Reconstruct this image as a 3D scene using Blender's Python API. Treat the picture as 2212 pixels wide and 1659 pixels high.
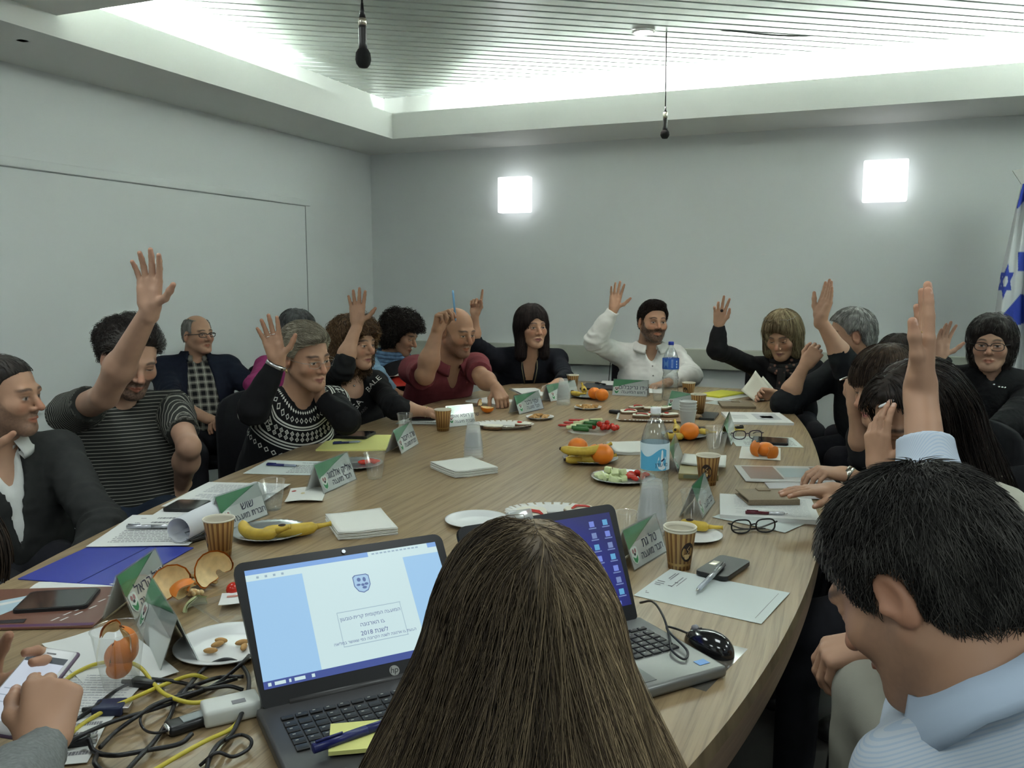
import bpy, bmesh, math, random
import numpy as np
from mathutils import Vector, Matrix
from mathutils.bvhtree import BVHTree
from mathutils.geometry import tessellate_polygon

SC = bpy.context.scene
COL = SC.collection
for o in list(bpy.data.objects):
    bpy.data.objects.remove(o)
R = math.radians

# ------------------------------------------------------------------ camera
W_, H_, F_ = 2212.0, 1659.0, 1840.0
EYE = np.array([0.0, 0.0, 1.41])
YAW, PITCH = R(21.73), R(7.05)
FW = np.array([-math.sin(YAW) * math.cos(PITCH), math.cos(YAW) * math.cos(PITCH), -math.sin(PITCH)])
RT = np.array([math.cos(YAW), math.sin(YAW), 0.0])
UP = np.cross(RT, FW)
cam_d = bpy.data.cameras.new('camera')
cam_d.sensor_fit = 'HORIZONTAL'
cam_d.sensor_width = 36.0
cam_d.lens = 36.0 * F_ / W_
cam_d.clip_start = 0.02
cam = bpy.data.objects.new('camera', cam_d)
COL.objects.link(cam)
cam.matrix_world = Matrix(((RT[0], UP[0], -FW[0], EYE[0]), (RT[1], UP[1], -FW[1], EYE[1]), (RT[2], UP[2], -FW[2], EYE[2]), (0, 0, 0, 1)))
SC.camera = cam

# ------------------------------------------------------------------ world, exposure
SC.view_settings.view_transform = 'Standard'
SC.view_settings.look = 'None'
SC.view_settings.gamma = 1.0
SC.view_settings.use_curve_mapping = False
SC.view_settings.exposure = 1.24
wd = bpy.data.worlds.new('world')
SC.world = wd
wd.use_nodes = True
wd.node_tree.nodes['Background'].inputs[0].default_value = (0.02, 0.022, 0.022, 1)
wd.node_tree.nodes['Background'].inputs[1].default_value = 1.0

XL, YB, XR, YF = -3.717, 6.2, 2.55, -1.6          # left, back, right, front wall
ZS = 2.412                                       # underside of the soffit
XFA, YFA = XL + 0.575, YB - 0.645                # inner faces of the soffit upstand
ZLIP = ZS + 0.178
ZC = ZS + 0.323                                  # slatted ceiling
CG = 0.162                                       # width of the light cove
YBEAM, ZBEAM = 2.75, ZS + 0.088                  # lower plain ceiling over the near half of the room
TZ = 0.74                                        # table top


def area(name, loc, size, power, col, rot=(0, 0, 0), spread=180, spec=1.0):
    l = bpy.data.lights.new(name, 'AREA')
    l.shape = 'RECTANGLE'
    l.size, l.size_y = size
    l.energy = power
    l.color = col
    l.spread = R(spread)
    l.specular_factor = spec
    o = bpy.data.objects.new(name, l)
    o.location = loc
    o.rotation_euler = rot
    COL.objects.link(o)
    return o


COOL = (0.90, 1.0, 1.0)
# fluorescent tubes lying in the back and left light cove, shining up on the slats
area('cove_light_back', ((XFA + XR - 1.0) / 2 + 0.25, YFA + CG * 0.5, ZS + 0.05), (XR - 1.0 - XFA - 0.7, 0.05), 62, COOL, (R(180), 0, 0))
area('cove_light_left', (XFA - CG * 0.5, 3.45, ZS + 0.05), (0.05, 1.3), 42, COOL, (R(180), 0, 0))
area('cove_fill_right', (XR - 0.575 + CG * 0.5, 4.2, ZS + 0.05), (0.05, 2.2), 100, COOL, (R(180), 0, 0))  # added out of view, brightens the right side of the room
# added fill panels in the unseen near ceiling, giving light from the front
FILL_PANELS = [(-2.1, 1.5), (-0.3, 1.5), (1.5, 1.5), (-2.1, -0.5), (-0.3, -0.5), (1.5, -0.5)]
FILL_E = 4.6
SCREEN_E = 0.40


# ------------------------------------------------------------------ pixel helpers: a ray of the photograph cut by a plane of the room
def ray(x, y):
    return FW + RT * ((x - W_ / 2) / F_) - UP * ((y - H_ / 2) / F_)


def at(x, y, d):
    return EYE + ray(x, y) * d


def onz(x, y, z=TZ):
    r = ray(x, y)
    return EYE + r * ((z - EYE[2]) / r[2])


def ony(x, y, Y):
    r = ray(x, y)
    return EYE + r * (Y / r[1])


def onx(x, y, X):
    r = ray(x, y)
    return EYE + r * (X / r[0])


def cv(r, u, c):
    """direction given as right, up, toward the viewer"""
    v = RT * r + np.array([0, 0, 1.0]) * u + np.array([-FW[0], -FW[1], 0]) / math.hypot(FW[0], FW[1]) * c
    return v / np.linalg.norm(v)


# ------------------------------------------------------------------ materials
MATS = {}


def mat(name, col=(0.8, 0.8, 0.8), rough=0.5, metal=0.0, spec=0.5, trans=0.0, ior=1.45, alpha=1.0, emit=None, estr=1.0, noise=None, bump=None, coat=0.0, sheen=0.0, sss=0.0, attr=None, thin=False):
    if name in MATS:
        return MATS[name]
    m = bpy.data.materials.new(name)
    m.use_nodes = True
    nt = m.node_tree
    b = nt.nodes['Principled BSDF']
    b.inputs['Base Color'].default_value = (*col, 1)
    b.inputs['Roughness'].default_value = rough
    b.inputs['Metallic'].default_value = metal
    b.inputs['Specular IOR Level'].default_value = spec
    b.inputs['Transmission Weight'].default_value = trans
    b.inputs['IOR'].default_value = ior
    b.inputs['Alpha'].default_value = alpha
    b.inputs['Coat Weight'].default_value = coat
    b.inputs['Coat Roughness'].default_value = 0.1
    b.inputs['Sheen Weight'].default_value = sheen
    if sss:
        b.inputs['Subsurface Weight'].default_value = sss
        b.inputs['Subsurface Radius'].default_value = (0.012, 0.005, 0.003)
        b.inputs['Subsurface Scale'].default_value = 0.6
    if emit:
        b.inputs['Emission Color'].default_value = (*emit, 1)
        b.inputs['Emission Strength'].default_value = estr
    src = None
    if attr:
        a = nt.nodes.new('ShaderNodeAttribute')
        a.attribute_name = attr
        src = a.outputs['Color']
        nt.links.new(src, b.inputs['Base Color'])
    if noise or bump:
        tc = nt.nodes.new('ShaderNodeTexCoord')
    if noise:
        # noise = (scale, amount[, stretch])
        n = nt.nodes.new('ShaderNodeTexNoise')
        n.inputs['Scale'].default_value = noise[0]
        n.inputs['Detail'].default_value = 4
        mp = nt.nodes.new('ShaderNodeMapping')
        if len(noise) > 2:
            mp.inputs['Scale'].default_value = noise[2]
        nt.links.new(tc.outputs['Object'], mp.inputs[0])
        nt.links.new(mp.outputs[0], n.inputs['Vector'])
        mr = nt.nodes.new('ShaderNodeMapRange')
        mr.inputs[1].default_value, mr.inputs[2].default_value = 0.25, 0.75
        mr.inputs[3].default_value, mr.inputs[4].default_value = 1 - noise[1], 1 + noise[1]
        nt.links.new(n.outputs['Fac'], mr.inputs[0])
        mx = nt.nodes.new('ShaderNodeVectorMath')
        mx.operation = 'SCALE'
        if src:
            nt.links.new(src, mx.inputs[0])
        else:
            mx.inputs[0].default_value = col
        nt.links.new(mr.outputs[0], mx.inputs['Scale'])
        nt.links.new(mx.outputs[0], b.inputs['Base Color'])
    if bump:
        n2 = nt.nodes.new('ShaderNodeTexNoise')
        n2.inputs['Scale'].default_value = bump[0]
        n2.inputs['Detail'].default_value = 3
        nt.links.new(tc.outputs['Object'], n2.inputs['Vector'])
        bp = nt.nodes.new('ShaderNodeBump')
        bp.inputs['Strength'].default_value = bump[1]
        bp.inputs['Distance'].default_value = bump[2] if len(bump) > 2 else 0.002
        nt.links.new(n2.outputs['Fac'], bp.inputs['Height'])
        nt.links.new(bp.outputs[0], b.inputs['Normal'])
    MATS[name] = m
    return m


def wood_mat():
    m = bpy.data.materials.new('oak_veneer')
    m.use_nodes = True
    nt = m.node_tree
    N = nt.nodes.new
    L = nt.links.new
    b = nt.nodes['Principled BSDF']
    tc = N('ShaderNodeTexCoord')
    # broad wandering of the grain
    mp0 = N('ShaderNodeMapping'); mp0.inputs['Scale'].default_value = (1.6, 0.35, 1)
    L(tc.outputs['Object'], mp0.inputs[0])
    n0 = N('ShaderNodeTexNoise'); n0.inputs['Scale'].default_value = 2.0; n0.inputs['Detail'].default_value = 2
    L(mp0.outputs[0], n0.inputs['Vector'])
    wob = N('ShaderNodeVectorMath'); wob.operation = 'MULTIPLY_ADD'
    wob.inputs[1].default_value = (0.09, 0, 0)
    L(n0.outputs['Color'], wob.inputs[0]); L(tc.outputs['Object'], wob.inputs[2])
    mp = N('ShaderNodeMapping'); mp.inputs['Scale'].default_value = (60, 1.4, 1)
    L(wob.outputs[0], mp.inputs[0])
    n1 = N('ShaderNodeTexNoise'); n1.inputs['Scale'].default_value = 1.0; n1.inputs['Detail'].default_value = 5; n1.inputs['Roughness'].default_value = 0.65
    L(mp.outputs[0], n1.inputs['Vector'])
    mp2 = N('ShaderNodeMapping'); mp2.inputs['Scale'].default_value = (170, 5, 1)
    L(wob.outputs[0], mp2.inputs[0])
    n2 = N('ShaderNodeTexNoise'); n2.inputs['Scale'].default_value = 1.0; n2.inputs['Detail'].default_value = 3
    L(mp2.outputs[0], n2.inputs['Vector'])
    wv = N('ShaderNodeTexWave'); wv.wave_type = 'BANDS'; wv.bands_direction = 'X'
    wv.inputs['Scale'].default_value = 7.5; wv.inputs['Distortion'].default_value = 5.0; wv.inputs['Detail'].default_value = 2.0
    wv.inputs['Detail Scale'].default_value = 0.6
    mp3 = N('ShaderNodeMapping'); mp3.inputs['Scale'].default_value = (1.0, 0.10, 1)
    L(wob.outputs[0], mp3.inputs[0]); L(mp3.outputs[0], wv.inputs['Vector'])
    cr = N('ShaderNodeValToRGB')
    cr.color_ramp.elements[0].position = 0.33; cr.color_ramp.elements[0].color = (0.205, 0.138, 0.070, 1)
    cr.color_ramp.elements[1].position = 0.62; cr.color_ramp.elements[1].color = (0.305, 0.218, 0.118, 1)
    add = N('ShaderNodeMath'); add.operation = 'MULTIPLY_ADD'; add.inputs[1].default_value = 0.10
    L(wv.outputs['Fac'], add.inputs[0]); L(n1.outputs['Fac'], add.inputs[2])
    sub = N('ShaderNodeMath'); sub.operation = 'SUBTRACT'; sub.inputs[1].default_value = 0.01
    L(add.outputs[0], sub.inputs[0]); L(sub.outputs[0], cr.inputs[0])
    mx = N('ShaderNodeMix'); mx.data_type = 'RGBA'; mx.blend_type = 'MULTIPLY'; mx.inputs['Factor'].default_value = 1.0
    mr = N('ShaderNodeMapRange'); mr.inputs[1].default_value = 0.34; mr.inputs[2].default_value = 0.5; mr.inputs[3].default_value = 0.72; mr.inputs[4].default_value = 1.0
    L(n2.outputs['Fac'], mr.inputs[0])
    L(cr.outputs[0], mx.inputs['A']); L(mr.outputs[0], mx.inputs['B'])
    L(mx.outputs['Result'], b.inputs['Base Color'])
    rr = N('ShaderNodeMapRange'); rr.inputs[3].default_value = 0.42; rr.inputs[4].default_value = 0.28
    L(n2.outputs['Fac'], rr.inputs[0]); L(rr.outputs[0], b.inputs['Roughness'])
    bp = N('ShaderNodeBump'); bp.inputs['Strength'].default_value = 0.25; bp.inputs['Distance'].default_value = 0.0012
    L(n2.outputs['Fac'], bp.inputs['Height']); L(bp.outputs[0], b.inputs['Normal'])
    b.inputs['Specular IOR Level'].default_value = 0.42
    MATS['oak_veneer'] = m
    return m


# ------------------------------------------------------------------ objects
def tag(o, label=None, cat=None, group=None, kind=None):
    if label: o['label'] = label
    if cat: o['category'] = cat
    if group: o['group'] = group
    if kind: o['kind'] = kind
    return o


def empty(name, loc, label, cat, group=None, rz=0.0):
    o = bpy.data.objects.new(name, None)
    o.empty_display_size = 0.05
    o.location = tuple(float(v) for v in loc)
    o.rotation_euler = (0, 0, rz)
    COL.objects.link(o)
    return tag(o, label, cat, group)


def link_mesh(name, me, mats, parent=None, loc=None, smooth=None):
    o = bpy.data.objects.new(name, me)
    COL.objects.link(o)
    for m in (mats if isinstance(mats, (list, tuple)) else [mats]):
        me.materials.append(m)
    if parent is not None:
        o.parent = parent
    if loc is not None:
        o.location = tuple(float(v) for v in loc)
    if smooth is not None:
        me.polygons.foreach_set('use_smooth', np.full(len(me.polygons), smooth))
    return o


class MB:
    """collects polygons of one mesh object"""
    def __init__(s):
        s.v, s.f, s.m, s.sm = [], [], [], []

    def add(s, verts, faces, mi=0, smooth=False):
        n = len(s.v)
        s.v += [tuple(float(c) for c in v) for v in verts]
        s.f += [tuple(i + n for i in f) for f in faces]
        s.m += [mi] * len(faces)
        s.sm += [smooth] * len(faces)
        return s

    def box(s, c, d, rz=0.0, mi=0, bev=0.0, rot=None):
        x, y, z = d[0] / 2, d[1] / 2, d[2] / 2
        bm = bmesh.new()
        bmesh.ops.create_cube(bm, size=1.0)
        for v in bm.verts:
            v.co = Vector((v.co.x * d[0], v.co.y * d[1], v.co.z * d[2]))
        if bev > 0:
            bmesh.ops.bevel(bm, geom=list(bm.edges), offset=min(bev, 0.45 * min(d)), segments=2, affect='EDGES', profile=0.6)
        M = rot if rot is not None else Matrix.Rotation(rz, 3, 'Z')
        vs = [M @ v.co + Vector([float(q) for q in c]) for v in bm.verts]
        for i, v in enumerate(bm.verts): v.index = i
        fs = [[v.index for v in f.verts] for f in bm.faces]
        bm.free()
        return s.add(vs, fs, mi, bev > 0)

    def prism(s, poly, z0, z1, mi=0, smooth=False, top_mi=None):
        """vertical prism of a 2-d outline (counter-clockwise)"""
        n = len(poly)
        vs = [(p[0], p[1], z0) for p in poly] + [(p[0], p[1], z1) for p in poly]
        s.add(vs, [tuple(range(n))[::-1]] + [(i, (i + 1) % n, (i + 1) % n + n, i + n) for i in range(n)], mi, smooth)
        s.add([vs[i + n] for i in range(n)], [tuple(range(n))], mi if top_mi is None else top_mi, False)
        return s

    def lathe(s, prof, n=32, c=(0, 0, 0), mi=0, smooth=True, rot=None, cap=True):
        """profile of (radius, z)"""
        vs, fs = [], []
        M = rot if rot is not None else Matrix.Identity(3)
        for r, z in prof:
            for k in range(n):
                a = 2 * math.pi * k / n
                vs.append(M @ Vector((r * math.cos(a), r * math.sin(a), z)) + Vector([float(q) for q in c]))
        for i in range(len(prof) - 1):
            for k in range(n):
                fs.append((i * n + k, i * n + (k + 1) % n, (i + 1) * n + (k + 1) % n, (i + 1) * n + k))
        if cap:
            if prof[0][0] > 1e-6: fs.append(tuple(range(n))[::-1])
            if prof[-1][0] > 1e-6: fs.append(tuple((len(prof) - 1) * n + k for k in range(n)))
        return s.add(vs, fs, mi, smooth)

    def tube(s, pts, r, n=8, mi=0, smooth=True, closed=False, flat=1.0):
        """tube along points; r a number or a list"""
        pts = [Vector([float(c) for c in p]) for p in pts]
        m = len(pts)
        rr = r if isinstance(r, (list, tuple, np.ndarray)) else [r] * m
        vs, fs = [], []
        t0 = None
        for i, p in enumerate(pts):
            a = pts[(i - 1) % m] if (i > 0 or closed) else p
            b = pts[(i + 1) % m] if (i < m - 1 or closed) else p
            t = (b - a).normalized() if (b - a).length > 1e-9 else Vector((0, 0, 1))
            if t0 is None:
                u = t.orthogonal().normalized()
                if abs(t.z) < 0.9:
                    u = (Vector((0, 0, 1)) - t * t.z).normalized()
            else:
                u = (u - t * u.dot(t))
                u = u.normalized() if u.length > 1e-6 else t.orthogonal().normalized()
            t0 = t
            w = t.cross(u)
            for k in range(n):
                an = 2 * math.pi * k / n
                vs.append(p + (u * math.cos(an) * flat + w * math.sin(an)) * float(rr[i]))
        for i in range(m if closed else m - 1):
            j = (i + 1) % m
            for k in range(n):
                fs.append((i * n + k, i * n + (k + 1) % n, j * n + (k + 1) % n, j * n + k))
        if not closed:
            fs.append(tuple(range(n))[::-1])
            fs.append(tuple((m - 1) * n + k for k in range(n)))
        return s.add(vs, fs, mi, smooth)

    def sphere(s, c, r, n=16, mi=0, rot=None):
        rr = (r, r, r) if not isinstance(r, (tuple, list)) else r
        m = max(6, n // 2)
        vs, fs = [], []
        M = rot if rot is not None else Matrix.Identity(3)
        for i in range(m + 1):
            th = math.pi * i / m
            for k in range(n):
                a = 2 * math.pi * k / n
                vs.append(M @ Vector((rr[0] * math.sin(th) * math.cos(a), rr[1] * math.sin(th) * math.sin(a), rr[2] * math.cos(th))) + Vector([float(q) for q in c]))
        for i in range(m):
            for k in range(n):
                fs.append((i * n + k, (i + 1) * n + k, (i + 1) * n + (k + 1) % n, i * n + (k + 1) % n))
        return s.add(vs, fs, mi, True)

    def build(s, name, mats, parent=None, loc=None, label=None, cat=None, group=None, kind=None, rz=0.0, weld=True):
        me = bpy.data.meshes.new(name)
        me.from_pydata(s.v, [], s.f)
        me.polygons.foreach_set('material_index', s.m)
        me.polygons.foreach_set('use_smooth', s.sm)
        if weld:
            bm = bmesh.new(); bm.from_mesh(me)
            bmesh.ops.remove_doubles(bm, verts=bm.verts, dist=1e-5)
            bm.to_mesh(me); bm.free()
        me.update()
        o = link_mesh(name, me, mats, parent, loc)
        if rz: o.rotation_euler = (0, 0, rz)
        return tag(o, label, cat, group, kind)


def spline(pts, n=8, closed=False):
    """Catmull-Rom through the points"""
    P = [np.array(p, float) for p in pts]
    m = len(P)
    out = []
    for i in range(m if closed else m - 1):
        p0 = P[(i - 1) % m] if (i > 0 or closed) else P[i] * 2 - P[i + 1]
        p1, p2 = P[i], P[(i + 1) % m]
        p3 = P[(i + 2) % m] if (i < m - 2 or closed) else p2 * 2 - p1
        for k in range(n):
            t = k / n
            out.append(0.5 * ((2 * p1) + (p2 - p0) * t + (2 * p0 - 5 * p1 + 4 * p2 - p3) * t * t + (3 * p1 - p0 - 3 * p2 + p3) * t ** 3))
    if not closed: out.append(P[-1])
    return out


def text_mesh(s, size, mi=0, align='CENTER', space=1.0, hebrew=False, extrude=0.0):
    """a line of lettering as flat polygons in the x-y plane: (verts, faces)"""
    c = bpy.data.curves.new('t', 'FONT')
    c.body = s[::-1] if hebrew else s
    c.size = size
    c.align_x = align
    c.align_y = 'CENTER'
    c.space_character = space
    c.resolution_u = 4
    c.fill_mode = 'NONE'
    o = bpy.data.objects.new('t', c)
    COL.objects.link(o)
    dg = bpy.context.evaluated_depsgraph_get()
    me = bpy.data.meshes.new_from_object(o.evaluated_get(dg))
    co = [tuple(v.co) for v in me.vertices]
    nb = {}
    for e in me.edges:
        a, b = e.vertices
        nb.setdefault(a, []).append(b); nb.setdefault(b, []).append(a)
    loops, seen = [], set()
    for s0 in nb:
        if s0 in seen: continue
        lp, cur, prev = [], s0, None
        while cur is not None and cur not in seen:
            seen.add(cur); lp.append(cur)
            nx = [q for q in nb[cur] if q != prev and q not in seen]
            prev, cur = cur, (nx[0] if nx else None)
        if len(lp) > 2: loops.append(lp)

    def inside(pt, lp):
        c_ = False
        for i in range(len(lp)):
            x0, y0 = co[lp[i]][:2]; x1, y1 = co[lp[i - 1]][:2]
            if (y0 > pt[1]) != (y1 > pt[1]) and pt[0] < (x1 - x0) * (pt[1] - y0) / (y1 - y0) + x0: c_ = not c_
        return c_
    depth = [sum(inside(co[l[0]], m) for m in loops if m is not l) for l in loops]
    vs, fs = [], []
    for l, d in zip(loops, depth):
        if d % 2: continue
        grp = [l] + [m for m, dm in zip(loops, depth) if dm == d + 1 and inside(co[m[0]], l)]
        flat = [co[i] for g in grp for i in g]
        for t in tessellate_polygon([[Vector(co[i]) for i in g] for g in grp]):
            a, b, c3 = (flat[i] for i in t)
            if (b[0] - a[0]) * (c3[1] - a[1]) - (b[1] - a[1]) * (c3[0] - a[0]) < 0: t = t[::-1]
            fs.append(tuple(i + len(vs) for i in t))
        vs += flat
    bpy.data.objects.remove(o)
    bpy.data.meshes.remove(me)
    bpy.data.curves.remove(c)
    return vs, fs
# ================================================================== the room
WALL = mat('wall_paint', (0.79, 0.82, 0.81), 0.55, noise=(1.2, 0.015), bump=(180, 0.08, 0.0006))
SOF = mat('soffit_paint', (0.83, 0.84, 0.80), 0.6)
SLAT = mat('slat_metal', (0.46, 0.49, 0.46), 0.27, spec=0.6, metal=0.35)
PLEN = mat('plenum_dark', (0.02, 0.022, 0.025), 0.9)
FLOOR = mat('floor_dark', (0.075, 0.068, 0.062), 0.45, noise=(6, 0.25))
TRUNK = mat('trunking', (0.52, 0.54, 0.46), 0.4)
LAMP = mat('lamp_white', (0.9, 0.9, 0.9), 0.4, emit=(0.93, 0.97, 1.0), estr=0.8)


def wall(name, c, d, m=WALL):
    return MB().box(c, d).build(name, m, kind='structure')


T = 0.12
wall('floor', ((XL + XR) / 2, (YB + YF) / 2, -0.05), (XR - XL + 2 * T, YB - YF + 2 * T, 0.1), FLOOR)
wall('wall_left', (XL - T / 2, (YB + YF) / 2, 1.45), (T, YB - YF, 2.9))
wall('wall_back', ((XL + XR) / 2, YB + T / 2, 1.45), (XR - XL + 2 * T, T, 2.9))
wall('wall_right', (XR + T / 2, (YB + YF) / 2, 1.45), (T, YB - YF, 2.9))
wall('wall_front', ((XL + XR) / 2, YF - T / 2, 1.45), (XR - XL + 2 * T, T, 2.9))

# soffit all round the slatted ceiling: a box section with an upstand that hides the cove lamps
XRA = XR - 0.575
SB = 0.03
mb = MB()
yw0 = YBEAM
# trays
mb.box(((XL + XFA) / 2, (yw0 + YB) / 2, ZS + SB / 2), (XFA - XL, YB - yw0, SB))
mb.box(((XFA + XRA) / 2, (YFA + YB) / 2, ZS + SB / 2), (XRA - XFA, YB - YFA, SB))
mb.box(((XR + XRA) / 2, (yw0 + YB) / 2, ZS + SB / 2), (XR - XRA, YB - yw0, SB))
# upstands
mb.box((XFA - SB / 2, (yw0 + YFA + SB) / 2, (ZS + SB + ZLIP) / 2), (SB, YFA + SB - yw0, ZLIP - ZS - SB))
mb.box(((XFA + XRA) / 2, YFA + SB / 2, (ZS + SB + ZLIP) / 2), (XRA - XFA + 2 * SB, SB, ZLIP - ZS - SB))
mb.box((XRA + SB / 2, (yw0 + YFA + SB) / 2, (ZS + SB + ZLIP) / 2), (SB, YFA + SB - yw0, ZLIP - ZS - SB))
# cove back walls
mb.box((XFA - CG - 0.02, (yw0 + YFA + CG) / 2, (ZS + ZC) / 2 + 0.05), (0.04, YFA + CG - yw0 + 0.08, ZC - ZS + 0.1))
mb.box(((XFA + XRA) / 2, YFA + CG + 0.02, (ZS + ZC) / 2 + 0.05), (XRA - XFA + 2 * CG + 0.08, 0.04, ZC - ZS + 0.1))
mb.box((XRA + CG + 0.02, (yw0 + YFA + CG) / 2, (ZS + ZC) / 2 + 0.05), (0.04, YFA + CG - yw0 + 0.08, ZC - ZS + 0.1))
mb.build('trim_1', SOF, kind='structure')

# plain lower ceiling over the near half of the room (with openings for the added fill panels) and the rest of its soffit
mb = MB()
mb.box(((XFA + XRA) / 2, (YF + YBEAM - 0.06) / 2, ZBEAM + 0.06), (XRA - XFA, YBEAM - 0.06 - YF, 0.12))
mb.box(((XFA + XRA) / 2, YBEAM - 0.03, ZBEAM + 0.2), (XRA - XFA, 0.06, 0.4))
mb.box(((XL + XFA) / 2, (YF + YBEAM) / 2, ZS + 0.1), (XFA - XL, YBEAM - YF, 0.2))
mb.box(((XR + XRA) / 2, (YF + YBEAM) / 2, ZS + 0.1), (XR - XRA, YBEAM - YF, 0.2))
mb.build('ceiling_near', SOF, kind='structure')
bpy.data.objects['ceiling_near'].name = 'trim_2'


# slatted metal ceiling, slats laid on the diagonal
def clip_poly(poly, a, b, c):
    out = []
    for i in range(len(poly)):
        p, q = poly[i], poly[(i + 1) % len(poly)]
        dp, dq = a * p[0] + b * p[1] - c, a * q[0] + b * q[1] - c
        if dp <= 0: out.append(p)
        if dp * dq < 0:
            t = dp / (dp - dq)
            out.append((p[0] + (q[0] - p[0]) * t, p[1] + (q[1] - p[1]) * t))
    return out


x0, x1, y0, y1 = XFA - CG, XRA + CG, YBEAM, YFA + CG
ANG = R(34)
ca, sa = math.cos(ANG), math.sin(ANG)
mb = MB()
PITCHS, WS = 0.098, 0.085
cx0, cy0 = (x0 + x1) / 2, (y0 + y1) / 2
for i in range(-50, 51):
    v0 = i * PITCHS
    prof = [(0, 0.010), (0.004, 0.0), (WS - 0.004, 0.0), (WS, 0.010)]     # gently turned-up edges
    for j in range(3):
        a0, z0 = prof[j]
        a1, z1 = prof[j + 1]
        rect = [(cx0 + ca * u - sa * v, cy0 + sa * u + ca * v) for u, v in ((-8, v0 + a0), (8, v0 + a0), (8, v0 + a1), (-8, v0 + a1))]
        for cl in ((-1, 0, -x0), (1, 0, x1), (0, -1, -y0), (0, 1, y1)):
            rect = clip_poly(rect, *cl)
            if len(rect) < 3: break
        if len(rect) >= 3:
            vs = []
            for p in rect:
                v = -sa * (p[0] - cx0) + ca * (p[1] - cy0) - v0
                tt = (v - a0) / (a1 - a0)
                vs.append((p[0], p[1], ZC + z0 + (z1 - z0) * tt))
            mb.add(vs, [tuple(range(len(vs)))[::-1]], 0)
mb.box(((x0 + x1) / 2, (y0 + y1) / 2, ZC + 0.075), (x1 - x0 + 0.08, y1 - y0 + 0.08, 0.05), mi=1)
mb.build('ceiling', [SLAT, PLEN], kind='structure')

# one slat edge has come loose and sags
crk = [onz(x, y, ZC - 0.002) for x, y in ((1555, 66), (1600, 69), (1650, 75), (1700, 78), (1752, 78))]
mb = MB()
mb.tube(spline(crk, 6), [0.001] + [0.006] * 23 + [0.001], n=6, flat=0.4)
mb.build('trim_3', PLEN, kind='structure')

# the added fill panels, out of view in the near ceiling
for k, (x, y) in enumerate(FILL_PANELS):
    e = empty('fill_panel', (x, y, ZBEAM - 0.012), None, None)
    tag(e, 'added square fill-light panel, unseen in the plain near ceiling', 'ceiling lamp', 'fill panels in the near ceiling')
    MB().box((0, 0, 0.004), (0.62, 0.62, 0.016)).build('lamp_frame', SOF, e)
    MB().box((0, 0, -0.005), (0.56, 0.56, 0.004)).build('diffuser', mat('fill_glow', (0.9, 0.9, 0.9), 0.5, emit=COOL, estr=FILL_E), e)

# recessed downlight among the slats
p = onz(1390, 69, ZC - 0.004)
dl = empty('downlight', p, 'round recessed downlight glowing in the slatted ceiling beside the hanging microphone cord', 'downlight')
MB().lathe([(0.062, 0.004), (0.062, -0.004), (0.05, -0.006), (0.048, 0.0)], 32, cap=False).build('lamp_ring', mat('white_metal', (0.8, 0.8, 0.78), 0.35), dl)
MB().lathe([(0.0, -0.002), (0.048, -0.002)], 32, cap=False).build('lamp_lens', mat('downlight_glow', (0.9, 0.9, 0.9), 0.5, emit=(1.0, 0.95, 0.97), estr=30), dl)
sp = bpy.data.lights.new('downlight_beam', 'SPOT')
sp.energy = 14; sp.spot_size = R(110); sp.spot_blend = 0.8; sp.shadow_soft_size = 0.05; sp.color = (1, 0.93, 0.85)
so = bpy.data.objects.new('downlight_beam', sp); so.location = (p[0], p[1], p[2] - 0.02); COL.objects.link(so)

# square wall lamps
for lab, q in (('square glowing wall lamp above the dark-haired woman with the necklace', (-2.592, -2.332, 1.908, 2.175)), ('square glowing wall lamp nearer the flag', (0.025, 0.297, 1.905, 2.172))):
    s = YB / 6.3
    a, b_, c, d = q[0] * s, q[1] * s, q[2], q[3]
    e = empty('wall_lamp', ((a + b_) / 2, YB, (c + d) / 2), lab, 'wall lamp')
    w, h = b_ - a, d - c
    MB().box((0, -0.012, 0), (w * 0.86, 0.024, h * 0.86)).build('back_plate', mat('white_metal'), e)
    MB().box((0, -0.062, 0), (w, 0.076, h), bev=0.012).build('glass_shade', LAMP, e)

# cable trunking on the back wall
zt0, zt1 = 0.765, 0.909
MB().box(((XL + XR) / 2, YB - 0.0275, (zt0 + zt1) / 2), (XR - XL - 0.004, 0.055, zt1 - zt0), bev=0.006).build('trim_4', TRUNK, kind='structure')

# flush board with a proud frame on the left wall
ya, yb_ = 0.9, onx(657, 445, XL)[1]
zt = onx(657, 445, XL)[2]
LW = mat('board_white', (0.79, 0.82, 0.81), 0.5)
e = empty('wall_board', (XL, (ya + yb_) / 2, 0.95), 'large flush white board with a thin dark edge line on the left wall', 'wall board')
yc = (ya + yb_) / 2
MB().box((0.004, 0, (0.75 + zt) / 2 - 0.95), (0.008, yb_ - ya, zt - 0.75)).build('panel', LW, e)
lm = mat('board_edge_line', (0.40, 0.42, 0.42), 0.6)
MB().box((0.009, 0, zt - 0.95), (0.006, yb_ - ya, 0.007)).build('top_edge', lm, e)
MB().box((0.009, yb_ - yc, (0.75 + zt) / 2 - 0.95), (0.006, 0.006, zt - 0.75)).build('side_edge', lm, e)
MB().box((0.012, 0.02, zt + 0.024 - 0.95), (0.024, yb_ - ya + 0.05, 0.046), bev=0.004).build('top_rail', LW, e)

# small mark on the back wall
p = ony(1650, 550, YB)
MB().box((p[0], YB - 0.003, p[2]), (0.03, 0.006, 0.006), bev=0.002).build('wall_hook', mat('white_metal'), label='tiny white hook high on the back wall below the wall lamps', cat='hook')

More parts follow.
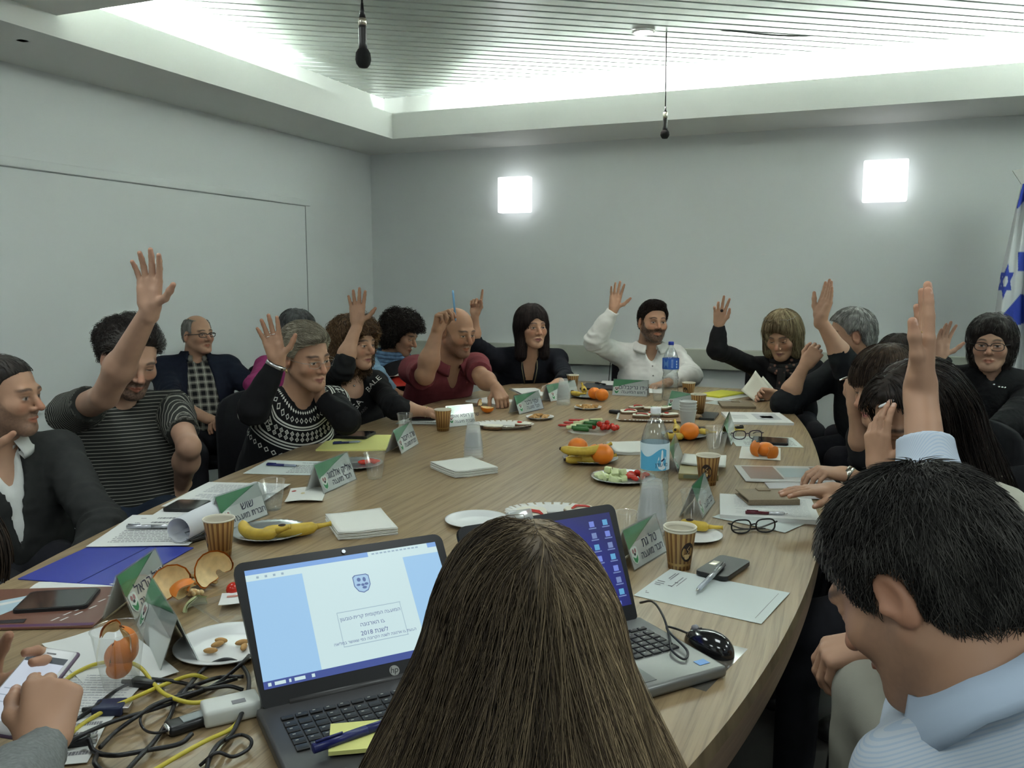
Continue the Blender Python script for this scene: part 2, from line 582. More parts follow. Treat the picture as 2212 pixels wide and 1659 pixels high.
# outlet with black plug and cord on the trunking
p = ony(1342, 771, YB - 0.055)
e = empty('wall_socket', (p[0], YB - 0.055, p[2]), 'black plug in a socket on the grey wall trunking behind the white shirt', 'socket')
BLK = mat('black_plastic', (0.012, 0.012, 0.013), 0.35)
MB().box((0, -0.004, 0), (0.075, 0.008, 0.075), bev=0.003).build('socket_plate', TRUNK, e)
MB().box((0, -0.024, 0.005), (0.045, 0.034, 0.04), bev=0.01).build('plug', BLK, e)
cd = spline([(-0.015, -0.04, 0.0), (-0.06, -0.045, -0.005), (-0.075, -0.04, -0.08), (-0.085, -0.03, -0.25), (-0.075, -0.03, -0.45), (-0.05, -0.02, -0.8)], 8)
MB().tube(cd, 0.003, 6).build('cord', BLK, e)

# thin loose wire hanging in the cove at the right
w = [ony(x, y, YFA + 0.06) for x, y in ((2062, 101), (2071, 112), (2078, 125), (2081, 142))]
MB().tube(spline(w, 6), 0.004, 6).build('loose_wire', mat('grey_plastic', (0.25, 0.25, 0.26), 0.5), label='short loose grey wire hanging from the slats into the lit cove', cat='wire')


# hanging microphones
def hanging_mic(px, ptop, pcap, pring, pbody, pfoam0, pfoam1, d, lab):
    top = at(px[0], ptop, d)
    s = d / F_ * 1.005
    base = at(px[1], pfoam1, d)
    e = empty('hanging_microphone', base, lab, 'microphone')
    z = lambda y: at(px[1], y, d)[2] - base[2]
    MB().tube(spline([(0, 0, z(pcap)), (at(px[0], 0, d)[0] - base[0], at(px[0], 0, d)[1] - base[1], ZC - base[2])], 6), 0.0035, 8).build('cord', BLK, e)
    MB().lathe([(0.004, z(pcap)), (0.006, z(pcap) - 0.02), (0.0115, z(pring))], 20).build('cord_cap', BLK, e)
    MB().lathe([(0.0125, z(pring)), (0.0125, z(pbody))], 20).build('silver_ring', mat('satin_nickel', (0.7, 0.66, 0.55), 0.3, metal=0.9), e)
    MB().lathe([(0.0118, z(pbody)), (0.0125, z(pbody) - 0.01), (0.0125, z(pfoam0) + 0.02), (0.014, z(pfoam0))], 20).build('mic_body', mat('mic_body_grey', (0.035, 0.033, 0.032), 0.4), e)
    h = z(pfoam0)
    MB().lathe([(0.0, 0.0), (0.014, 0.002), (0.0215, 0.012), (0.0245, h * 0.45), (0.0225, h * 0.8), (0.016, h), (0.0, h + 0.002)], 24).build('foam_windshield', mat('foam_black', (0.008, 0.008, 0.008), 0.95, bump=(900, 0.8, 0.002)), e)


hanging_mic((782, 785), -20, 12, 44, 58, 108, 147, 2.65, 'hanging black microphone nearer the camera, above the left half of the table')
hanging_mic((1441, 1436), 58, 232, 244, 256, 282, 300, 4.6, 'hanging black microphone farther off, on a long thin cord below the downlight')

# ================================================================== table
OAK = wood_mat()
EDGE = mat('oak_edge', (0.30, 0.20, 0.135), 0.4, noise=(5, 0.2, (1, 1, 30)))
TCX, TCY, TA, TB_, TN, TTH = -1.106 * 0.971, 3.279 * 0.971, 1.021 * 0.971, 3.027 * 0.971, 2.168, 0.082
TY0, TY1 = 0.70, 5.30


def table_outline(off=0.0):
    pts = []
    for k in range(720):
        a = 2 * math.pi * k / 720
        c, s = math.cos(a), math.sin(a)
        u = (TA + off) * math.copysign(abs(c) ** (2 / TN), c)
        v = (TB_ + off) * math.copysign(abs(s) ** (2 / TN), s)
        pts.append((TCX + u * math.cos(TTH) - v * math.sin(TTH), TCY + u * math.sin(TTH) + v * math.cos(TTH)))
    n0 = (-math.sin(TTH), math.cos(TTH))
    pts = clip_poly(pts, n0[0] * -1, n0[1] * -1, -(TY0 - off))
    pts = clip_poly(pts, n0[0] * 0 + 0.02, n0[1], TY1 + off)
    return pts


te = empty('conference_table', (TCX, TCY, 0), 'long boat-shaped pale oak conference table covered with papers, plates and cups', 'table')
ol = [(x - TCX, y - TCY) for x, y in table_outline()]
MB().prism(ol, TZ - 0.03, TZ, 0).build('tabletop', OAK, te)
ol2 = [(x - TCX, y - TCY) for x, y in table_outline(-0.004)]
mb = MB()
n = len(ol2)
inn = [(x - TCX, y - TCY) for x, y in table_outline(-0.035)]
mb.prism(ol2, TZ - 0.085, TZ - 0.03)
mb.build('edge_band', EDGE, te)
for dy in (-1.75, 0.0, 1.75):
    cx_, cy_ = -math.sin(TTH) * dy, math.cos(TTH) * dy
    mb = MB()
    mb.box((cx_, cy_, 0.34), (0.5, 0.12, 0.63), rz=TTH, bev=0.01)
    mb.box((cx_, cy_, 0.02), (0.75, 0.42, 0.04), rz=TTH, bev=0.01)
    mb.build('pedestal', mat('pedestal_dark', (0.03, 0.026, 0.024), 0.5), te)
# ================================================================== people: distance fields meshed with surface nets
RNG = np.random.RandomState(7)
_TAB = RNG.rand(65536).astype(np.float32) * 2 - 1


def vnoise(P, f):
    Q = P * f
    i = np.floor(Q).astype(np.int64)
    t = (Q - i).astype(np.float32)
    t = t * t * (3 - 2 * t)
    out = 0
    for dx in (0, 1):
        for dy in (0, 1):
            for dz in (0, 1):
                h = ((i[..., 0] + dx) * 73856093 ^ (i[..., 1] + dy) * 19349663 ^ (i[..., 2] + dz) * 83492791) & 65535
                w = (t[..., 0] if dx else 1 - t[..., 0]) * (t[..., 1] if dy else 1 - t[..., 1]) * (t[..., 2] if dz else 1 - t[..., 2])
                out = out + _TAB[h] * w
    return out


A_ = lambda *p: np.array(p, float)
nrm = lambda v: np.asarray(v, float) / (np.linalg.norm(v) + 1e-12)


class Field:
    def __init__(s):
        s.ops = []
        s.amp = 0.0
        s.disp = None

    def rc(s, a, b, ra, rb, k=0.012, op='u'):
        a, b = np.asarray(a, float), np.asarray(b, float)
        s.ops.append(('rc', op, k, (a, b, ra, rb), (a + b) / 2, np.linalg.norm(a - b) / 2 + max(ra, rb)))
        return s

    def chain(s, pts, rs, k=0.01, op='u'):
        for i in range(len(pts) - 1): s.rc(pts[i], pts[i + 1], rs[i], rs[i + 1], k, op)
        return s

    def el(s, c, r, M=None, k=0.012, op='u'):
        c, r = np.asarray(c, float), np.asarray(r, float)
        s.ops.append(('el', op, k, (c, r, np.eye(3) if M is None else M), c, float(max(r))))
        return s

    def cc(s, a, b, ra, rb, k=0.012, op='u'):
        """cone with flat ends"""
        a, b = np.asarray(a, float), np.asarray(b, float)
        s.ops.append(('cc', op, k, (a, b, ra, rb), (a + b) / 2, np.linalg.norm(a - b) / 2 + max(ra, rb)))
        return s

    def fn(s, f, op='i', k=0.0):
        s.ops.append(('fn', op, k, (f,), None, 1e9))
        return s

    def bounds(s):
        lo = np.min([o[4] - o[5] for o in s.ops if o[1] == 'u' and o[4] is not None], 0)
        hi = np.max([o[4] + o[5] for o in s.ops if o[1] == 'u' and o[4] is not None], 0)
        return lo, hi

    @staticmethod
    def prim(kind, a, P):
        if kind == 'rc':
            p, q, ra, rb = a
            ba = q - p
            L2 = ba @ ba + 1e-12
            t = np.clip(((P - p) @ ba) / L2, 0, 1)
            return np.linalg.norm(P - p - t[..., None] * ba, axis=-1) - (ra + (rb - ra) * t)
        if kind == 'el':
            c, r, M = a
            Q = (P - c) @ M
            k0 = np.linalg.norm(Q / r, axis=-1)
            k1 = np.linalg.norm(Q / (r * r), axis=-1) + 1e-9
            return np.where(k0 < 0.35, (k0 - 1) * min(r), k0 * (k0 - 1) / k1)
        if kind == 'cc':
            p, q, ra, rb = a
            ba = q - p
            L = math.sqrt(ba @ ba) + 1e-9
            t = ((P - p) @ ba) / (L * L)
            rad = np.linalg.norm(P - p - t[..., None] * ba, axis=-1) - (ra + (rb - ra) * np.clip(t, 0, 1))
            cap = np.maximum(-t * L, (t - 1) * L)
            return np.where((rad > 0) & (cap > 0), np.hypot(rad, cap), np.maximum(rad, cap))
        return a[0](P)

    def eval(s, P, cen=None, rad=0.0, far=0.03):
        """P (B, n, 3) with block centres, or (n, 3)"""
        flat = P.ndim == 2
        if flat: P = P[None]
        d = np.full(P.shape[:2], 10.0, np.float32)
        for kind, op, k, a, c, r in s.ops:
            if cen is not None and c is not None and kind != 'fn':
                act = np.linalg.norm(cen - c, axis=1) < r + rad + k + far
                if not act.any(): continue
                Q = P[act]
                dd = d[act]
            else:
                act = None
                Q, dd = P, d
            e = Field.prim(kind, a, Q)
            if op == 'u':
                if k > 0:
                    h = np.clip(0.5 + 0.5 * (e - dd) / k, 0, 1)
                    x = e * (1 - h) + dd * h - k * h * (1 - h)
                else: x = np.minimum(e, dd)
            else:
                if op == 's': e = -e
                if k > 0:
                    h = np.clip(0.5 - 0.5 * (e - dd) / k, 0, 1)
                    x = e * (1 - h) + dd * h + k * h * (1 - h)
                else: x = np.maximum(e, dd)
            if act is None: d = x
            else: d[act] = x
        if s.disp is not None:
            d = d + s.disp(P)
        return d[0] if flat else d

    def grad(s, P, e=0.002):
        g = np.stack([s.eval(P + np.eye(3)[i] * e) - s.eval(P - np.eye(3)[i] * e) for i in range(3)], -1)
        return g / (np.linalg.norm(g, axis=-1, keepdims=True) + 1e-9)

    def mesh(s, h, lo=None, hi=None, bs=8):
        L, U = s.bounds()
        pad = 2 * h + s.amp
        L, U = L - pad, U + pad
        if lo is not None: L = np.maximum(L, lo)
        if hi is not None: U = np.minimum(U, hi)
        nb = np.maximum(1, np.ceil((U - L) / (h * bs)).astype(int))
        gi = np.stack(np.meshgrid(*[np.arange(n) for n in nb], indexing='ij'), -1).reshape(-1, 3)
        half = bs * h / 2
        cen = L + (gi * bs + (bs - 1) / 2) * h
        dc = s.eval(cen[:, None, :], cen, 0.0, 0.25)[:, 0]
        keep = np.abs(dc) < half * 1.732 * 1.25 + s.amp + h
        V = np.empty((len(gi), bs, bs, bs), np.float32)
        V[:] = np.where(dc > 0, 1.0, -1.0)[:, None, None, None]
        off = np.stack(np.meshgrid(*[np.arange(bs)] * 3, indexing='ij'), -1).reshape(-1, 3) * h
        kid = np.nonzero(keep)[0]
        for c0 in range(0, len(kid), 1500):
            ids = kid[c0:c0 + 1500]
            P = (L + gi[ids] * bs * h)[:, None, :] + off[None]
            V[ids] = s.eval(P, cen[ids], half * 1.732, 0.02).reshape(-1, bs, bs, bs)
        V = V.reshape(*nb, bs, bs, bs).transpose(0, 3, 1, 4, 2, 5).reshape(nb * bs)
        return surfnet(V, L, h)


def surfnet(V, L, h):
    S = V < 0
    n = np.array(V.shape)
    cell = lambda i: (i[:, 0] * n[1] + i[:, 1]) * n[2] + i[:, 2]
    ids, pos, quads, flip = [], [], [], []
    for ax in range(3):
        sl0 = [slice(None)] * 3; sl1 = [slice(None)] * 3
        sl0[ax] = slice(0, -1); sl1[ax] = slice(1, None)
        b, c = (ax + 1) % 3, (ax + 2) % 3
        for q in (b, c):
            sl0[q] = slice(1, -1); sl1[q] = slice(1, -1)
        X = S[tuple(sl0)] != S[tuple(sl1)]
        i = np.argwhere(X)
        if not len(i): continue
        i[:, b] += 1; i[:, c] += 1
        j = i.copy(); j[:, ax] += 1
        v0 = V[i[:, 0], i[:, 1], i[:, 2]]; v1 = V[j[:, 0], j[:, 1], j[:, 2]]
        t = v0 / (v0 - v1)
        p = i.astype(np.float64); p[:, ax] += t
        q4 = []
        for db, dc in ((-1, -1), (0, -1), (0, 0), (-1, 0)):
            k = i.copy(); k[:, b] += db; k[:, c] += dc
            q4.append(cell(k)); ids.append(q4[-1]); pos.append(p)
        quads.append(np.stack(q4, 1)); flip.append(v0 < 0)
    if not ids: return np.zeros((0, 3)), np.zeros((0, 4), np.int64)
    ids, pos = np.concatenate(ids), np.concatenate(pos)
    u, inv = np.unique(ids, return_inverse=True)
    cnt = np.bincount(inv)
    vv = np.stack([np.bincount(inv, pos[:, k]) / cnt for k in range(3)], 1)
    quads, flip = np.concatenate(quads), np.concatenate(flip)
    F = np.searchsorted(u, quads)
    F[~flip] = F[~flip][:, ::-1]
    return L + vv * h, F


def np_mesh(name, parts, attrs=None):
    """parts: list of (verts, quads-or-tris, material index, colours or None)"""
    V = np.concatenate([p[0] for p in parts])
    off = np.cumsum([0] + [len(p[0]) for p in parts])
    loops, tot, mi = [], [], []
    for p, o in zip(parts, off):
        loops.append((p[1] + o).reshape(-1)); tot.append(np.full(len(p[1]), p[1].shape[1])); mi.append(np.full(len(p[1]), p[2]))
    loops, tot, mi = np.concatenate(loops), np.concatenate(tot), np.concatenate(mi)
    me = bpy.data.meshes.new(name)
    me.vertices.add(len(V)); me.vertices.foreach_set('co', V.astype(np.float32).reshape(-1))
    me.loops.add(len(loops)); me.loops.foreach_set('vertex_index', loops.astype(np.int32))
    me.polygons.add(len(tot))
    me.polygons.foreach_set('loop_start', np.concatenate([[0], np.cumsum(tot)[:-1]]).astype(np.int32))
    me.polygons.foreach_set('loop_total', tot.astype(np.int32))
    me.polygons.foreach_set('material_index', mi.astype(np.int32))
    me.polygons.foreach_set('use_smooth', np.ones(len(tot), bool))
    if any(p[3] is not None for p in parts):
        C = np.concatenate([p[3] if p[3] is not None else np.ones((len(p[0]), 3)) for p in parts])
        a = me.attributes.new('Col', 'FLOAT_COLOR', 'POINT')
        a.data.foreach_set('color', np.concatenate([C, np.ones((len(C), 1))], 1).astype(np.float32).reshape(-1))
    me.update(calc_edges=True)
    me.validate()
    return me


def strands_mesh(S, w, col, sides=3):
    """S (n, m, 3) polylines -> thin tapered tubes (verts, quads, colours)"""
    n, m, _ = S.shape
    T = np.gradient(S, axis=1)
    T /= np.linalg.norm(T, axis=-1, keepdims=True) + 1e-9
    ref = np.where(np.abs(T[..., 2:3]) < 0.9, np.array([0, 0, 1.0]), np.array([1.0, 0, 0]))
    U = np.cross(T, ref); U /= np.linalg.norm(U, axis=-1, keepdims=True) + 1e-9
    Wv = np.cross(T, U)
    rad = w * (1 - 0.85 * np.linspace(0, 1, m) ** 3)
    an = np.arange(sides) * 2 * math.pi / sides
    V = S[:, :, None, :] + (U[:, :, None, :] * np.cos(an)[:, None] + Wv[:, :, None, :] * np.sin(an)[:, None]) * rad[None, :, None, None]
    idx = np.arange(n * m * sides).reshape(n, m, sides)
    a = idx[:, :-1]; b = np.roll(a, -1, 2); d = idx[:, 1:]; c = np.roll(d, -1, 2)
    Q = np.stack([a, b, c, d], -1).reshape(-1, 4)
    C = np.repeat(col, m * sides, 0)
    return V.reshape(-1, 3), Q, C


# ------------------------------------------------------------------ anatomy
def frame(f, roll=0.0):
    """columns right, forward, up for a facing direction"""
    f = nrm(f)
    r = nrm(np.cross(f, [0, 0, 1.0]))
    u = np.cross(r, f)
    if roll:
        r, u = r * math.cos(roll) + u * math.sin(roll), u * math.cos(roll) - r * math.sin(roll)
    return np.stack([r, f, u], 1)


class Head:
    def __init__(s, c, f, roll=0.0, sc=1.0, female=False, jaw=1.0, nose=1.0, fat=0.0):
        s.c, s.M, s.s = np.asarray(c, float), frame(f, roll), sc
        s.female, s.jaw, s.nose, s.fat = female, jaw, nose, fat

    def w(s, *p): return s.c + s.s * (s.M @ np.array(p, float))
    def loc(s, P): return ((P - s.c) @ s.M) / s.s

    def add(s, F, mouth_open=0.0):
        k, w, S = s.s, s.w, s.M
        el = lambda c, r, kk=0.02, op='u': F.el(w(*c), A_(*r) * k, S, kk * k, op)
        fe = 0.9 if s.female else 1.0
        el((0, -.015, .033), (.075, .096, .083), 0.0)
        el((0, .028, -.03), (.061 + s.fat, .06, .078), .03)
        for x in (-1, 1):
            F.rc(w(x * .054 * fe * s.jaw, -.002, -.05), w(x * .02, .066, -.098), .02 * k + s.fat * .5, .019 * k, .03 * k)
            el((x * .044, .056, -.028), (.021, .022, .02), .025)
        el((0, .072, -.101), (.021 * fe, .019, .018), .018)
        br = .0105 if s.female else .013
        F.rc(w(-.033, .078, .019), w(.033, .078, .019), br * k, br * k, .016 * k)
        for x in (-1, 1):
            el((x * .0315, .092, -.002), (.0185, .015, .0125), .010, 's')
            F.el(w(x * .031, .0715, -.002), A_(.0142, .0135, .0142) * k, S, .003 * k)
            # lids
            F.rc(w(x * .0185, .0835, .0045), w(x * .0435, .078, .0035), .0034 * k, .0034 * k, .005 * k)
            F.rc(w(x * .0195, .0825, -.0095), w(x * .0435, .077, -.0075), .003 * k, .003 * k, .006 * k)
        n = s.nose
        F.rc(w(0, .083, .010), w(0, .100 + .010 * n, -.030), .0072 * k, .0112 * k * (0.85 + .15 * n), .012 * k)
        for x in (-1, 1):
            el((x * .0115 * n, .094, -.0355), (.0088, .0105, .0075), .007)
            F.el(w(x * .0065, .1015, -.0425), A_(.0036, .005, .003) * k, S, .003 * k, 's')
        # lips
        F.chain([w(-.0235, .078, -.0665), w(-.008, .0895, -.0625), w(.008, .0895, -.0625), w(.0235, .078, -.0665)], [.0035 * k, .0058 * k, .0058 * k, .0035 * k], .006 * k)
        F.chain([w(-.0215, .078, -.069), w(0, .0885, -.0755), w(.0215, .078, -.069)], [.0035 * k, .0068 * k, .0035 * k], .006 * k)
        F.chain([w(-.024, .083, -.0672), w(0, .0965, -.0682), w(.024, .083, -.0672)], [.0014 * k, (.0018 + mouth_open) * k, .0014 * k], .003 * k, 's')
        for x in (-1, 1):
            Me = S @ np.array(Matrix.Rotation(R(-14), 3, 'X'))
            F.el(w(x * .0785, -.014, -.012), A_(.0085, .0185, .032) * k, Me, .006 * k)
            F.el(w(x * .0855, -.011, -.006), A_(.006, .0105, .019) * k, Me, .005 * k, 's')
            F.el(w(x * .083, .0015, -.018), A_(.004, .005, .007) * k, Me, .004 * k)
        return F

    def colors(s, P, skin, lips=None, brow=(0.03, 0.02, 0.015), iris=(0.03, 0.02, 0.015), beard=None, beard_line=-.045, eyes=1.0, gaze=(0, 0)):
        q = s.loc(P)
        x, y, z = q[:, 0], q[:, 1], q[:, 2]
        ax = np.abs(x)
        C = np.tile(np.array(skin, float), (len(P), 1))
        n = vnoise(P, 60)[:, None]
        C = C * (1 + 0.05 * n)

        def mix(m, col):
            m = np.clip(m, 0, 1)[:, None]
            return C * (1 - m) + np.array(col) * m
        front = np.clip((y - .03) / .02, 0, 1)
        red = np.array(skin) * A_(1.12, .82, .78)
        C = mix(front * np.exp(-((ax - .04) / .018) ** 2 - ((z + .03) / .02) ** 2) * .55, red)
        C = mix(np.clip((y - .098) / .01, 0, 1) * .5, red)                       # nose tip
        C = mix(np.clip((ax - .074) / .006, 0, 1) * .45, red)                    # ears
        if beard is not None:
            mouth = np.exp(-(ax / .021) ** 4 - ((z + .069) / .0075) ** 4)
            side = np.clip((beard_line + .055 * np.clip((.07 - y) / .06, 0, 1) + .012 * np.clip(1 - ax / .03, 0, 1) - z) / .008, 0, 1)
            side = np.maximum(side, np.exp(-((z + .053) / .006) ** 2) * np.clip((.03 - ax) / .008, 0, 1) * (y > .06))
            m = side * np.clip((y + .03) / .045, 0, 1) * np.clip((z + .15) / .03, 0, 1) * (1 - mouth) * np.clip((.075 - ax) / .004 + 1, 0, 1)
            C = mix(m * beard[3] * (0.85 + 0.25 * vnoise(P, 250)), beard[:3])
        lp = lips if lips is not None else tuple(np.array(skin) * A_(.95, .62, .60))
        C = mix(front * np.exp(-(ax / .0235) ** 6 - ((z + .0685 - .05 * ax) / (.0098 * np.clip(1 - (ax / .026) ** 2, .1, 1))) ** 6), lp)
        # brows
        zb = .0225 + .004 * np.sin(np.clip((ax - .012) / .036, 0, 1) * math.pi) - .10 * np.clip(ax - .04, 0, 1)
        C = mix(front * .85 * np.exp(-((ax - .031) / .0195) ** 8 - ((z - zb) / .0042) ** 4), brow)
        # eyes
        ex, ez = ax - .031, z + .002
        sgn = np.sign(x)
        eye = np.exp(-(ex / .0125) ** 6 - (ez / (.0056 * eyes * np.clip(1 - (ex / .0145) ** 2, .15, 1))) ** 6) * (y > .05)
        if eyes > 0.3:
            C = mix(eye, (0.55, 0.53, 0.50))
            gx = (x - sgn * .031) - gaze[0]
            C = mix(eye * np.exp(-((gx / .0062) ** 6 + ((ez - gaze[1]) / .0062) ** 6)), iris)
        lash = np.exp(-(ex / .0145) ** 6 - ((ez - .0052 * eyes) / .0019) ** 2) * (y > .05)
        C = mix(lash * .9, tuple(np.array(brow) * .8))
        C = mix(np.exp(-(ex / .015) ** 4 - ((ez + .008) / .005) ** 2) * (y > .05) * .25, tuple(np.array(skin) * A_(.7, .6, .6)))
        return C


FINGERS = [(-.031, .087, (.038, .024, .019), .0089), (-.0105, .091, (.042, .027, .020), .0092), (.0105, .088, (.039, .025, .019), .0088), (.0285, .080, (.030, .020, .017), .0078)]


class Hand:
    """wrist, finger direction, palm normal; pose = curl angles per finger (index first) and thumb"""
    POSES = {
        'open': ([(.10, .14, .10), (.04, .10, .08), (.10, .16, .12), (.16, .2, .14)], 6.5, (0.75, .12)),
        'relaxed': ([(.25, .35, .25), (.3, .4, .3), (.38, .45, .3), (.45, .5, .35)], 4, (0.5, .3)),
        'flat': ([(.05, .12, .08)] * 4, 3, (0.45, .15)),
        'wave': ([(.1, .15, .1), (.05, .2, .1), (.35, .6, .4), (.5, .75, .5)], 11, (0.35, .5)),
        'point': ([(.05, .08, .05), (1.25, 1.5, .9), (1.35, 1.5, .9), (1.35, 1.5, .9)], 2, (0.2, .9)),
        'fist': ([(1.2, 1.5, .9), (1.25, 1.5, .9), (1.3, 1.5, .9), (1.3, 1.5, .9)], 1, (0.15, 1.0)),
        'pinch': ([(.85, .95, .5), (.95, 1.1, .6), (1.15, 1.3, .8), (1.25, 1.4, .9)], 1, (0.35, .55)),
        'rest': ([(.6, .55, .3), (.7, .6, .35), (.8, .6, .35), (.85, .6, .4)], 4, (0.5, .4)),
        'hang': ([(.75, .55, .35), (.9, .65, .4), (.95, .7, .4), (1.0, .7, .45)], 4, (0.35, .35)),
        'cradle': ([(.5, .9, .6), (.45, .95, .6), (.45, .95, .6), (.5, .95, .6)], 3, (0.7, .35)),
        'cheek': ([(.1, .25, .2), (.2, .35, .25), (.35, .5, .35), (.5, .6, .45)], 3, (0.6, .2)),
        'chop': ([(.03, .06, .05), (.0, .06, .05), (.05, .08, .05), (.12, .1, .05)], -1.5, (0.2, .1)),
    }

    def __init__(s, wrist, F, N, side, pose='open', sc=1.0):
        s.W = np.asarray(wrist, float)
        s.F = nrm(F)
        s.N = nrm(np.asarray(N, float) - s.F * (np.asarray(N, float) @ s.F))
        s.T = np.cross(s.F, s.N) if side == 'R' else np.cross(s.N, s.F)
        s.k, s.side, s.pose = sc, side, Hand.POSES[pose]
        s.tips, s.joints = [], []

    def p(s, t, f, n): return s.W + s.k * (-s.T * t + s.F * f + s.N * n)

    def add(s, F):
        k, p = s.k, s.p
        curls, spread, thumb = s.pose
        # palm
        F.rc(p(0, -.02, 0), p(0, .012, 0), .0225 * k, .024 * k, .012 * k)
        kn = []
        for x, y, L, r in FINGERS:
            kn.append(p(x * .95, y * .97, -.002))
        for (x, y, L, r), q in zip(FINGERS, kn):
            F.rc(p(x * .5, .012, 0), q, .0165 * k, .0112 * k, .013 * k)
        F.rc(p(-.018, .022, .010), p(-.020, .055, .008), .015 * k, .010 * k, .014 * k)       # ball of the thumb
        F.rc(p(.022, .02, .007), p(.024, .06, .006), .012 * k, .009 * k, .012 * k)
        for i, ((x, y, L, r), q) in enumerate(zip(FINGERS, kn)):
            a = R(spread) * (i - 1.4) * -1
            d0 = s.F * math.cos(a) + s.T * math.sin(a)
            ang = 0.0
            pts, rs = [q], [r * 1.12 * k]
            cur = q
            for j, (ln, c) in enumerate(zip(L, curls[i])):
                ang += c
                d = d0 * math.cos(ang) + s.N * math.sin(ang)
                cur = cur + d * ln * k
                pts.append(cur)
                rs.append(r * (1.0, .9, .78)[j] * k)
            F.chain(pts, rs, .003 * k)
            s.tips.append(cur); s.joints.append(pts)
        # thumb from the side of the palm near its base
        ab, cu = thumb
        b = p(-.019, .020, .006)
        d = nrm(s.F * math.cos(ab + .35) + s.T * math.sin(ab + .35) + s.N * .25)
        m = b + d * .043 * k
        d2 = nrm(s.F * math.cos(ab) + s.T * math.sin(ab) * (1 - cu) + s.N * (.15 + cu * .6))
        t1 = m + d2 * .032 * k
        d3 = nrm(s.F * math.cos(ab) + s.T * math.sin(ab) * (1 - 1.7 * cu) + s.N * (.15 + cu * .75))
        t2 = t1 + d3 * .025 * k
        F.chain([b, m, t1, t2], [.0145 * k, .0108 * k, .0098 * k, .0078 * k], .007 * k)
        s.tips.append(t2); s.joints.append([b, m, t1, t2])
        return F


def on_ray(S, x, y, L, sgn):
    """the point on the pixel's ray at distance L from S (sgn -1 nearer the viewer, +1 farther)"""
    r = ray(x, y)
    rl = np.linalg.norm(r)
    r = r / rl
    b = (np.asarray(S) - EYE) @ r
    cl = EYE + r * b
    m2 = L * L - np.sum((cl - S) ** 2)
    if m2 < 0:
        STRETCH.append(round(float(np.linalg.norm(cl - S) / L), 2))
        return cl
    return cl + r * sgn * math.sqrt(m2)


STRETCH = []
SKINMAT = mat('skin', (0.4, 0.25, 0.17), 0.48, spec=0.4, attr='Col', sss=0.0)
HAIRMAT = mat('hair', (0.03, 0.02, 0.015), 0.55, spec=0.25, attr='Col')


# ------------------------------------------------------------------ hair
def hair_local(h, style):
    """uncut field, keep-function (positive where the hair is cut away)"""
    t = style.get('t', .012)
    F = Field()
    k, w, S = h.s, h.w, h.M
    F.el(w(0, -.015, .033), A_(.075 + t, .096 + t, .083 + t) * k, S, 0)
    F.el(w(0, -.055, -.02), A_(.058 + t, .05 + t, .06 + t) * k, S, .03 * k)
    for b in style.get('blobs', ()):
        F.el(w(*b[0]), A_(*b[1]) * k, S, (b[2] if len(b) > 2 else .03) * k)
    for c in style.get('cones', ()):
        F.rc(w(*c[0]), w(*c[1]), c[2] * k, c[3] * k, .03 * k)
    ys = [-.3, -.07, -.025, .012, .035, .06, .085, .3]
    zl = style.get('line', (-.075, -.075, -.02, -.005, .03, .055, .068, .075))
    face = style.get('face')

    def cut(P):
        q = h.loc(P)
        c = np.interp(q[..., 1], ys, zl) - q[..., 2]
        if style.get('noline'): c = np.full(q.shape[:-1], -.1)
        ear = .028 - np.linalg.norm((q - np.array([0, -.012, -.014])) * np.array([0.0, 1, .8]), axis=-1)
        ear = np.minimum(ear, np.abs(q[..., 0]) - .04)
        if style.get('ears', True): c = np.maximum(c, ear)
        if face:
            fc, fr = np.array(face[0]), np.array(face[1])
            c = np.maximum(c, (1 - np.linalg.norm((q - fc) / fr, axis=-1)) * min(fr))
        return c * k
    amp, fr = style.get('noise', (.003, 70))
    F.amp = abs(amp) * 1.5
    st = np.array(style.get('nstretch', (1, 1, 1)))
    F.disp = lambda P: amp * vnoise(h.loc(P) * st, fr) + amp * .5 * vnoise(h.loc(P) * st, fr * 2.1)
    return F, cut


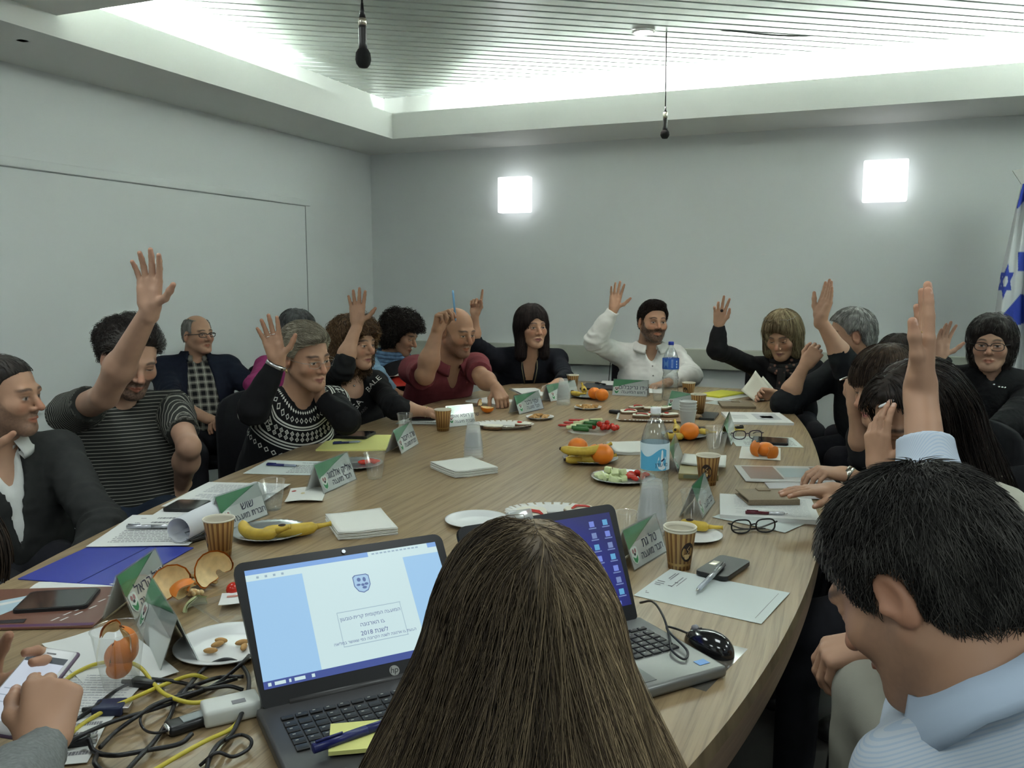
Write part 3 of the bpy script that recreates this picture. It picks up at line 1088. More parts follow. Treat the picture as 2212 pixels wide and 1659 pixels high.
def make_hair(h, style, res, parent, origin, name='hair', nm_col=None):
    F, cut = hair_local(h, style)
    base = np.array(style['col'], float)
    hi = np.array(style.get('col2', base), float)
    G = Field(); G.ops = list(F.ops); G.disp, G.amp = F.disp, F.amp
    disp = F.disp
    G2 = Field(); G2.ops = list(F.ops)
    H = Field()
    H.ops = list(F.ops)
    H.disp = lambda P: disp(P)
    H.amp = F.amp
    ev = H.eval
    # cut after displacement
    tap = style.get('taper', .75) * style.get('t', .012) * h.s
    class Cut(Field):
        def eval(s, P, cen=None, rad=0.0, far=0.03):
            d = Field.eval(s, P, cen, rad, far)
            c = cut(P)
            return np.maximum(d + tap * np.clip(1 + c / .028, 0, 1) ** 2, c)
    K = Cut(); K.ops, K.disp, K.amp = H.ops, H.disp, H.amp
    V, Q = K.mesh(res)
    mixw = np.clip(0.5 + 0.55 * vnoise(h.loc(V) * np.array(style.get('cstretch', (90, 90, 12))), 1.0), 0, 1)[:, None]
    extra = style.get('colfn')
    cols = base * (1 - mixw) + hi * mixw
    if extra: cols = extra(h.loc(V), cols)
    parts = [(V - origin, Q, 0, cols)]
    ns = style.get('strands', 500)
    if ns:
        m = style.get('steps', 10)
        step = style.get('len', .05) * h.s / (m - 1)
        i = RNG.randint(0, len(V), ns)
        P = V[i].copy()
        crown = h.w(*style.get('crown', (0, -.045, .125)))
        grav = style.get('grav', 0.35)
        offs = RNG.uniform(0.0005, style.get('lift', .004), ns) * h.s
        flow = style.get('flow')
        S = np.zeros((ns, m, 3))
        alive = np.ones(ns, bool)
        G2.disp = None
        curl = style.get('curl', 0.0)
        ph = RNG.uniform(0, 6.28, ns)
        fq = RNG.uniform(.7, 1.3, ns)
        jit = RNG.normal(0, style.get('jitter', .15), (ns, 3))
        for j in range(m):
            S[:, j] = P
            n = G2.grad(P)
            f = (P - crown)
            f /= np.linalg.norm(f, axis=-1, keepdims=True) + 1e-9
            if flow is not None: f = flow(h.loc(P)) @ h.M.T
            f = f * (1 - grav) + np.array([0, 0, -1.0]) * grav + jit
            f = f - n * np.sum(f * n, -1, keepdims=True)
            f /= np.linalg.norm(f, axis=-1, keepdims=True) + 1e-9
            Pn = P + f * step
            d = G2.eval(Pn)
            Pn = Pn - n * np.clip(d - offs * (1 + j * style.get('rise', .12)), -.006, .006)[:, None]
            ok = cut(Pn) < style.get('over', .004)
            alive &= ok
            P = np.where(alive[:, None], Pn, P + f * 1e-5)
        if curl:
            n0 = G2.grad(S[:, m // 2])
            tt = np.linspace(0, 1, m)
            an = ph[:, None] + tt[None] * style.get('turns', 2.5) * 6.28 * fq[:, None]
            b = np.cross(n0, S[:, -1] - S[:, 0]); b /= np.linalg.norm(b, axis=-1, keepdims=True) + 1e-9
            S = S + (n0[:, None] * (np.cos(an)[..., None] + .6) + b[:, None] * np.sin(an)[..., None]) * curl * h.s * np.minimum(1, tt * 3)[None, :, None]
        u = RNG.rand(ns, 1)
        u = np.clip(u * .7 + .45 * vnoise(h.loc(S[:, 0]) * 45, 1.0)[:, None], 0, 1)
        cc = (base * (1 - u) + hi * u) * RNG.uniform(.7, 1.35, (ns, 1))
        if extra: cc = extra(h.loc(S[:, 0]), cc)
        SV, SQ, SCc = strands_mesh(S, style.get('w', .0009), cc)
        parts.append((SV - origin, SQ, 0, SCc))
    me = np_mesh(name, parts)
    return link_mesh(name, me, HAIRMAT, parent)


# ------------------------------------------------------------------ clothing materials
def cloth(name, col, rough=0.85, noise=(40, .12), **kw):
    return mat(name, col, rough, spec=0.2, sheen=kw.pop('sheen', 0.0), noise=noise, bump=kw.pop('bump', (600, .25, .0008)), **kw)


def node_math(nt):
    def M(op, a, b=None, c=None):
        n = nt.nodes.new('ShaderNodeMath'); n.operation = op
        for i, v in enumerate((a, b, c)):
            if v is None: continue
            if isinstance(v, (int, float)): n.inputs[i].default_value = v
            else: nt.links.new(v, n.inputs[i])
        return n.outputs[0]
    return M


def pattern_mat(name, kind, c0, c1, rough=0.85, **kw):
    """cloth whose pattern is woven along the coordinates stored with the mesh (Col = along, across)"""
    if name in MATS: return MATS[name]
    m = mat(name, c0, rough, spec=0.2)
    nt = m.node_tree
    M = node_math(nt)
    at_ = nt.nodes.new('ShaderNodeAttribute'); at_.attribute_name = 'Col'
    sx = nt.nodes.new('ShaderNodeSeparateColor')
    nt.links.new(at_.outputs['Color'], sx.inputs[0])
    u, v = sx.outputs[0], sx.outputs[1]
    if kind == 'stripes':
        f = M('FRACT', M('DIVIDE', u, kw['period']))
        fac = M('LESS_THAN', f, kw['duty'])
    elif kind == 'plaid':
        pu = M('LESS_THAN', M('FRACT', M('DIVIDE', u, kw['period'])), .5)
        pv = M('LESS_THAN', M('FRACT', M('DIVIDE', v, kw['period'])), .5)
        lu = M('LESS_THAN', M('ABSOLUTE', M('SUBTRACT', M('FRACT', M('DIVIDE', u, kw['period'])), .25)), .05)
        lv = M('LESS_THAN', M('ABSOLUTE', M('SUBTRACT', M('FRACT', M('DIVIDE', v, kw['period'])), .25)), .05)
        fac = M('MINIMUM', M('ADD', M('MULTIPLY', M('ADD', pu, pv), .22), M('MULTIPLY', M('MAXIMUM', lu, lv), .5)), 1.0)
    else:                                                      # knitted yoke: rings of stripes and lozenges round the neck
        fac = None
        def add(x):
            nonlocal fac
            fac = x if fac is None else M('MAXIMUM', fac, x)
        def loz(r0, per, lo, hi):
            mm = M('ADD', M('ABSOLUTE', M('MULTIPLY', M('SUBTRACT', M('FRACT', M('DIVIDE', v, per)), .5), per)), M('ABSOLUTE', M('SUBTRACT', u, r0)))
            add(M('MULTIPLY', M('LESS_THAN', mm, hi), M('GREATER_THAN', mm, lo)))
        def band(r0, w): add(M('LESS_THAN', M('ABSOLUTE', M('SUBTRACT', u, r0)), w))
        loz(.026, .016, -1, .0062)
        loz(.052, .026, .0060, .0100)
        band(.074, .0028); band(.083, .0022)
        loz(.100, .024, .0055, .0095); loz(.100, .024, -1, .003)
        loz(.118, .024, .0055, .0095); loz(.118, .024, -1, .003)
        band(.136, .0030); band(.147, .0030); band(.158, .0022)
        loz(.186, .027, .0060, .0102)
        fac = M('MULTIPLY', fac, M('MULTIPLY', M('GREATER_THAN', u, .012), M('GREATER_THAN', sx.outputs[2], .5)))
    mx = nt.nodes.new('ShaderNodeMix'); mx.data_type = 'RGBA'
    mx.inputs['A'].default_value = (*c0, 1); mx.inputs['B'].default_value = (*c1, 1)
    nt.links.new(fac, mx.inputs['Factor'])
    nt.links.new(mx.outputs['Result'], nt.nodes['Principled BSDF'].inputs['Base Color'])
    return m


# ------------------------------------------------------------------ a seated person
FLOORY = 0.0
PEOPLE = {}


_OL = np.array(table_outline(-.02))


def lift(V):
    """what rests on the table is pressed flat on its top instead of sinking in"""
    i = np.nonzero((V[:, 2] > .62) & (V[:, 2] < TZ + .0015))[0]
    if len(i):
        P = V[i]
        c = np.zeros(len(i), bool)
        for k in range(len(_OL)):
            (x0, y0), (x1, y1) = _OL[k], _OL[k - 1]
            m = (y0 > P[:, 1]) != (y1 > P[:, 1])
            if m.any(): c[m] ^= P[m, 0] < (x1 - x0) * (P[m, 1] - y0) / (y1 - y0) + x0
        V[i[c], 2] = TZ + .0015
    return V


def on_table(p, r):
    q = (p[0] - TCX) / (TA - .03), (p[1] - TCY) / (TB_ - .03)
    if abs(q[0]) ** TN + abs(q[1]) ** TN < 1 and TY0 < p[1] < TY1 and .55 < p[2] < TZ + r: p[2] = TZ + r
    return p


class Person:
    """head = (px, py, depth); facing and chest directions as (right, up, toward viewer)"""

    def __init__(s, key, label, head, face, chest, skin, roll=0.0, hs=1.0, female=False, lean=.05, build=1.0, neck=.0, seat=.47, sideways=0.0, res=.0035, colors=None, headkw=None, shrug=0.0, twist=None, neckfwd=.02, breast=0.0, nl=1.0):
        s.key, s.label, s.res = key, label, res
        s.skin = np.array(skin, float)
        s.hs, s.female = hs, female
        C = at(*head)
        s.h = Head(C, cv(*face), R(roll), hs, female, **(headkw or {}))
        s.colkw = colors or {}
        s.f = nrm(cv(chest[0], 0, chest[1]))
        s.r = nrm(np.cross(s.f, [0, 0, 1.0]))
        b = build
        s.b = b
        # base of the neck below and behind the head
        s.N = C + s.h.M @ A_(0, -.04, -.10) * hs + A_(0, 0, -.065) * hs * nl - s.f * neckfwd
        seat_top = seat
        s.seat = seat
        hipz = seat_top + .095
        s.P = s.N - s.f * lean + s.r * sideways
        s.P[2] = hipz
        s.u = nrm(s.N - s.P)
        s.cf = nrm(s.f - s.u * (s.f @ s.u))
        s.cr = np.cross(s.cf, s.u)
        L = np.linalg.norm(s.N - s.P)
        s.L = L
        w = .168 * (0.9 if female else 1.0) * b
        s.S = {'R': s.N - s.u * (.052 - shrug) + s.cr * w, 'L': s.N - s.u * (.052 - shrug) - s.cr * w}
        s.breast = breast
        s.arms = {}
        s.origin = A_(s.P[0], s.P[1], 0.0)
        s.kids = []

    def arm(s, side, E, Wr, F, N, pose='relaxed', cuff=.95, slen=1.0, es=-1, ws=-1, hk=None, thick=1.0, S=None):
        """E, Wr: (px, py) with the depth found from the limb's length, or (px, py, depth)"""
        k = slen * (0.92 if s.female else 1.0)
        if S is not None: s.S[side] = at(*S) if len(S) == 3 else on_ray(s.N, *S, .19, -1)
        e = at(*E) if len(E) == 3 else on_ray(s.S[side], *E, .285 * k, es)
        w = at(*Wr) if len(Wr) == 3 else on_ray(e, *Wr, .25 * k, ws)
        e, w = on_table(e, .045), on_table(w, .034)
        hand = Hand(w, cv(*F), cv(*N), side, pose, (hk or 1.0) * (0.9 if s.female else 1.0))
        s.arms[side] = dict(e=e, w=w, hand=hand, cuff=cuff, th=thick * (0.86 if s.female else 1.0))
        return s

    def torso(s, F, t=0.0, k=.04):
        b, N, u, r, f, L = s.b, s.N, s.u, s.cr, s.cf, s.L
        M = np.stack([r, f, u], 1)
        fe = .9 if s.female else 1.0
        F.el(N - u * .19 - f * .0, A_(.165 * b * fe + t, .112 * b + t, .19 + t), M, k)
        F.el(N - u * (L * .68), A_(.152 * b + t, .118 * b + t, L * .34 + t), M, .06)
        F.el(s.P + u * .04, A_(.178 * b + t, .135 * b + t, .13 + t), M, .06)
        if s.breast:
            for x in (-1, 1):
                F.el(N - u * .225 + r * x * .078 + f * .075, A_(.072 + t, .062 + t, .07 + t) * s.breast, M, .035)
        for sd, x in (('R', 1), ('L', -1)):
            F.rc(N - u * .028 + r * x * .035, s.S[sd], .042 * b + t, .056 * b * fe + t, .035)
        return F

    def build(s, wear, chair=True, legs=True):
        h, N, u = s.h, s.N, s.u
        parts = []
        # ---- skin: head, neck and upper chest
        F = Field()
        h.add(F, s.colkw.pop('mouth', 0.0) if 'mouth' in s.colkw else 0.0)
        nr = (.050 if s.female else .060) * (1 + .5 * (s.b - 1)) * s.hs
        F.rc(h.w(0, -.032, -.062), N + u * .01, nr, nr * 1.12, .03)
        F.rc(h.w(0, .0, -.085), N + s.cf * .015, nr * .62, nr * .6, .03)
        s.torso(F)
        lo = np.minimum(h.c - .17 * s.hs, N - A_(.16, .16, .17))
        hi = np.maximum(h.c + .17 * s.hs, N + A_(.16, .16, .05))
        V, Q = F.mesh(s.res, lo, hi)
        C = h.colors(V, s.skin, **s.colkw)
        parts.append((V - s.origin, Q, 0, C))
        s.Fskin = F
        # ---- arms and hands
        for sd, a in s.arms.items():
            G = Field()
            e, w, th, S = a['e'], a['w'], a['th'], s.S[sd]
            bk = .5 + .5 * s.b
            fa = nrm(w - e)
            q1 = .78 if a['cuff'] > 0 else 1.0
            q2 = .80 if a['cuff'] > .45 else 1.0
            G.rc(S, e, .047 * th * bk * q1, .039 * th * bk * q1, 0)
            G.rc(e, e + (w - e) * .35, .039 * th * bk * q1, .042 * th * bk * q2, .014)
            G.rc(e + (w - e) * .35, w, .042 * th * bk * q2, .0255 * th, .03)
            a['hand'].add(G)
            V, Q = G.mesh(min(s.res, .0032))
            # only what is not deep inside the sleeve
            start = a['cuff'] - .25
            tt = ((V - e) @ fa) / np.linalg.norm(w - e)
            if a['cuff'] < 0:
                up = nrm(e - S); tu = ((V - S) @ up) / np.linalg.norm(e - S)
                ok = tu > -9
            else: ok = tt > -99
            ok = ok | (np.linalg.norm(V - w, axis=1) < .06)
            qm = ok[Q].all(1)
            Q = Q[qm]
            us, inv = np.unique(Q, return_inverse=True)
            V = lift(V[us]); Q = inv.reshape(-1, 4)
            sk = s.skin * (0.97 + .06 * vnoise(V, 50)[:, None])
            hd = a['hand']
            tipd = np.min([np.linalg.norm(V - t, axis=1) for t in hd.tips], 0)
            m = np.clip((.03 - tipd) / .03, 0, 1)[:, None] * .4
            sk = sk * (1 - m) + s.skin * A_(1.15, .85, .82) * m
            # nails
            for t, js in zip(hd.tips, hd.joints):
                dv = nrm(js[-1] - js[-2]); nn = nrm(-hd.N + dv * (hd.N @ dv))
                d = (V - (t - dv * .001)) 
                inn = (d @ nn > .004 * hd.k) & (np.abs(d @ dv) < .006 * hd.k) & (np.linalg.norm(np.cross(d, dv), axis=1) < .009 * hd.k)
                sk[inn] = s.skin * .5 + A_(.36, .24, .20)
            parts.append((V - s.origin, Q, 0, sk))
        me = np_mesh('person', parts)
        o = link_mesh('person', me, SKINMAT, None, s.origin)
        tag(o, s.label, 'person', s.__dict__.get('group'))
        s.o = o
        for wname, kw in wear: s.garment(wname, **kw)
        if legs: s.trousers(**getattr(s, 'legkw', {}))
        if chair: s.chair = chair
        PEOPLE[s.key] = s
        return s

    # ---- clothing on the upper body
    def garment(s, name, material, t=.008, sleeves=True, neck=('crew', .062, .03), res=.0075, folds=(.0045, 16), low=None, coords=None, open_front=None, lab=None, cufft=.004, loose=1.0, clip=None, hem=-.12, bag=0.0):
        N, u, f, r = s.N, s.u, s.cf, s.cr
        T = Field(); s.torso(T, t)
        if bag:
            T.el(N - u * (s.L * .62) + f * bag * .5, A_(.165 * s.b + t + bag, .13 * s.b + t + bag, s.L * .36), np.stack([r, f, u], 1), .08)
        Gs = []
        for sd, a in s.arms.items():
            if not sleeves: continue
            G = Field()
            e, w, th, S = a['e'], a['w'], a['th'] * (.5 + .5 * s.b), s.S[sd]
            tl = t * .9 * loose
            if a['cuff'] < 0:
                q = 1 + a['cuff']
                G.rc(S, S + (e - S) * .3, .051 * th + tl, .050 * th + tl, .03)
                G.cc(S, S + (e - S) * q, .051 * th + tl, .048 * th + tl * 1.15, .02)
            else:
                G.rc(S, e, .050 * th + tl, .041 * th + tl, .03)
                G.rc(e, e + (w - e) * a['cuff'] * .6, .041 * th + tl, (.043 - .006 * a['cuff']) * th + tl * .7, .03)
                G.cc(e, e + (w - e) * a['cuff'], .043 * th + tl, (.044 - .018 * a['cuff']) * th + tl * .45 + cufft, .02)
            Gs.append(G)
        F = Field()
        F.ops = T.ops + [(o[0], o[1], max(o[2], .03), *o[3:]) if o is g.ops[0] else o for g in Gs for o in g.ops]
        kind, nr, nd = neck
        C0 = N + u * .012
        if kind != 'none':
            F.rc(N - u * nd * .4 + f * .012, N + u * .16 + f * .03, nr * s.hs, nr * 1.1 * s.hs, .006, 's')
            if kind == 'v': F.rc(N + u * .02 + f * .07, N - u * (nd + .06) + f * .14, nr * .95, .018, .004, 's')
            if kind == 'scoop': F.el(N - u * .01 + f * .085, A_(nr * 1.25, .07, nd + .03), np.stack([r, f, u], 1), .004, 's')
        if hem is not None:
            hp = s.P + u * hem
            F.fn(lambda P: (hp - P) @ u * 1.0)
        if open_front:
            # opened down the front: (half width at top, half width at bottom)
            a0, a1 = open_front
            def opening(P):
                q = P - N
                y = np.clip(-(q @ u) / s.L, 0, 1)
                wv = a0 + (a1 - a0) * y
                return np.where(q @ f > .02, wv - np.abs(q @ r), -.05)
            F.fn(opening)
        if clip: F.fn(clip)
        am, fr = folds
        am *= 1.25; fr *= 1.25
        F.amp = am * 2.2
        joints = [(a['e'], nrm(a['w'] - s.S[k])) for k, a in s.arms.items()] if sleeves else []
        def disp(P):
            q = (P - N) @ np.stack([r, f, u], 1)
            x = 0
            for je, jd in joints:
                v = P - je
                w = np.exp(-np.sum(v * v, -1) / .011)
                x = x + w * np.sin((v @ jd) * 150 + 3 * vnoise(P, 22)) * .55
            return am * (x + vnoise(q * np.array([1.0, 1.0, .45]), fr) + .6 * np.abs(vnoise(q * np.array([.7, .7, 1.5]) + 3.1, fr * 1.7)) - .25)
        F.disp = disp
        V, Q = F.mesh(res)
        V = lift(V)
        col = None
        if coords == 'along' or coords == 'plaid':
            q = V - N
            uu, vv = -(q @ u), q @ r
            if Gs:
                dt = T.eval(V)
                for sd, g in zip(s.arms, Gs):
                    a = s.arms[sd]
                    dg_ = g.eval(V)
                    m = dg_ < dt - .004
                    S, e, w = s.S[sd], a['e'], a['w']
                    t1 = (V - S) @ nrm(e - S)
                    t2 = np.linalg.norm(e - S) + (V - e) @ nrm(w - e)
                    aa = np.where((V - e) @ nrm(w - e) > 0, t2, t1)
                    uu = np.where(m, aa, uu)
                    if a['cuff'] < 0:
                        cap = m & (t1 > np.linalg.norm(e - S) * (1 + a['cuff']) - .003)
                        uu = np.where(cap, .008, uu)
            col = np.stack([uu + 1.0, vv + 1.0, uu * 0], 1)
        elif coords == 'yoke':
            q = V - (N + u * .0)
            x, y, z = q @ r, q @ f, q @ u
            rr = np.sqrt((x * .9) ** 2 + (y * .75) ** 2 + np.minimum(z, 0) ** 2) - .052
            dt = T.eval(V)
            m = np.ones(len(V))
            for g in Gs: m = np.where(g.eval(V) < dt - .004, 0, m)
            col = np.stack([rr, np.arctan2(x, y + .0) * .15 + 1.0, m], 1)
        parts = [(V - s.origin, Q, 0, col)]
        me = np_mesh(name, parts)
        o = link_mesh(name, me, material, s.o)
        if lab: o['label'] = lab
        setattr(s, 'g_' + name, o)
        return o

    def collar(s, material, r0=.062, h=.04, gap=.35, lab=None, name='collar', res=.004, out=.012, flare=.5, up=0.0):
        """turned-down collar, a conical band round the neck left open in front"""
        N, u, f, r = s.N + s.u * (.016 + up), s.u, s.cf, s.cr
        mb = MB()
        n = 36
        vs, fs = [], []
        for i in range(n + 1):
            a = gap + (2 * math.pi - 2 * gap) * i / n
            d = f * math.cos(a) + r * math.sin(a)
            front = max(0.0, math.cos(a))
            c = N + f * .008 - u * .018 * front
            for (rad, z) in ((r0, .0), (r0 * 1.02, h * .55), (r0 * 1.06, h * .62), (r0 * (1.12 + flare * .3) + out * .6, h * .05 - .012 * front), (r0 * (1.15 + flare * .3) + out * .6, -.004 - .022 * front), (r0 * (1.05 + flare * .2), -.006)):
                vs.append(c + d * rad * s.hs * (1 + .1 * abs(math.sin(a))) + u * z)
        m = 6
        for i in range(n):
            for k in range(m - 1):
                fs.append((i * m + k, i * m + k + 1, (i + 1) * m + k + 1, (i + 1) * m + k))
        mb.add([v - s.origin for v in vs], fs, 0, True)
        o = mb.build(name, material, s.o)
        md = o.modifiers.new('thick', 'SOLIDIFY'); md.thickness = .003
        if lab: o['label'] = lab
        return o

    def trousers(s, material=None, knees=None, res=.013, feet=True, spread=.11, lift=0.0, kneez=None, reach=.42):
        material = material or cloth('dark_trousers', (0.018, 0.018, 0.022))
        F = Field()
        f, r, P = s.f, s.r, s.P
        M = np.stack([r, f, A_(0, 0, 1)], 1)
        F.el(P, A_(.175 * s.b, .15 * s.b, .105), M, 0)
        shoes = []
        for i, x in enumerate((-1, 1)):
            hip = P + r * x * .095 - A_(0, 0, .01)
            kn = P + f * reach + r * x * spread; kn[2] = (kneez or s.seat + .075)
            if knees and knees[i] is not None: kn = np.asarray(knees[i], float)
            an = kn + f * .02; an[2] = .085
            F.rc(hip, kn, .083, .062, .05)
            F.rc(kn, an, .06, .045, .03)
            shoes.append(an)
        F.amp = .006
        F.disp = lambda Q: .006 * vnoise(Q, 14)
        V, Q = F.mesh(res)
        link_mesh('trousers', np_mesh('trousers', [(V - s.origin, Q, 0, None)]), material, s.o)
        for an in shoes:
            G = Field()
            G.rc(an + A_(0, 0, -.03) - f * .03, an + A_(0, 0, -.045) + f * .15, .042, .036, 0)
            G.fn(lambda Q: (.001 - Q[..., 2]))
            V, Q = G.mesh(.012)
            link_mesh('shoe', np_mesh('shoe', [(V - s.origin, Q, 0, None)]), mat('shoe_black', (0.012, 0.011, 0.01), .4), s.o)

    def glasses(s, material, style='full', y=.100, drop=0.0, w=.026, hgt=.017, top=False, name='glasses', thick=.0013):
        h = s.h
        mb = MB()
        z0 = -.004 + drop
        for x in (-1, 1):
            pts = [h.w(x * .032 + w * math.copysign(abs(math.cos(a)) ** .7, math.cos(a)), y - .004 * abs(math.cos(a)) - (.006 if math.cos(a) * x > .5 else 0), z0 + hgt * math.copysign(abs(math.sin(a)) ** .7, math.sin(a))) - s.origin for a in np.linspace(0, 2 * math.pi, 29)[:-1]]
            mb.tube(pts, thick, 6, closed=True)
            mb.tube(spline([h.w(x * (.032 + w), y - .008, z0 + hgt * .5) - s.origin, h.w(x * .075, y - .03, z0 + hgt * .5) - s.origin, h.w(x * .080, .02, z0 + .004) - s.origin, h.w(x * .081, -.01, z0 + .004) - s.origin, h.w(x * .08, -.03, z0 - .012) - s.origin], 4), thick * 1.1, 6)
        mb.tube(spline([h.w(-.007, y, z0 + .003) - s.origin, h.w(0, y + .003, z0 + .006) - s.origin, h.w(.007, y, z0 + .003) - s.origin], 3), thick, 6)
        return mb.build(name, material, s.o)

    def ring(s, sd, finger, material, frac=.35, name='ring', r=.0095):
        hd = s.arms[sd]['hand']
        js = hd.joints[finger]
        a, b = js[0], js[1]
        c = a + (b - a) * frac
        d = nrm(b - a); n1 = nrm(np.cross(d, hd.N)); n2 = np.cross(d, n1)
        pts = [c + (n1 * math.cos(t) + n2 * math.sin(t)) * r * hd.k - s.origin for t in np.linspace(0, 2 * math.pi, 21)[:-1]]
        return MB().tube(pts, .0014, 6, closed=True).build(name, material, s.o)

    def band(s, sd, frac, material, name='bracelet', r=.030, th=.003, flat=2.2):
        a = s.arms[sd]
        d = nrm(a['w'] - a['e'])
        c = a['e'] + (a['w'] - a['e']) * frac
        n1 = nrm(np.cross(d, a['hand'].N)); n2 = np.cross(d, n1)
        pts = [c + (n1 * math.cos(t) + n2 * math.sin(t)) * r * a['th'] - s.origin for t in np.linspace(0, 2 * math.pi, 33)[:-1]]
        mb = MB()
        n = len(pts)
        vs, fs = [], []
        for p in pts:
            o = nrm(p + s.origin - c)
            for q, w in ((0, -flat), (1, -flat), (1, flat), (0, flat)): vs.append(p + o * q * th + d * w * th)
        for i in range(n):
            for k in range(4):
                j = (i + 1) % n
                fs.append((i * 4 + k, i * 4 + (k + 1) % 4, j * 4 + (k + 1) % 4, j * 4 + k))
        mb.add(vs, fs, 0, True)
        return mb.build(name, material, s.o)

    def project(s, o, uv, mi_mat, name, direction, origin_pt, ax, ay, off=.0015, sub=2):
        """lay a flat drawing (verts, faces) on the garment o along -direction"""
        me = o.data
        bv = BVHTree.FromPolygons([Vector(v.co) + Vector([float(c) for c in s.origin]) for v in me.vertices], [tuple(p.vertices) for p in me.polygons])
        vs, fs = uv
        bm = bmesh.new()
        bvts = [bm.verts.new(v) for v in vs]
        for f in fs:
            try: bm.faces.new([bvts[i] for i in f])
            except ValueError: pass
        bmesh.ops.triangulate(bm, faces=bm.faces)
        if sub: bmesh.ops.subdivide_edges(bm, edges=bm.edges, cuts=sub, use_grid_fill=True)
        out = []
        for v in bm.verts:
            p = origin_pt + ax * v.co.x + ay * v.co.y
            hit = bv.ray_cast(Vector([float(c) for c in (p + direction * .3)]), Vector([float(c) for c in -direction]))
            q = np.array(hit[0]) + np.array(hit[1]) * off if hit[0] is not None else p
            out.append(q - s.origin)
        bm.verts.index_update()
        F = [[v.index for v in f.verts] for f in bm.faces]
        bm.free()
        return MB().add(out, F, 0, True).build(name, mi_mat, o, weld=False)
# ================================================================== the people round the table
SK = (.43, .245, .155)
SKD = (.36, .195, .115)
SKL = (.47, .28, .19)
DKH = dict(col=(.012, .009, .008), col2=(.03, .022, .018))
TEE = pattern_mat('striped_tee', 'stripes', (.03, .031, .028), (.30, .29, .25), period=.0125, duty=.22)
BLACKKNIT = cloth('black_knit', (.010, .010, .011))
NAVY = cloth('navy_cloth', (.010, .013, .024))
CHAR = cloth('charcoal_cardigan', (.028, .029, .028))
WHITE = cloth('white_shirt', (.70, .71, .68), noise=(30, .04))
GOLD = mat('gold', (.75, .55, .25), .25, metal=1.0)
SILV = mat('silver', (.75, .75, .74), .25, metal=1.0)
SPEC = mat('spectacle_black', (.01, .01, .011), .3)
WIRE = mat('spectacle_wire', (.35, .33, .3), .3, metal=.9)

# -- man in the charcoal cardigan, profile to the right
p = Person('p2', 'man in charcoal cardigan over a white collar, profile to the right, at left edge', (12, 853, 2.50), (1, -.06, .06), (.80, .60), SK, hs=.97, lean=.02, build=1.12,
           colors=dict(beard=(.10, .065, .05, .6)), headkw=dict(nose=1.15, fat=.006))
p.arm('R', (-130, 1150), (-75, 1000), (.25, 1, .1), (.8, 0, .6), 'open', cuff=.8)
p.arm('L', (222, 1140, 2.45), (150, 1290, 2.28), (1, -.2, .3), (0, -1, 0), 'rest', cuff=.98)
p.build([('cardigan', dict(material=CHAR, t=.016, neck=('v', .060, .16), folds=(.007, 11), open_front=(.03, .0))), ('shirt', dict(material=WHITE, t=.007, sleeves=False, neck=('v', .05, .05), hem=-.05))])
p.collar(WHITE, r0=.066, h=.04, gap=.45, flare=1.0)
make_hair(p.h, dict(t=.006, line=(-.07, -.06, -.02, .0, .052, .072, .085, .1), noise=(.0015, 80), strands=900, len=.02, steps=5, grav=.1, col=(.012, .009, .008), col2=(.035, .028, .022), w=.0007, lift=.002), .004, p.o, p.origin)

# -- man in the striped tee
p = Person('p3', 'bearded man in striped grey tee with curly dark hair tied back, right arm raised', (283, 772, 3.02), (.62, -.42, .66), (.46, .88), SKL, roll=4, hs=1.08, lean=-.03, build=1.02,
           colors=dict(beard=(.03, .022, .018, .92), beard_line=-.035, eyes=.35), headkw=dict(jaw=1.0))
p.arm('R', (226, 856), (325, 668, 2.62), (.05, 1, .12), (-.1, .08, 1), 'open', cuff=-.42, slen=1.08, hk=1.04, thick=1.08)
p.arm('L', (408, 965), (392, 1052), (-.7, -.6, .4), (-.4, -.3, -.85), 'cradle', cuff=-.35, slen=1.05, ws=1)
p.legkw = dict(material=cloth('jeans_dark', (.025, .035, .055)))
p.build([('tee', dict(material=TEE, t=.010, coords='along', neck=('crew', .062, .035), folds=(.006, 12), loose=1.2))])
make_hair(p.h, dict(t=.017, line=(-.07, -.06, -.01, .02, .05, .075, .085, .095), blobs=[((0, -.145, .01), (.055, .055, .055)), ((0, -.12, -.05), (.05, .045, .05)), ((.02, -.17, -.02), (.04, .035, .04))], noise=(.007, 45), strands=2600, len=.045, steps=9,
                    curl=.004, turns=1.2, grav=-.1, crown=(0, .10, .07), w=.0007, lift=.006, **DKH, jitter=.3, colfn=lambda q, c: np.where(((q[:, 1] > .025) & (np.abs(q[:, 0]) > .05))[:, None], np.array([.13, .12, .11]) * (c.mean(1, keepdims=True) / .02) ** .3, c)), .0045, p.o, p.origin)

# -- bald man with glasses by the wall
PLAID = pattern_mat('plaid_flannel', 'plaid', (.012, .012, .013), (.42, .40, .34), period=.042)
p = Person('p4', 'balding man in glasses, navy jacket and plaid shirt sitting against the left wall', (428, 722, 4.62), (.82, .03, .56), (.50, .86), SK, hs=.87, lean=-.12, build=1.0, colors=dict(eyes=.7))
p.arm('R', (372, 868), (450, 905, 4.4), (1, -.1, .3), (0, -1, .2), 'rest', cuff=.98)
p.arm('L', (560, 850), (505, 900, 4.4), (-1, -.1, .3), (0, -1, .2), 'rest', cuff=.98)
p.build([('jacket', dict(material=NAVY, t=.020, neck=('v', .062, .20), folds=(.006, 11), open_front=(.055, .10))), ('shirt', dict(material=PLAID, t=.009, sleeves=False, coords='plaid', hem=-.05))])
p.collar(NAVY, r0=.07, h=.055, gap=.6, out=.014, name='jacket_collar')
p.collar(PLAID, r0=.062, h=.03, gap=.35)
p.glasses(SPEC, w=.026, hgt=.013, thick=.0019)
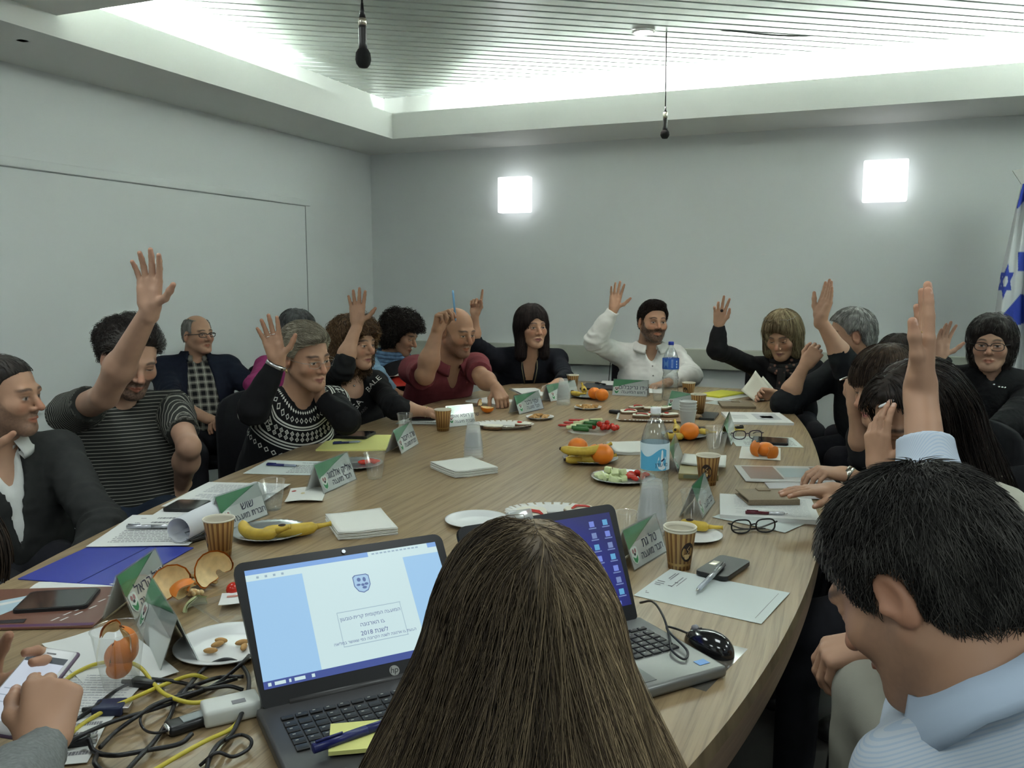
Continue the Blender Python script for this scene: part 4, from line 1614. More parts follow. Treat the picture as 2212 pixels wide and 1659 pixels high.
make_hair(p.h, dict(t=.006, line=(-.07, -.05, -.02, .005, .0, .3, .3, .3), noise=(.002, 80), strands=500, len=.02, steps=5, col=(.10, .095, .085), col2=(.25, .24, .22), lift=.002, w=.0008,
                    face=((0, .0, .14), (.062, .13, .075))), .004, p.o, p.origin)

# -- woman with short grey hair and patterned sweater
YOKE = pattern_mat('patterned_sweater', 'yoke', (.009, .009, .010), (.62, .62, .56))
p = Person('p5', 'grey-haired woman in black sweater with white patterned yoke, cheek on hand', (662, 770, 3.40), (.76, -.20, .60), (.62, .78), SK, roll=-4, hs=1.04, female=True, lean=.15, build=1.12, neck=.0,
           colors=dict(eyes=.75, lips=(.34, .13, .11)), breast=1.0)
p.arm('R', (548, 885), (601, 778, 3.12), (-.22, 1, .15), (.2, 0, 1), 'open', cuff=.93, hk=1.06, slen=1.05)
p.arm('L', (748, 908, 3.40), (691, 856, 3.43), (.08, 1, .12), (-.80, .1, .45), 'cheek', cuff=.90, hk=.95)
p.build([('sweater', dict(material=YOKE, t=.013, coords='yoke', neck=('crew', .060, .04), folds=(.004, 13), res=.006))])
p.glasses(WIRE, w=.024, hgt=.013, thick=.0009)
p.ring('R', 2, SILV); p.ring('R', 1, SILV)
p.band('R', .9, mat('steel', (.5, .5, .5), .3, metal=1.0), 'bracelet', r=.040)
MB().sphere(p.h.w(.082, -.012, -.05) - p.origin, (.006, .004, .009)).build('earring', GOLD, p.o)
make_hair(p.h, dict(t=.017, line=(-.065, -.06, -.005, .0, .045, .065, .075, .09), blobs=[((.02, .05, .095), (.05, .045, .03), .02)], noise=(.005, 45), nstretch=(1, 1, .6), strands=3000, len=.04, steps=8, grav=-.1, crown=(-.05, .10, .06), col=(.16, .14, .10), col2=(.42, .38, .29), w=.0008, lift=.005, jitter=.2), .004, p.o, p.origin)

# -- person in magenta behind
p = Person('p6', 'person with dark grey hair in a magenta top, half hidden behind the grey-haired woman', (645, 715, 4.9), (.9, -.1, .25), (.6, .75), SK, hs=.95, female=True, lean=-.05, build=1.0)
p.arm('R', (548, 830), (600, 880, 4.7), (1, -.2, .2), (0, -1, 0), 'rest', cuff=.97)
p.arm('L', (690, 850), (650, 890, 4.7), (-1, -.2, .2), (0, -1, 0), 'rest', cuff=.97)
p.build([('top', dict(material=cloth('magenta_knit', (.27, .035, .13)), t=.013, S=None) if False else dict(material=cloth('magenta_knit', (.27, .035, .13)), t=.014))])
make_hair(p.h, dict(t=.02, line=(-.08, -.07, -.03, -.01, .03, .05, .06, .07), noise=(.004, 50), strands=600, len=.05, steps=7, col=(.03, .03, .03), col2=(.16, .16, .16), w=.0012), .005, p.o, p.origin)

# -- woman with curly light brown hair and lettered sweater
p = Person('p7', 'woman with long curly light brown hair in black sweater with white lettering, hand raised', (768, 741, 4.12), (.84, -.10, .52), (.60, .80), SK, hs=1.0, female=True, lean=.05, build=1.05, colors=dict(eyes=.8, lips=(.32, .12, .10)), breast=1.0)
p.arm('R', (737, 800, 3.83), (772, 700, 3.85), (.02, 1, .1), (.1, .0, 1), 'open', cuff=.28, hk=1.02)
p.arm('L', (850, 880, 3.95), (922, 890, 3.98), (1, -.12, .2), (0, -1, .2), 'flat', cuff=.42, hk=1.0)
p.build([('sweater', dict(material=BLACKKNIT, t=.014, neck=('scoop', .060, .06), folds=(.006, 12), res=.0065))])
LET = mat('letter_white', (.72, .72, .68), .7)
axd = nrm(RT * .62 + A_(0, 0, 1) * .80)
ayd = nrm(-RT * .80 + A_(0, 0, 1) * .62)
tv = -FW
for txt, px, sz in (('CIAGA', (748, 889), .040), ('BALE', (791, 830), .040), ('PARIS', (770, 890), .018)):
    p.project(p.g_sweater, text_mesh(txt, sz), LET if txt != 'PARIS' else mat('letter_grey', (.12, .12, .12), .7), 'lettering', tv, at(px[0], px[1], 3.95), axd, ayd, .003)
p.ring('L', 1, GOLD); p.band('L', .97, GOLD, 'bracelet', r=.029, th=.0015, flat=1.2)
MB().sphere(p.N + p.cf * .082 - p.u * .035 - p.origin, .006).build('pendant', SILV, p.o)
make_hair(p.h, dict(t=.024, line=(-.3, -.3, -.3, -.3, -.3, .03, .055, .075), ears=False, face=((0, .115, -.03), (.06, .085, .10)), blobs=[((.05, -.03, -.06), (.05, .075, .12)), ((-.05, -.03, -.06), (.05, .075, .12)), ((0, -.07, -.09), (.085, .05, .13)), ((-.04, -.05, -.15), (.06, .05, .08))],
                    noise=(.009, 38), strands=2200, len=.12, steps=14, curl=.008, turns=2.5, grav=.5, col=(.06, .032, .018), col2=(.28, .16, .075), w=.0013, lift=.010, jitter=.2), .005, p.o, p.origin)

# -- woman with black curls in denim
p = Person('p8', 'woman with black curly hair in pale denim jacket and blue scarf, looking down', (868, 722, 5.25), (.85, -.38, .30), (.75, .6), SKD, hs=1.0, female=True, lean=.10, build=.95, colors=dict(eyes=.4))
DENIM = cloth('pale_denim', (.17, .28, .38), noise=(25, .25))
p.arm('R', (812, 812), (850, 845, 5.0), (1, -.3, .2), (0, -1, 0), 'rest', cuff=.97)
p.arm('L', (900, 830), (890, 850, 5.0), (1, -.3, .2), (0, -1, 0), 'rest', cuff=.97)
p.build([('jacket', dict(material=DENIM, t=.018, neck=('crew', .06, .03), folds=(.006, 12)))])
SCARF = cloth('blue_scarf', (.09, .16, .26), noise=(30, .5))
mb = MB()
for k in range(5):
    a0 = .02 + k * .016
    pts = [p.N + p.u * (.035 - k * .020 + .012 * math.cos(t)) + (p.cf * math.cos(t) * (.075 + a0 * .5) + p.cr * math.sin(t) * (.085 + a0)) + p.cf * .015 - p.origin for t in np.linspace(0, 2 * math.pi, 41)[:-1]]
    mb.tube(pts, .016, 8, closed=True)
mb.build('scarf', SCARF, p.o)
make_hair(p.h, dict(t=.034, line=(-.13, -.12, -.09, -.07, .0, .05, .06, .07), ears=False, face=((0, .115, -.035), (.062, .08, .10)), blobs=[((.055, -.01, .0), (.05, .07, .09)), ((-.055, -.01, .0), (.05, .07, .09))], noise=(.011, 45), strands=1500, len=.05, steps=9, curl=.008, turns=1.6, grav=.1,
                    w=.0016, lift=.012, jitter=.4, **DKH), .005, p.o, p.origin)

# -- bald man in the maroon polo
MAROON = cloth('maroon_pique', (.15, .032, .038), noise=(30, .15))
p = Person('p9', 'bald man in maroon polo shirt holding up a blue pen', (988, 716, 4.68), (.66, -.22, .68), (.55, .83), SKD, hs=1.08, lean=.24, build=1.18, colors=dict(beard=(.05, .035, .03, .45), beard_line=-.04, eyes=.7), headkw=dict(nose=1.2, fat=.004, jaw=1.05))
p.arm('R', (918, 812, 4.42), (944, 716, 4.42), (.25, 1, .15), (.75, -.1, .5), 'pinch', cuff=-.15, hk=1.08, thick=1.12)
p.arm('L', (1040, 815, 4.60), (1072, 838, 4.50), (.35, -.55, .75), (-.1, -.85, -.5), 'rest', cuff=-.25, hk=1.05, thick=1.05)
p.build([('polo_shirt', dict(material=MAROON, t=.010, neck=('v', .064, .045), folds=(.005, 11), loose=1.5))])
p.collar(MAROON, r0=.068, h=.04, gap=.4, flare=.9)

# -- woman with dark straight hair and necklace
p = Person('p10', 'woman with straight dark hair and long necklace in black top, finger raised', (1149, 705, 5.42), (.42, -.03, .9), (.12, .99), SK, roll=0, hs=1.10, female=True, lean=.24, build=1.28, colors=dict(eyes=.9, lips=(.33, .12, .11), brow=(.012, .01, .01)), breast=1.15)
p.arm('R', (1022, 742, 5.32), (1026, 680, 5.25), (.12, 1, .0), (-.2, .1, .95), 'point', cuff=.12, hk=1.05)
p.arm('L', (1222, 822, 5.25), (1205, 826, 5.08), (-.9, -.3, .4), (.1, -.9, .2), 'rest', cuff=.75, hk=1.08)
p.build([('top', dict(material=cloth('black_jersey', (.010, .011, .016)), t=.013, neck=('v', .056, .07), folds=(.005, 10)))])
nk = mat('necklace_bronze', (.28, .24, .15), .4, metal=.8)
mb = MB()
L_ = []
for t in np.linspace(-1, 1, 29):
    side = p.cr * .055 * math.copysign(min(1, abs(t) * 1.15), t)
    L_.append(p.N + side * (1 - .1 * abs(t)) - p.u * (.25 * (1 - abs(t) ** 1.0)) + p.cf * (.02 + .12 * (1 - abs(t) ** 2.2)))
bv = BVHTree.FromPolygons([Vector(v.co) + Vector([float(c) for c in p.origin]) for v in p.g_top.data.vertices], [tuple(q.vertices) for q in p.g_top.data.polygons])
pts = []
for q in L_:
    hit = bv.ray_cast(Vector([float(c) for c in q + p.cf * .4]), Vector([float(c) for c in -p.cf]))
    pts.append((np.array(hit[0]) + p.cf * .004 if hit[0] is not None and hit[3] < .6 else q) - p.origin)
mb.tube(pts, .0035, 6)
nko = mb.build('necklace', nk, p.o)
mid = pts[14]
mb = MB()
for a in np.linspace(0, 2 * math.pi, 8)[:-1]:
    c = mid + p.cf * .006 + p.cr * .024 * math.cos(a) - p.u * (.03 + .026 * math.sin(a))
    mb.tube([c + p.cr * .012 * math.cos(t) + p.u * .012 * math.sin(t) for t in np.linspace(0, 2 * math.pi, 13)[:-1]], .003, 6, closed=True)
mb.build('pendant', nk, nko)
p.ring('L', 2, GOLD)
make_hair(p.h, dict(t=.017, line=(-.3, -.3, -.3, -.3, -.3, -.05, .055, .07), ears=False, face=((.010, .115, -.046), (.054, .075, .112)), cones=[((.064, -.005, 0), (.074, .012, -.165), .036, .028), ((-.064, -.005, 0), (-.074, .012, -.165), .036, .028), ((0, -.06, -.02), (0, -.06, -.16), .07, .06)],
                    noise=(.0025, 60), nstretch=(1, 1, .15), strands=1500, len=.2, steps=16, grav=.75, col=(.010, .007, .007), col2=(.050, .034, .030), w=.0009, lift=.004, jitter=.05), .0045, p.o, p.origin)

# -- man in the white shirt
p = Person('p11', 'bearded man in a white shirt with raised palm at the far end of the table', (1411, 694, 5.62), (.20, -.02, .97), (.05, .99), SK, roll=2, hs=1.10, lean=.03, build=1.05, colors=dict(beard=(.028, .018, .013, .93), beard_line=-.04, eyes=.9, brow=(.015, .010, .008)), headkw=dict(jaw=1.06))
p.arm('R', (1284, 738, 5.50), (1326, 668, 5.42), (.12, 1, .05), (.05, .05, 1), 'open', cuff=.96, hk=1.0, thick=1.08)
p.arm('L', (1492, 810, 5.50), (1440, 842, 5.25), (-1, -.2, .3), (0, -1, .1), 'rest', cuff=.92, thick=1.08)
p.build([('shirt', dict(material=WHITE, t=.014, neck=('v', .060, .03), folds=(.008, 12), loose=1.6, bag=.012))])
p.collar(WHITE, r0=.068, h=.045, gap=.42, flare=1.0)
mb = MB()
bv = BVHTree.FromPolygons([Vector(v.co) for v in p.g_shirt.data.vertices], [tuple(q.vertices) for q in p.g_shirt.data.polygons])
pts = []
for t in np.linspace(.10, .42, 12):
    q = p.N - p.u * t + p.cf * .4 - p.origin
    hit = bv.ray_cast(Vector([float(c) for c in q]), Vector([float(c) for c in -p.cf]))
    if hit[0] is not None: pts.append(np.array(hit[0]))
for q in pts[::2]: mb.sphere(q + p.cf * .002, .0055, 10)
mb.build('button', mat('button_grey', (.35, .35, .34), .4), p.g_shirt)
make_hair(p.h, dict(t=.009, line=(-.07, -.055, -.015, -.015, .03, .062, .075, .09), blobs=[((0, .03, .095), (.055, .06, .028), .02)], noise=(.003, 60), strands=2400, len=.025, steps=6, grav=-.2, crown=(0, -.02, .0), col=(.010, .007, .006), col2=(.03, .02, .015), w=.0011, lift=.006, jitter=.25), .004, p.o, p.origin)

# -- woman with blonde bob
p = Person('p12', 'woman with blonde bob and dark flowered scarf reading papers, right arm raised', (1690, 724, 5.02), (-.52, -.38, .72), (-.15, .98), SK, roll=-3, hs=1.10, female=True, lean=.05, build=1.05, colors=dict(eyes=.4, lips=(.33, .14, .12)), breast=.9)
p.arm('R', (1549, 757, 4.88), (1553, 702, 4.85), (.03, 1, .05), (-.15, .1, 1), 'wave', cuff=.98, hk=1.04, thick=1.05)
p.arm('L', (1712, 862, 4.85), (1670, 850, 4.72), (-1, .05, .2), (0, -.3, .9), 'rest', cuff=.92)
p.build([('top', dict(material=BLACKKNIT, t=.012, neck=('crew', .06, .03), folds=(.004, 13)))])
FLOR = mat('flowered_scarf', (.02, .018, .018), .9)
_nt = FLOR.node_tree
_tc = _nt.nodes.new('ShaderNodeTexCoord'); _vo = _nt.nodes.new('ShaderNodeTexVoronoi'); _vo.inputs['Scale'].default_value = 26
_cr = _nt.nodes.new('ShaderNodeValToRGB'); _cr.color_ramp.elements[0].position = .12; _cr.color_ramp.elements[0].color = (.30, .16, .12, 1)
_cr.color_ramp.elements[1].position = .30; _cr.color_ramp.elements[1].color = (.016, .015, .015, 1)
_nt.links.new(_tc.outputs['Object'], _vo.inputs['Vector']); _nt.links.new(_vo.outputs['Distance'], _cr.inputs[0]); _nt.links.new(_cr.outputs[0], _nt.nodes['Principled BSDF'].inputs['Base Color'])
mb = MB()
for k in range(5):
    pts = [p.N + p.u * (.03 - k * .020 + .012 * math.cos(t + k)) + (p.cf * math.cos(t) * (.075 + k * .010) + p.cr * math.sin(t) * (.088 + k * .006)) + p.cf * .012 - p.origin for t in np.linspace(0, 2 * math.pi, 41)[:-1]]
    mb.tube(pts, .019, 8, closed=True)
for x in (-.05, .045):
    mb.tube(spline([p.N + p.cf * .13 + p.cr * x - p.u * .02 - p.origin, p.N + p.cf * .16 + p.cr * x * 1.1 - p.u * .14 - p.origin, p.N + p.cf * .155 + p.cr * x * 1.3 - p.u * .30 - p.origin], 5), .034, 8, flat=.5)
mb.build('scarf', FLOR, p.o)
p.glasses(WIRE, y=.055, drop=.105, w=.026, hgt=.014, thick=.0012)
MB().sphere(p.arms['R']['hand'].joints[1][0] + p.arms['R']['hand'].N * .012 - p.origin, .009).build('ring', mat('ring_dark', (.02, .015, .015), .2), p.o)
make_hair(p.h, dict(t=.020, line=(-.3, -.3, -.3, -.3, -.3, .0, .058, .075), ears=False, face=((.004, .12, -.045), (.058, .078, .115)), cones=[((.062, -.005, 0), (.07, .015, -.085), .04, .034), ((-.062, -.005, 0), (-.07, .015, -.085), .04, .034), ((0, -.06, -.02), (0, -.055, -.08), .075, .065)],
                    noise=(.004, 55), nstretch=(1, 1, .2), strands=1600, len=.13, steps=12, grav=.6, col=(.10, .065, .03), col2=(.48, .40, .24), w=.0013, lift=.006, jitter=.08), .0045, p.o, p.origin)

# -- grey-haired man in the black polo, face behind the raised arm
BLKPOLO = cloth('black_polo', (.009, .010, .012))
p = Person('p13', 'grey-haired man in black polo with one arm up and an elbow on the table', (1836, 722, 4.20), (-.88, -.08, -.18), (-.80, .30), SK, hs=1.02, lean=.20, build=1.15, colors=dict(eyes=.8))
p.arm('L', (1836, 800, 3.95), (1772, 690, 3.92), (.28, 1, -.1), (-.75, .2, .35), 'chop', cuff=.42, hk=1.05)
p.arm('R', (1694, 878, 4.30), (1738, 790, 4.28), (.55, .75, .1), (.5, .2, -.6), 'pinch', cuff=.10, hk=1.05)
p.build([('polo_shirt', dict(material=BLKPOLO, t=.013, neck=('crew', .064, .02), folds=(.005, 11), loose=1.7, bag=.02))])
p.collar(NAVY, r0=.068, h=.042, gap=.4, flare=.9)
make_hair(p.h, dict(t=.014, line=(-.075, -.07, -.012, -.012, .03, .06, .075, .09), noise=(.003, 60), strands=1500, len=.03, steps=6, grav=.1, col=(.13, .13, .12), col2=(.42, .42, .40), w=.0011, lift=.004), .004, p.o, p.origin)

# -- dark-haired person in the second row
p = Person('p14', 'person with smooth dark hair mostly hidden behind the brown-fringed woman', (1936, 775, 4.75), (-.9, -.2, .2), (-.8, .4), SKD, hs=1.06, female=True, lean=.0, build=.95)
p.arm('L', (1935, 890, 4.55), (1890, 915, 4.5), (-1, 0, .1), (0, -1, 0), 'rest', cuff=.97)
p.arm('R', (1875, 870, 4.7), (1850, 895, 4.6), (-1, 0, .1), (0, -1, 0), 'rest', cuff=.97)
p.build([('top', dict(material=cloth('dark_brown_top', (.014, .012, .011)), t=.013))])
make_hair(p.h, dict(t=.016, line=(-.3, -.3, -.1, -.03, .02, .045, .055, .07), cones=[((0, -.05, 0), (0, -.06, -.14), .075, .06)], ears=False, noise=(.002, 50), strands=700, len=.10, steps=9, grav=.4, col=(.010, .006, .005), col2=(.03, .018, .014), w=.0013), .005, p.o, p.origin)

# -- woman with brown fringe, hand at her temple
p = Person('p15', 'woman with brown fringe and watch, pen in hand at her temple, right side of table', (1912, 836, 2.78), (-.94, -.22, .24), (-.75, .45), SK, hs=1.0, female=True, lean=.14, build=1.0, colors=dict(eyes=.4, lips=(.34, .12, .11)))
p.arm('R', (1868, 990, 2.95), (1846, 878, 2.90), (.02, 1, -.05), (.6, .0, -.4), 'rest', cuff=.05, hk=1.0)
p.arm('L', (1900, 1062, 2.55), (1826, 1024, 2.60), (-1, .12, .1), (0, -1, -.1), 'rest', cuff=.55, hk=1.0)
p.build([('top', dict(material=BLACKKNIT, t=.012, folds=(.004, 12)))])
p.band('L', .92, mat('watch_steel', (.62, .60, .52), .25, metal=1.0), 'watch', r=.030, th=.004, flat=2.4)
make_hair(p.h, dict(t=.024, line=(-.3, -.3, -.3, -.1, -.3, .0, .028, .036), ears=False, face=((0, .13, -.06), (.05, .075, .085)), cones=[((.06, -.01, 0), (.066, .0, -.06), .04, .035), ((-.06, -.01, 0), (-.066, .0, -.06), .04, .035), ((0, -.06, -.02), (0, -.06, -.08), .075, .065)],
                    noise=(.003, 55), nstretch=(1, 1, .2), strands=2000, len=.11, steps=11, grav=.45, col=(.018, .010, .007), col2=(.11, .075, .05), w=.0008, lift=.005, jitter=.08), .004, p.o, p.origin)

# -- woman with long dark hair, hand before her mouth
CREAM = cloth('cream_knit', (.42, .41, .34), noise=(25, .1))
p = Person('p16', 'woman with long dark hair in cream knit, hand before her mouth', (1975, 912, 2.02), (-.86, -.40, .34), (-.72, .25), SK, hs=1.02, female=True, lean=.12, build=1.0, colors=dict(eyes=.45, lips=(.34, .13, .12), brow=(.015, .01, .008)))
p.arm('L', (1935, 1130, 1.92), (1897, 1010, 1.95), (-.05, 1, -.05), (.75, .0, -.35), 'cheek', cuff=.99, hk=1.0)
p.arm('R', (1895, 1105, 2.25), (1800, 1060, 2.32), (-1, .05, .2), (0, -1, .0), 'flat', cuff=.2, hk=1.0)
p.build([('cardigan', dict(material=CREAM, t=.016, folds=(.005, 11)))])
make_hair(p.h, dict(t=.026, line=(-.4, -.4, -.4, -.4, -.4, .03, .07, .085), ears=False, face=((.0, .115, -.035), (.16, .115, .125)), cones=[((.055, -.05, 0), (.08, -.02, -.26), .045, .045), ((-.055, -.05, 0), (-.08, -.03, -.26), .042, .05), ((0, -.07, -.02), (0, -.11, -.30), .08, .085)],
                    noise=(.006, 35), nstretch=(1, 1, .25), strands=4000, len=.34, steps=18, grav=.6, crown=(0, .06, .12), col=(.007, .005, .004), col2=(.03, .019, .014), w=.0009, lift=.009, jitter=.08), .005, p.o, p.origin)

# -- foreground man in the striped blue shirt
BLUEST = pattern_mat('blue_striped_shirt', 'stripes', (.50, .55, .61), (.40, .48, .59), period=.0030, duty=.4)
p = Person('p17', 'man in pale blue striped shirt bowing his head in the right foreground, arm raised', (1985, 1262, .95), (-.50, -.60, -.62), (-.78, -.45), SK, roll=-6, hs=1.0, lean=.26, build=1.08, res=.0032, neckfwd=.0, nl=.35, colors=dict(beard=(.16, .10, .075, .35), eyes=.3))
p.arm('R', (2015, 1180, 1.50), (1988, 842, 1.62), (.07, 1, -.12), (-1, .05, -.28), 'chop', cuff=.66, hk=1.12, thick=1.12)
p.arm('L', (2035, 1455, 1.22), (1905, 1388, 1.42), (-.75, -.35, -.3), (-.1, -.75, -.2), 'hang', cuff=.35, hk=1.05, S=(2000, 1725, .88))
p.legkw = dict(material=cloth('cream_trousers', (.30, .29, .24), noise=(12, .08)), knees=(at(1885, 1495, 1.42), at(1985, 1570, 1.5)), res=.009)
p.build([('shirt', dict(material=BLUEST, t=.010, coords='along', neck=('crew', .066, .02), folds=(.004, 10), res=.006, loose=1.5))])
p.collar(BLUEST, r0=.070, h=.038, gap=.4, flare=.7, out=.008)
p.ring('R', 1, GOLD, frac=.2, r=.0108)
make_hair(p.h, dict(t=.012, line=(-.11, -.105, -.03, -.03, .0, .058, .078, .095), noise=(.002, 60), strands=15000, len=.026, steps=7, grav=.12, crown=(0.01, -.06, .12), col=(.010, .009, .008), col2=(.085, .08, .07), w=.0005, lift=.006, rise=.2, jitter=.22,
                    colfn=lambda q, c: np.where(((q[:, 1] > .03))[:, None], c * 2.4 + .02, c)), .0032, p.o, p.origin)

# -- woman in the black jacket by the flag
p = Person('p18', 'woman in glasses and black studded jacket by the flag, one hand lifted', (2142, 742, 3.85), (-.55, -.05, .8), (-.40, .85), SKL, hs=1.0, female=True, lean=.0, build=1.2, colors=dict(eyes=.8))
p.arm('R', (2010, 850, 3.60), (2030, 772, 3.55), (.10, 1, .1), (.2, 0, .9), 'open', cuff=.95, hk=.95)
p.arm('L', (2210, 900, 3.55), (2150, 930, 3.35), (-1, 0, .2), (0, -1, 0), 'rest', cuff=.97)
p.build([('jacket', dict(material=cloth('black_quilted', (.007, .007, .008), bump=(45, .8, .006)), t=.035, neck=('crew', .062, .02), folds=(.010, 12)))])
mb = MB()
bv = BVHTree.FromPolygons([Vector(v.co) for v in p.g_jacket.data.vertices], [tuple(q.vertices) for q in p.g_jacket.data.polygons])
for px in ((2034, 797), (2048, 789), (2060, 783), (2067, 779), (2147, 831), (2158, 836), (2165, 837), (2171, 838), (2205, 791)):
    d = ray(*px); hit = bv.ray_cast(Vector([float(c) for c in EYE - p.origin]), Vector([float(c) for c in d]))
    if hit[0] is not None: mb.sphere(np.array(hit[0]), .006, 8)
mb.build('stud', SILV, p.g_jacket)
p.glasses(SPEC, thick=.0017)
make_hair(p.h, dict(t=.022, line=(-.3, -.3, -.2, -.08, -.1, .02, .055, .07), ears=False, face=((0, .12, -.04), (.058, .075, .11)), blobs=[((.05, -.02, -.04), (.04, .07, .09)), ((-.05, -.02, -.04), (.04, .07, .09))], noise=(.006, 45), strands=900, len=.08, steps=9, col=(.012, .009, .008), col2=(.05, .04, .035), w=.0009, lift=.008), .005, p.o, p.origin)

# -- person with the phone at the left edge
GREYKN = cloth('grey_marl', (.17, .18, .175), noise=(220, .25))
p = Person('p1', 'person with long dark hair and grey sleeves tapping a phone in the bottom left corner', (-240, 1275, 1.02), (.70, -.5, -.5), (.80, -.45), SK, hs=1.0, female=True, lean=.22, build=.95)
p.arm('R', (-20, 1780, .82), (88, 1618, 1.02), (-.15, .62, -.75), (-.25, -.55, -.35), 'pinch', cuff=.95, hk=1.0)
p.arm('L', (-190, 1640, 1.18), (-30, 1535, 1.20), (.85, .45, -.15), (.1, .55, .8), 'cradle', cuff=.9, hk=1.0)
p.build([('sweater', dict(material=GREYKN, t=.012, folds=(.005, 12)))])
make_hair(p.h, dict(t=.022, line=(-.4, -.4, -.4, -.4, -.4, .0, .055, .07), ears=False, face=((0, .125, -.04), (.056, .075, .11)), cones=[((.064, -.005, 0), (.085, .05, -.17), .04, .03), ((-.064, -.005, 0), (-.085, .05, -.17), .04, .03), ((0, -.07, -.02), (0, -.08, -.2), .075, .07)],
                    noise=(.004, 40), nstretch=(1, 1, .2), strands=2500, len=.26, steps=16, grav=.7, col=(.012, .008, .006), col2=(.07, .045, .03), w=.001, lift=.007), .0045, p.o, p.origin)

# -- foreground woman seen from behind
p = Person('p19', 'woman with long straight ash-blonde hair seen from behind between the two laptops', (1120, 1378, .92), (-.22, -.42, -.90), (-.08, -1), SK, roll=-6, hs=.92, female=True, lean=.28, build=.9, neckfwd=-.01, nl=1.1)
p.arm('R', (1420, 1980, .78), (1330, 1700, .98), (-.3, .2, -.9), (0, -1, 0), 'flat', cuff=.96)
p.arm('L', (830, 1980, .78), (905, 1720, .98), (.1, .2, -.9), (0, -1, 0), 'flat', cuff=.96)
p.build([('sweater', dict(material=cloth('burgundy_knit', (.055, .018, .020)), t=.012, folds=(.004, 12)))])


def part_flow(q):
    s = np.tanh((q[:, 0] - .008) * 55)
    top = np.clip((q[:, 2] - .06) / .05, 0, 1)
    return np.stack([s * (.25 + 1.1 * top), -.35 * top + .1, -1.0 + .7 * top], 1)


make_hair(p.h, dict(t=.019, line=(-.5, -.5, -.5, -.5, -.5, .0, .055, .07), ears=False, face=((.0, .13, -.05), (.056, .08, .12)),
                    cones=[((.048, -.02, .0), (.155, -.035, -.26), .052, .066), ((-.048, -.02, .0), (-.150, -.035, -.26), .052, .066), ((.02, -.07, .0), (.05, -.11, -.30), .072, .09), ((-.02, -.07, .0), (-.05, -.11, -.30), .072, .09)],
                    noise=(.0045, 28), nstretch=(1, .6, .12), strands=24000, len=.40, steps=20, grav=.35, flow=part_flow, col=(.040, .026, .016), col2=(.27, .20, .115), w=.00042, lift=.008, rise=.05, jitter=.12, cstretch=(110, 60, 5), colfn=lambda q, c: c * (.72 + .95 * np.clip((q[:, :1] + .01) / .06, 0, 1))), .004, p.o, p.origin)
import sys; open('/tmp/stretch.txt','w').write(str(STRETCH)) if False else None

# ================================================================== chairs
FAB = cloth('chair_fabric', (.012, .012, .014))
LEGM = mat('chair_metal', (.02, .02, .021), .35, metal=.6)


def make_chair():
    e = empty('meeting_chair', (0, 0, 0), '-', 'chair')
    MB().box((0, 0, .445), (.45, .44, .05), bev=.02).build('seat', FAB, e)
    mb = MB()
    vs, fs = [], []
    nx, nz = 12, 8
    for sgn in (0, 1):
        for i in range(nx + 1):
            for j in range(nz + 1):
                u, v = i / nx * 2 - 1, j / nz
                wv = .215 * (1 - .08 * v) * (1 - .18 * max(0, v - .8) * 5 * abs(u))
                y = -.215 - .06 * v + .03 * u * u + (.0 if sgn else -.035)
                vs.append((u * wv, y, .50 + .42 * v - .03 * u * u * (v > .9)))
    st = (nx + 1) * (nz + 1)
    for i in range(nx):
        for j in range(nz):
            a, b, c, d = i * (nz + 1) + j, i * (nz + 1) + j + 1, (i + 1) * (nz + 1) + j + 1, (i + 1) * (nz + 1) + j
            fs.append((a, b, c, d)); fs.append((st + d, st + c, st + b, st + a))
    for i in range(nx):
        for j in (0, nz):
            a, d = i * (nz + 1) + j, (i + 1) * (nz + 1) + j
            fs.append((a, d, st + d, st + a) if j == 0 else (a, st + a, st + d, d))
    for j in range(nz):
        for i in (0, nx):
            a, b = i * (nz + 1) + j, i * (nz + 1) + j + 1
            fs.append((a, st + a, st + b, b) if i == 0 else (a, b, st + b, st + a))
    mb.add(vs, fs, 0, True).build('backrest', FAB, e)
    MB().tube([(0, -.20, .43), (0, -.25, .47), (0, -.262, .60)], .018, 8, flat=2.0).build('back_bracket', LEGM, e)
    for x in (-1, 1):
        MB().tube([(x * .19, .18, .42), (x * .215, .215, .0)], .012, 8).build('leg', LEGM, e)
        MB().tube([(x * .19, -.17, .42), (x * .215, -.225, .0)], .012, 8).build('leg', LEGM, e)
    return e


def copy_thing(o, **props):
    c = o.copy(); COL.objects.link(c)
    for k, v in props.items(): c[k] = v
    def rec(src, dst):
        for ch in src.children:
            d = ch.copy(); COL.objects.link(d); d.parent = dst
            rec(ch, d)
    rec(o, c)
    return c


CH = [('p2', 'dark chair under the man in the charcoal cardigan'), ('p3', 'black-backed chair behind the man in the striped tee'), ('p4', 'dark chair under the balding man at the wall'), ('p5', 'dark chair under the woman in the patterned sweater'),
      ('p6', 'dark chair under the person in magenta'), ('p7', 'dark chair under the woman in the lettered sweater'), ('p8', 'dark chair under the woman in denim'), ('p9', 'dark chair under the man in the maroon polo'),
      ('p10', 'dark chair under the woman with the necklace'), ('p11', 'dark chair under the man in the white shirt'), ('p12', 'dark chair under the woman with the blonde bob'), ('p13', 'dark chair under the grey-haired man'),
      ('p14', 'dark chair in the second row under the half-hidden person'), ('p15', 'dark chair under the woman with the watch'), ('p16', 'dark chair under the woman in cream'), ('p17', 'dark chair under the man in blue stripes'),
      ('p18', 'dark chair under the woman by the flag'), ('p1', 'dark chair under the person with the phone'), ('p19', 'dark chair under the ash-blonde woman')]
proto = make_chair()
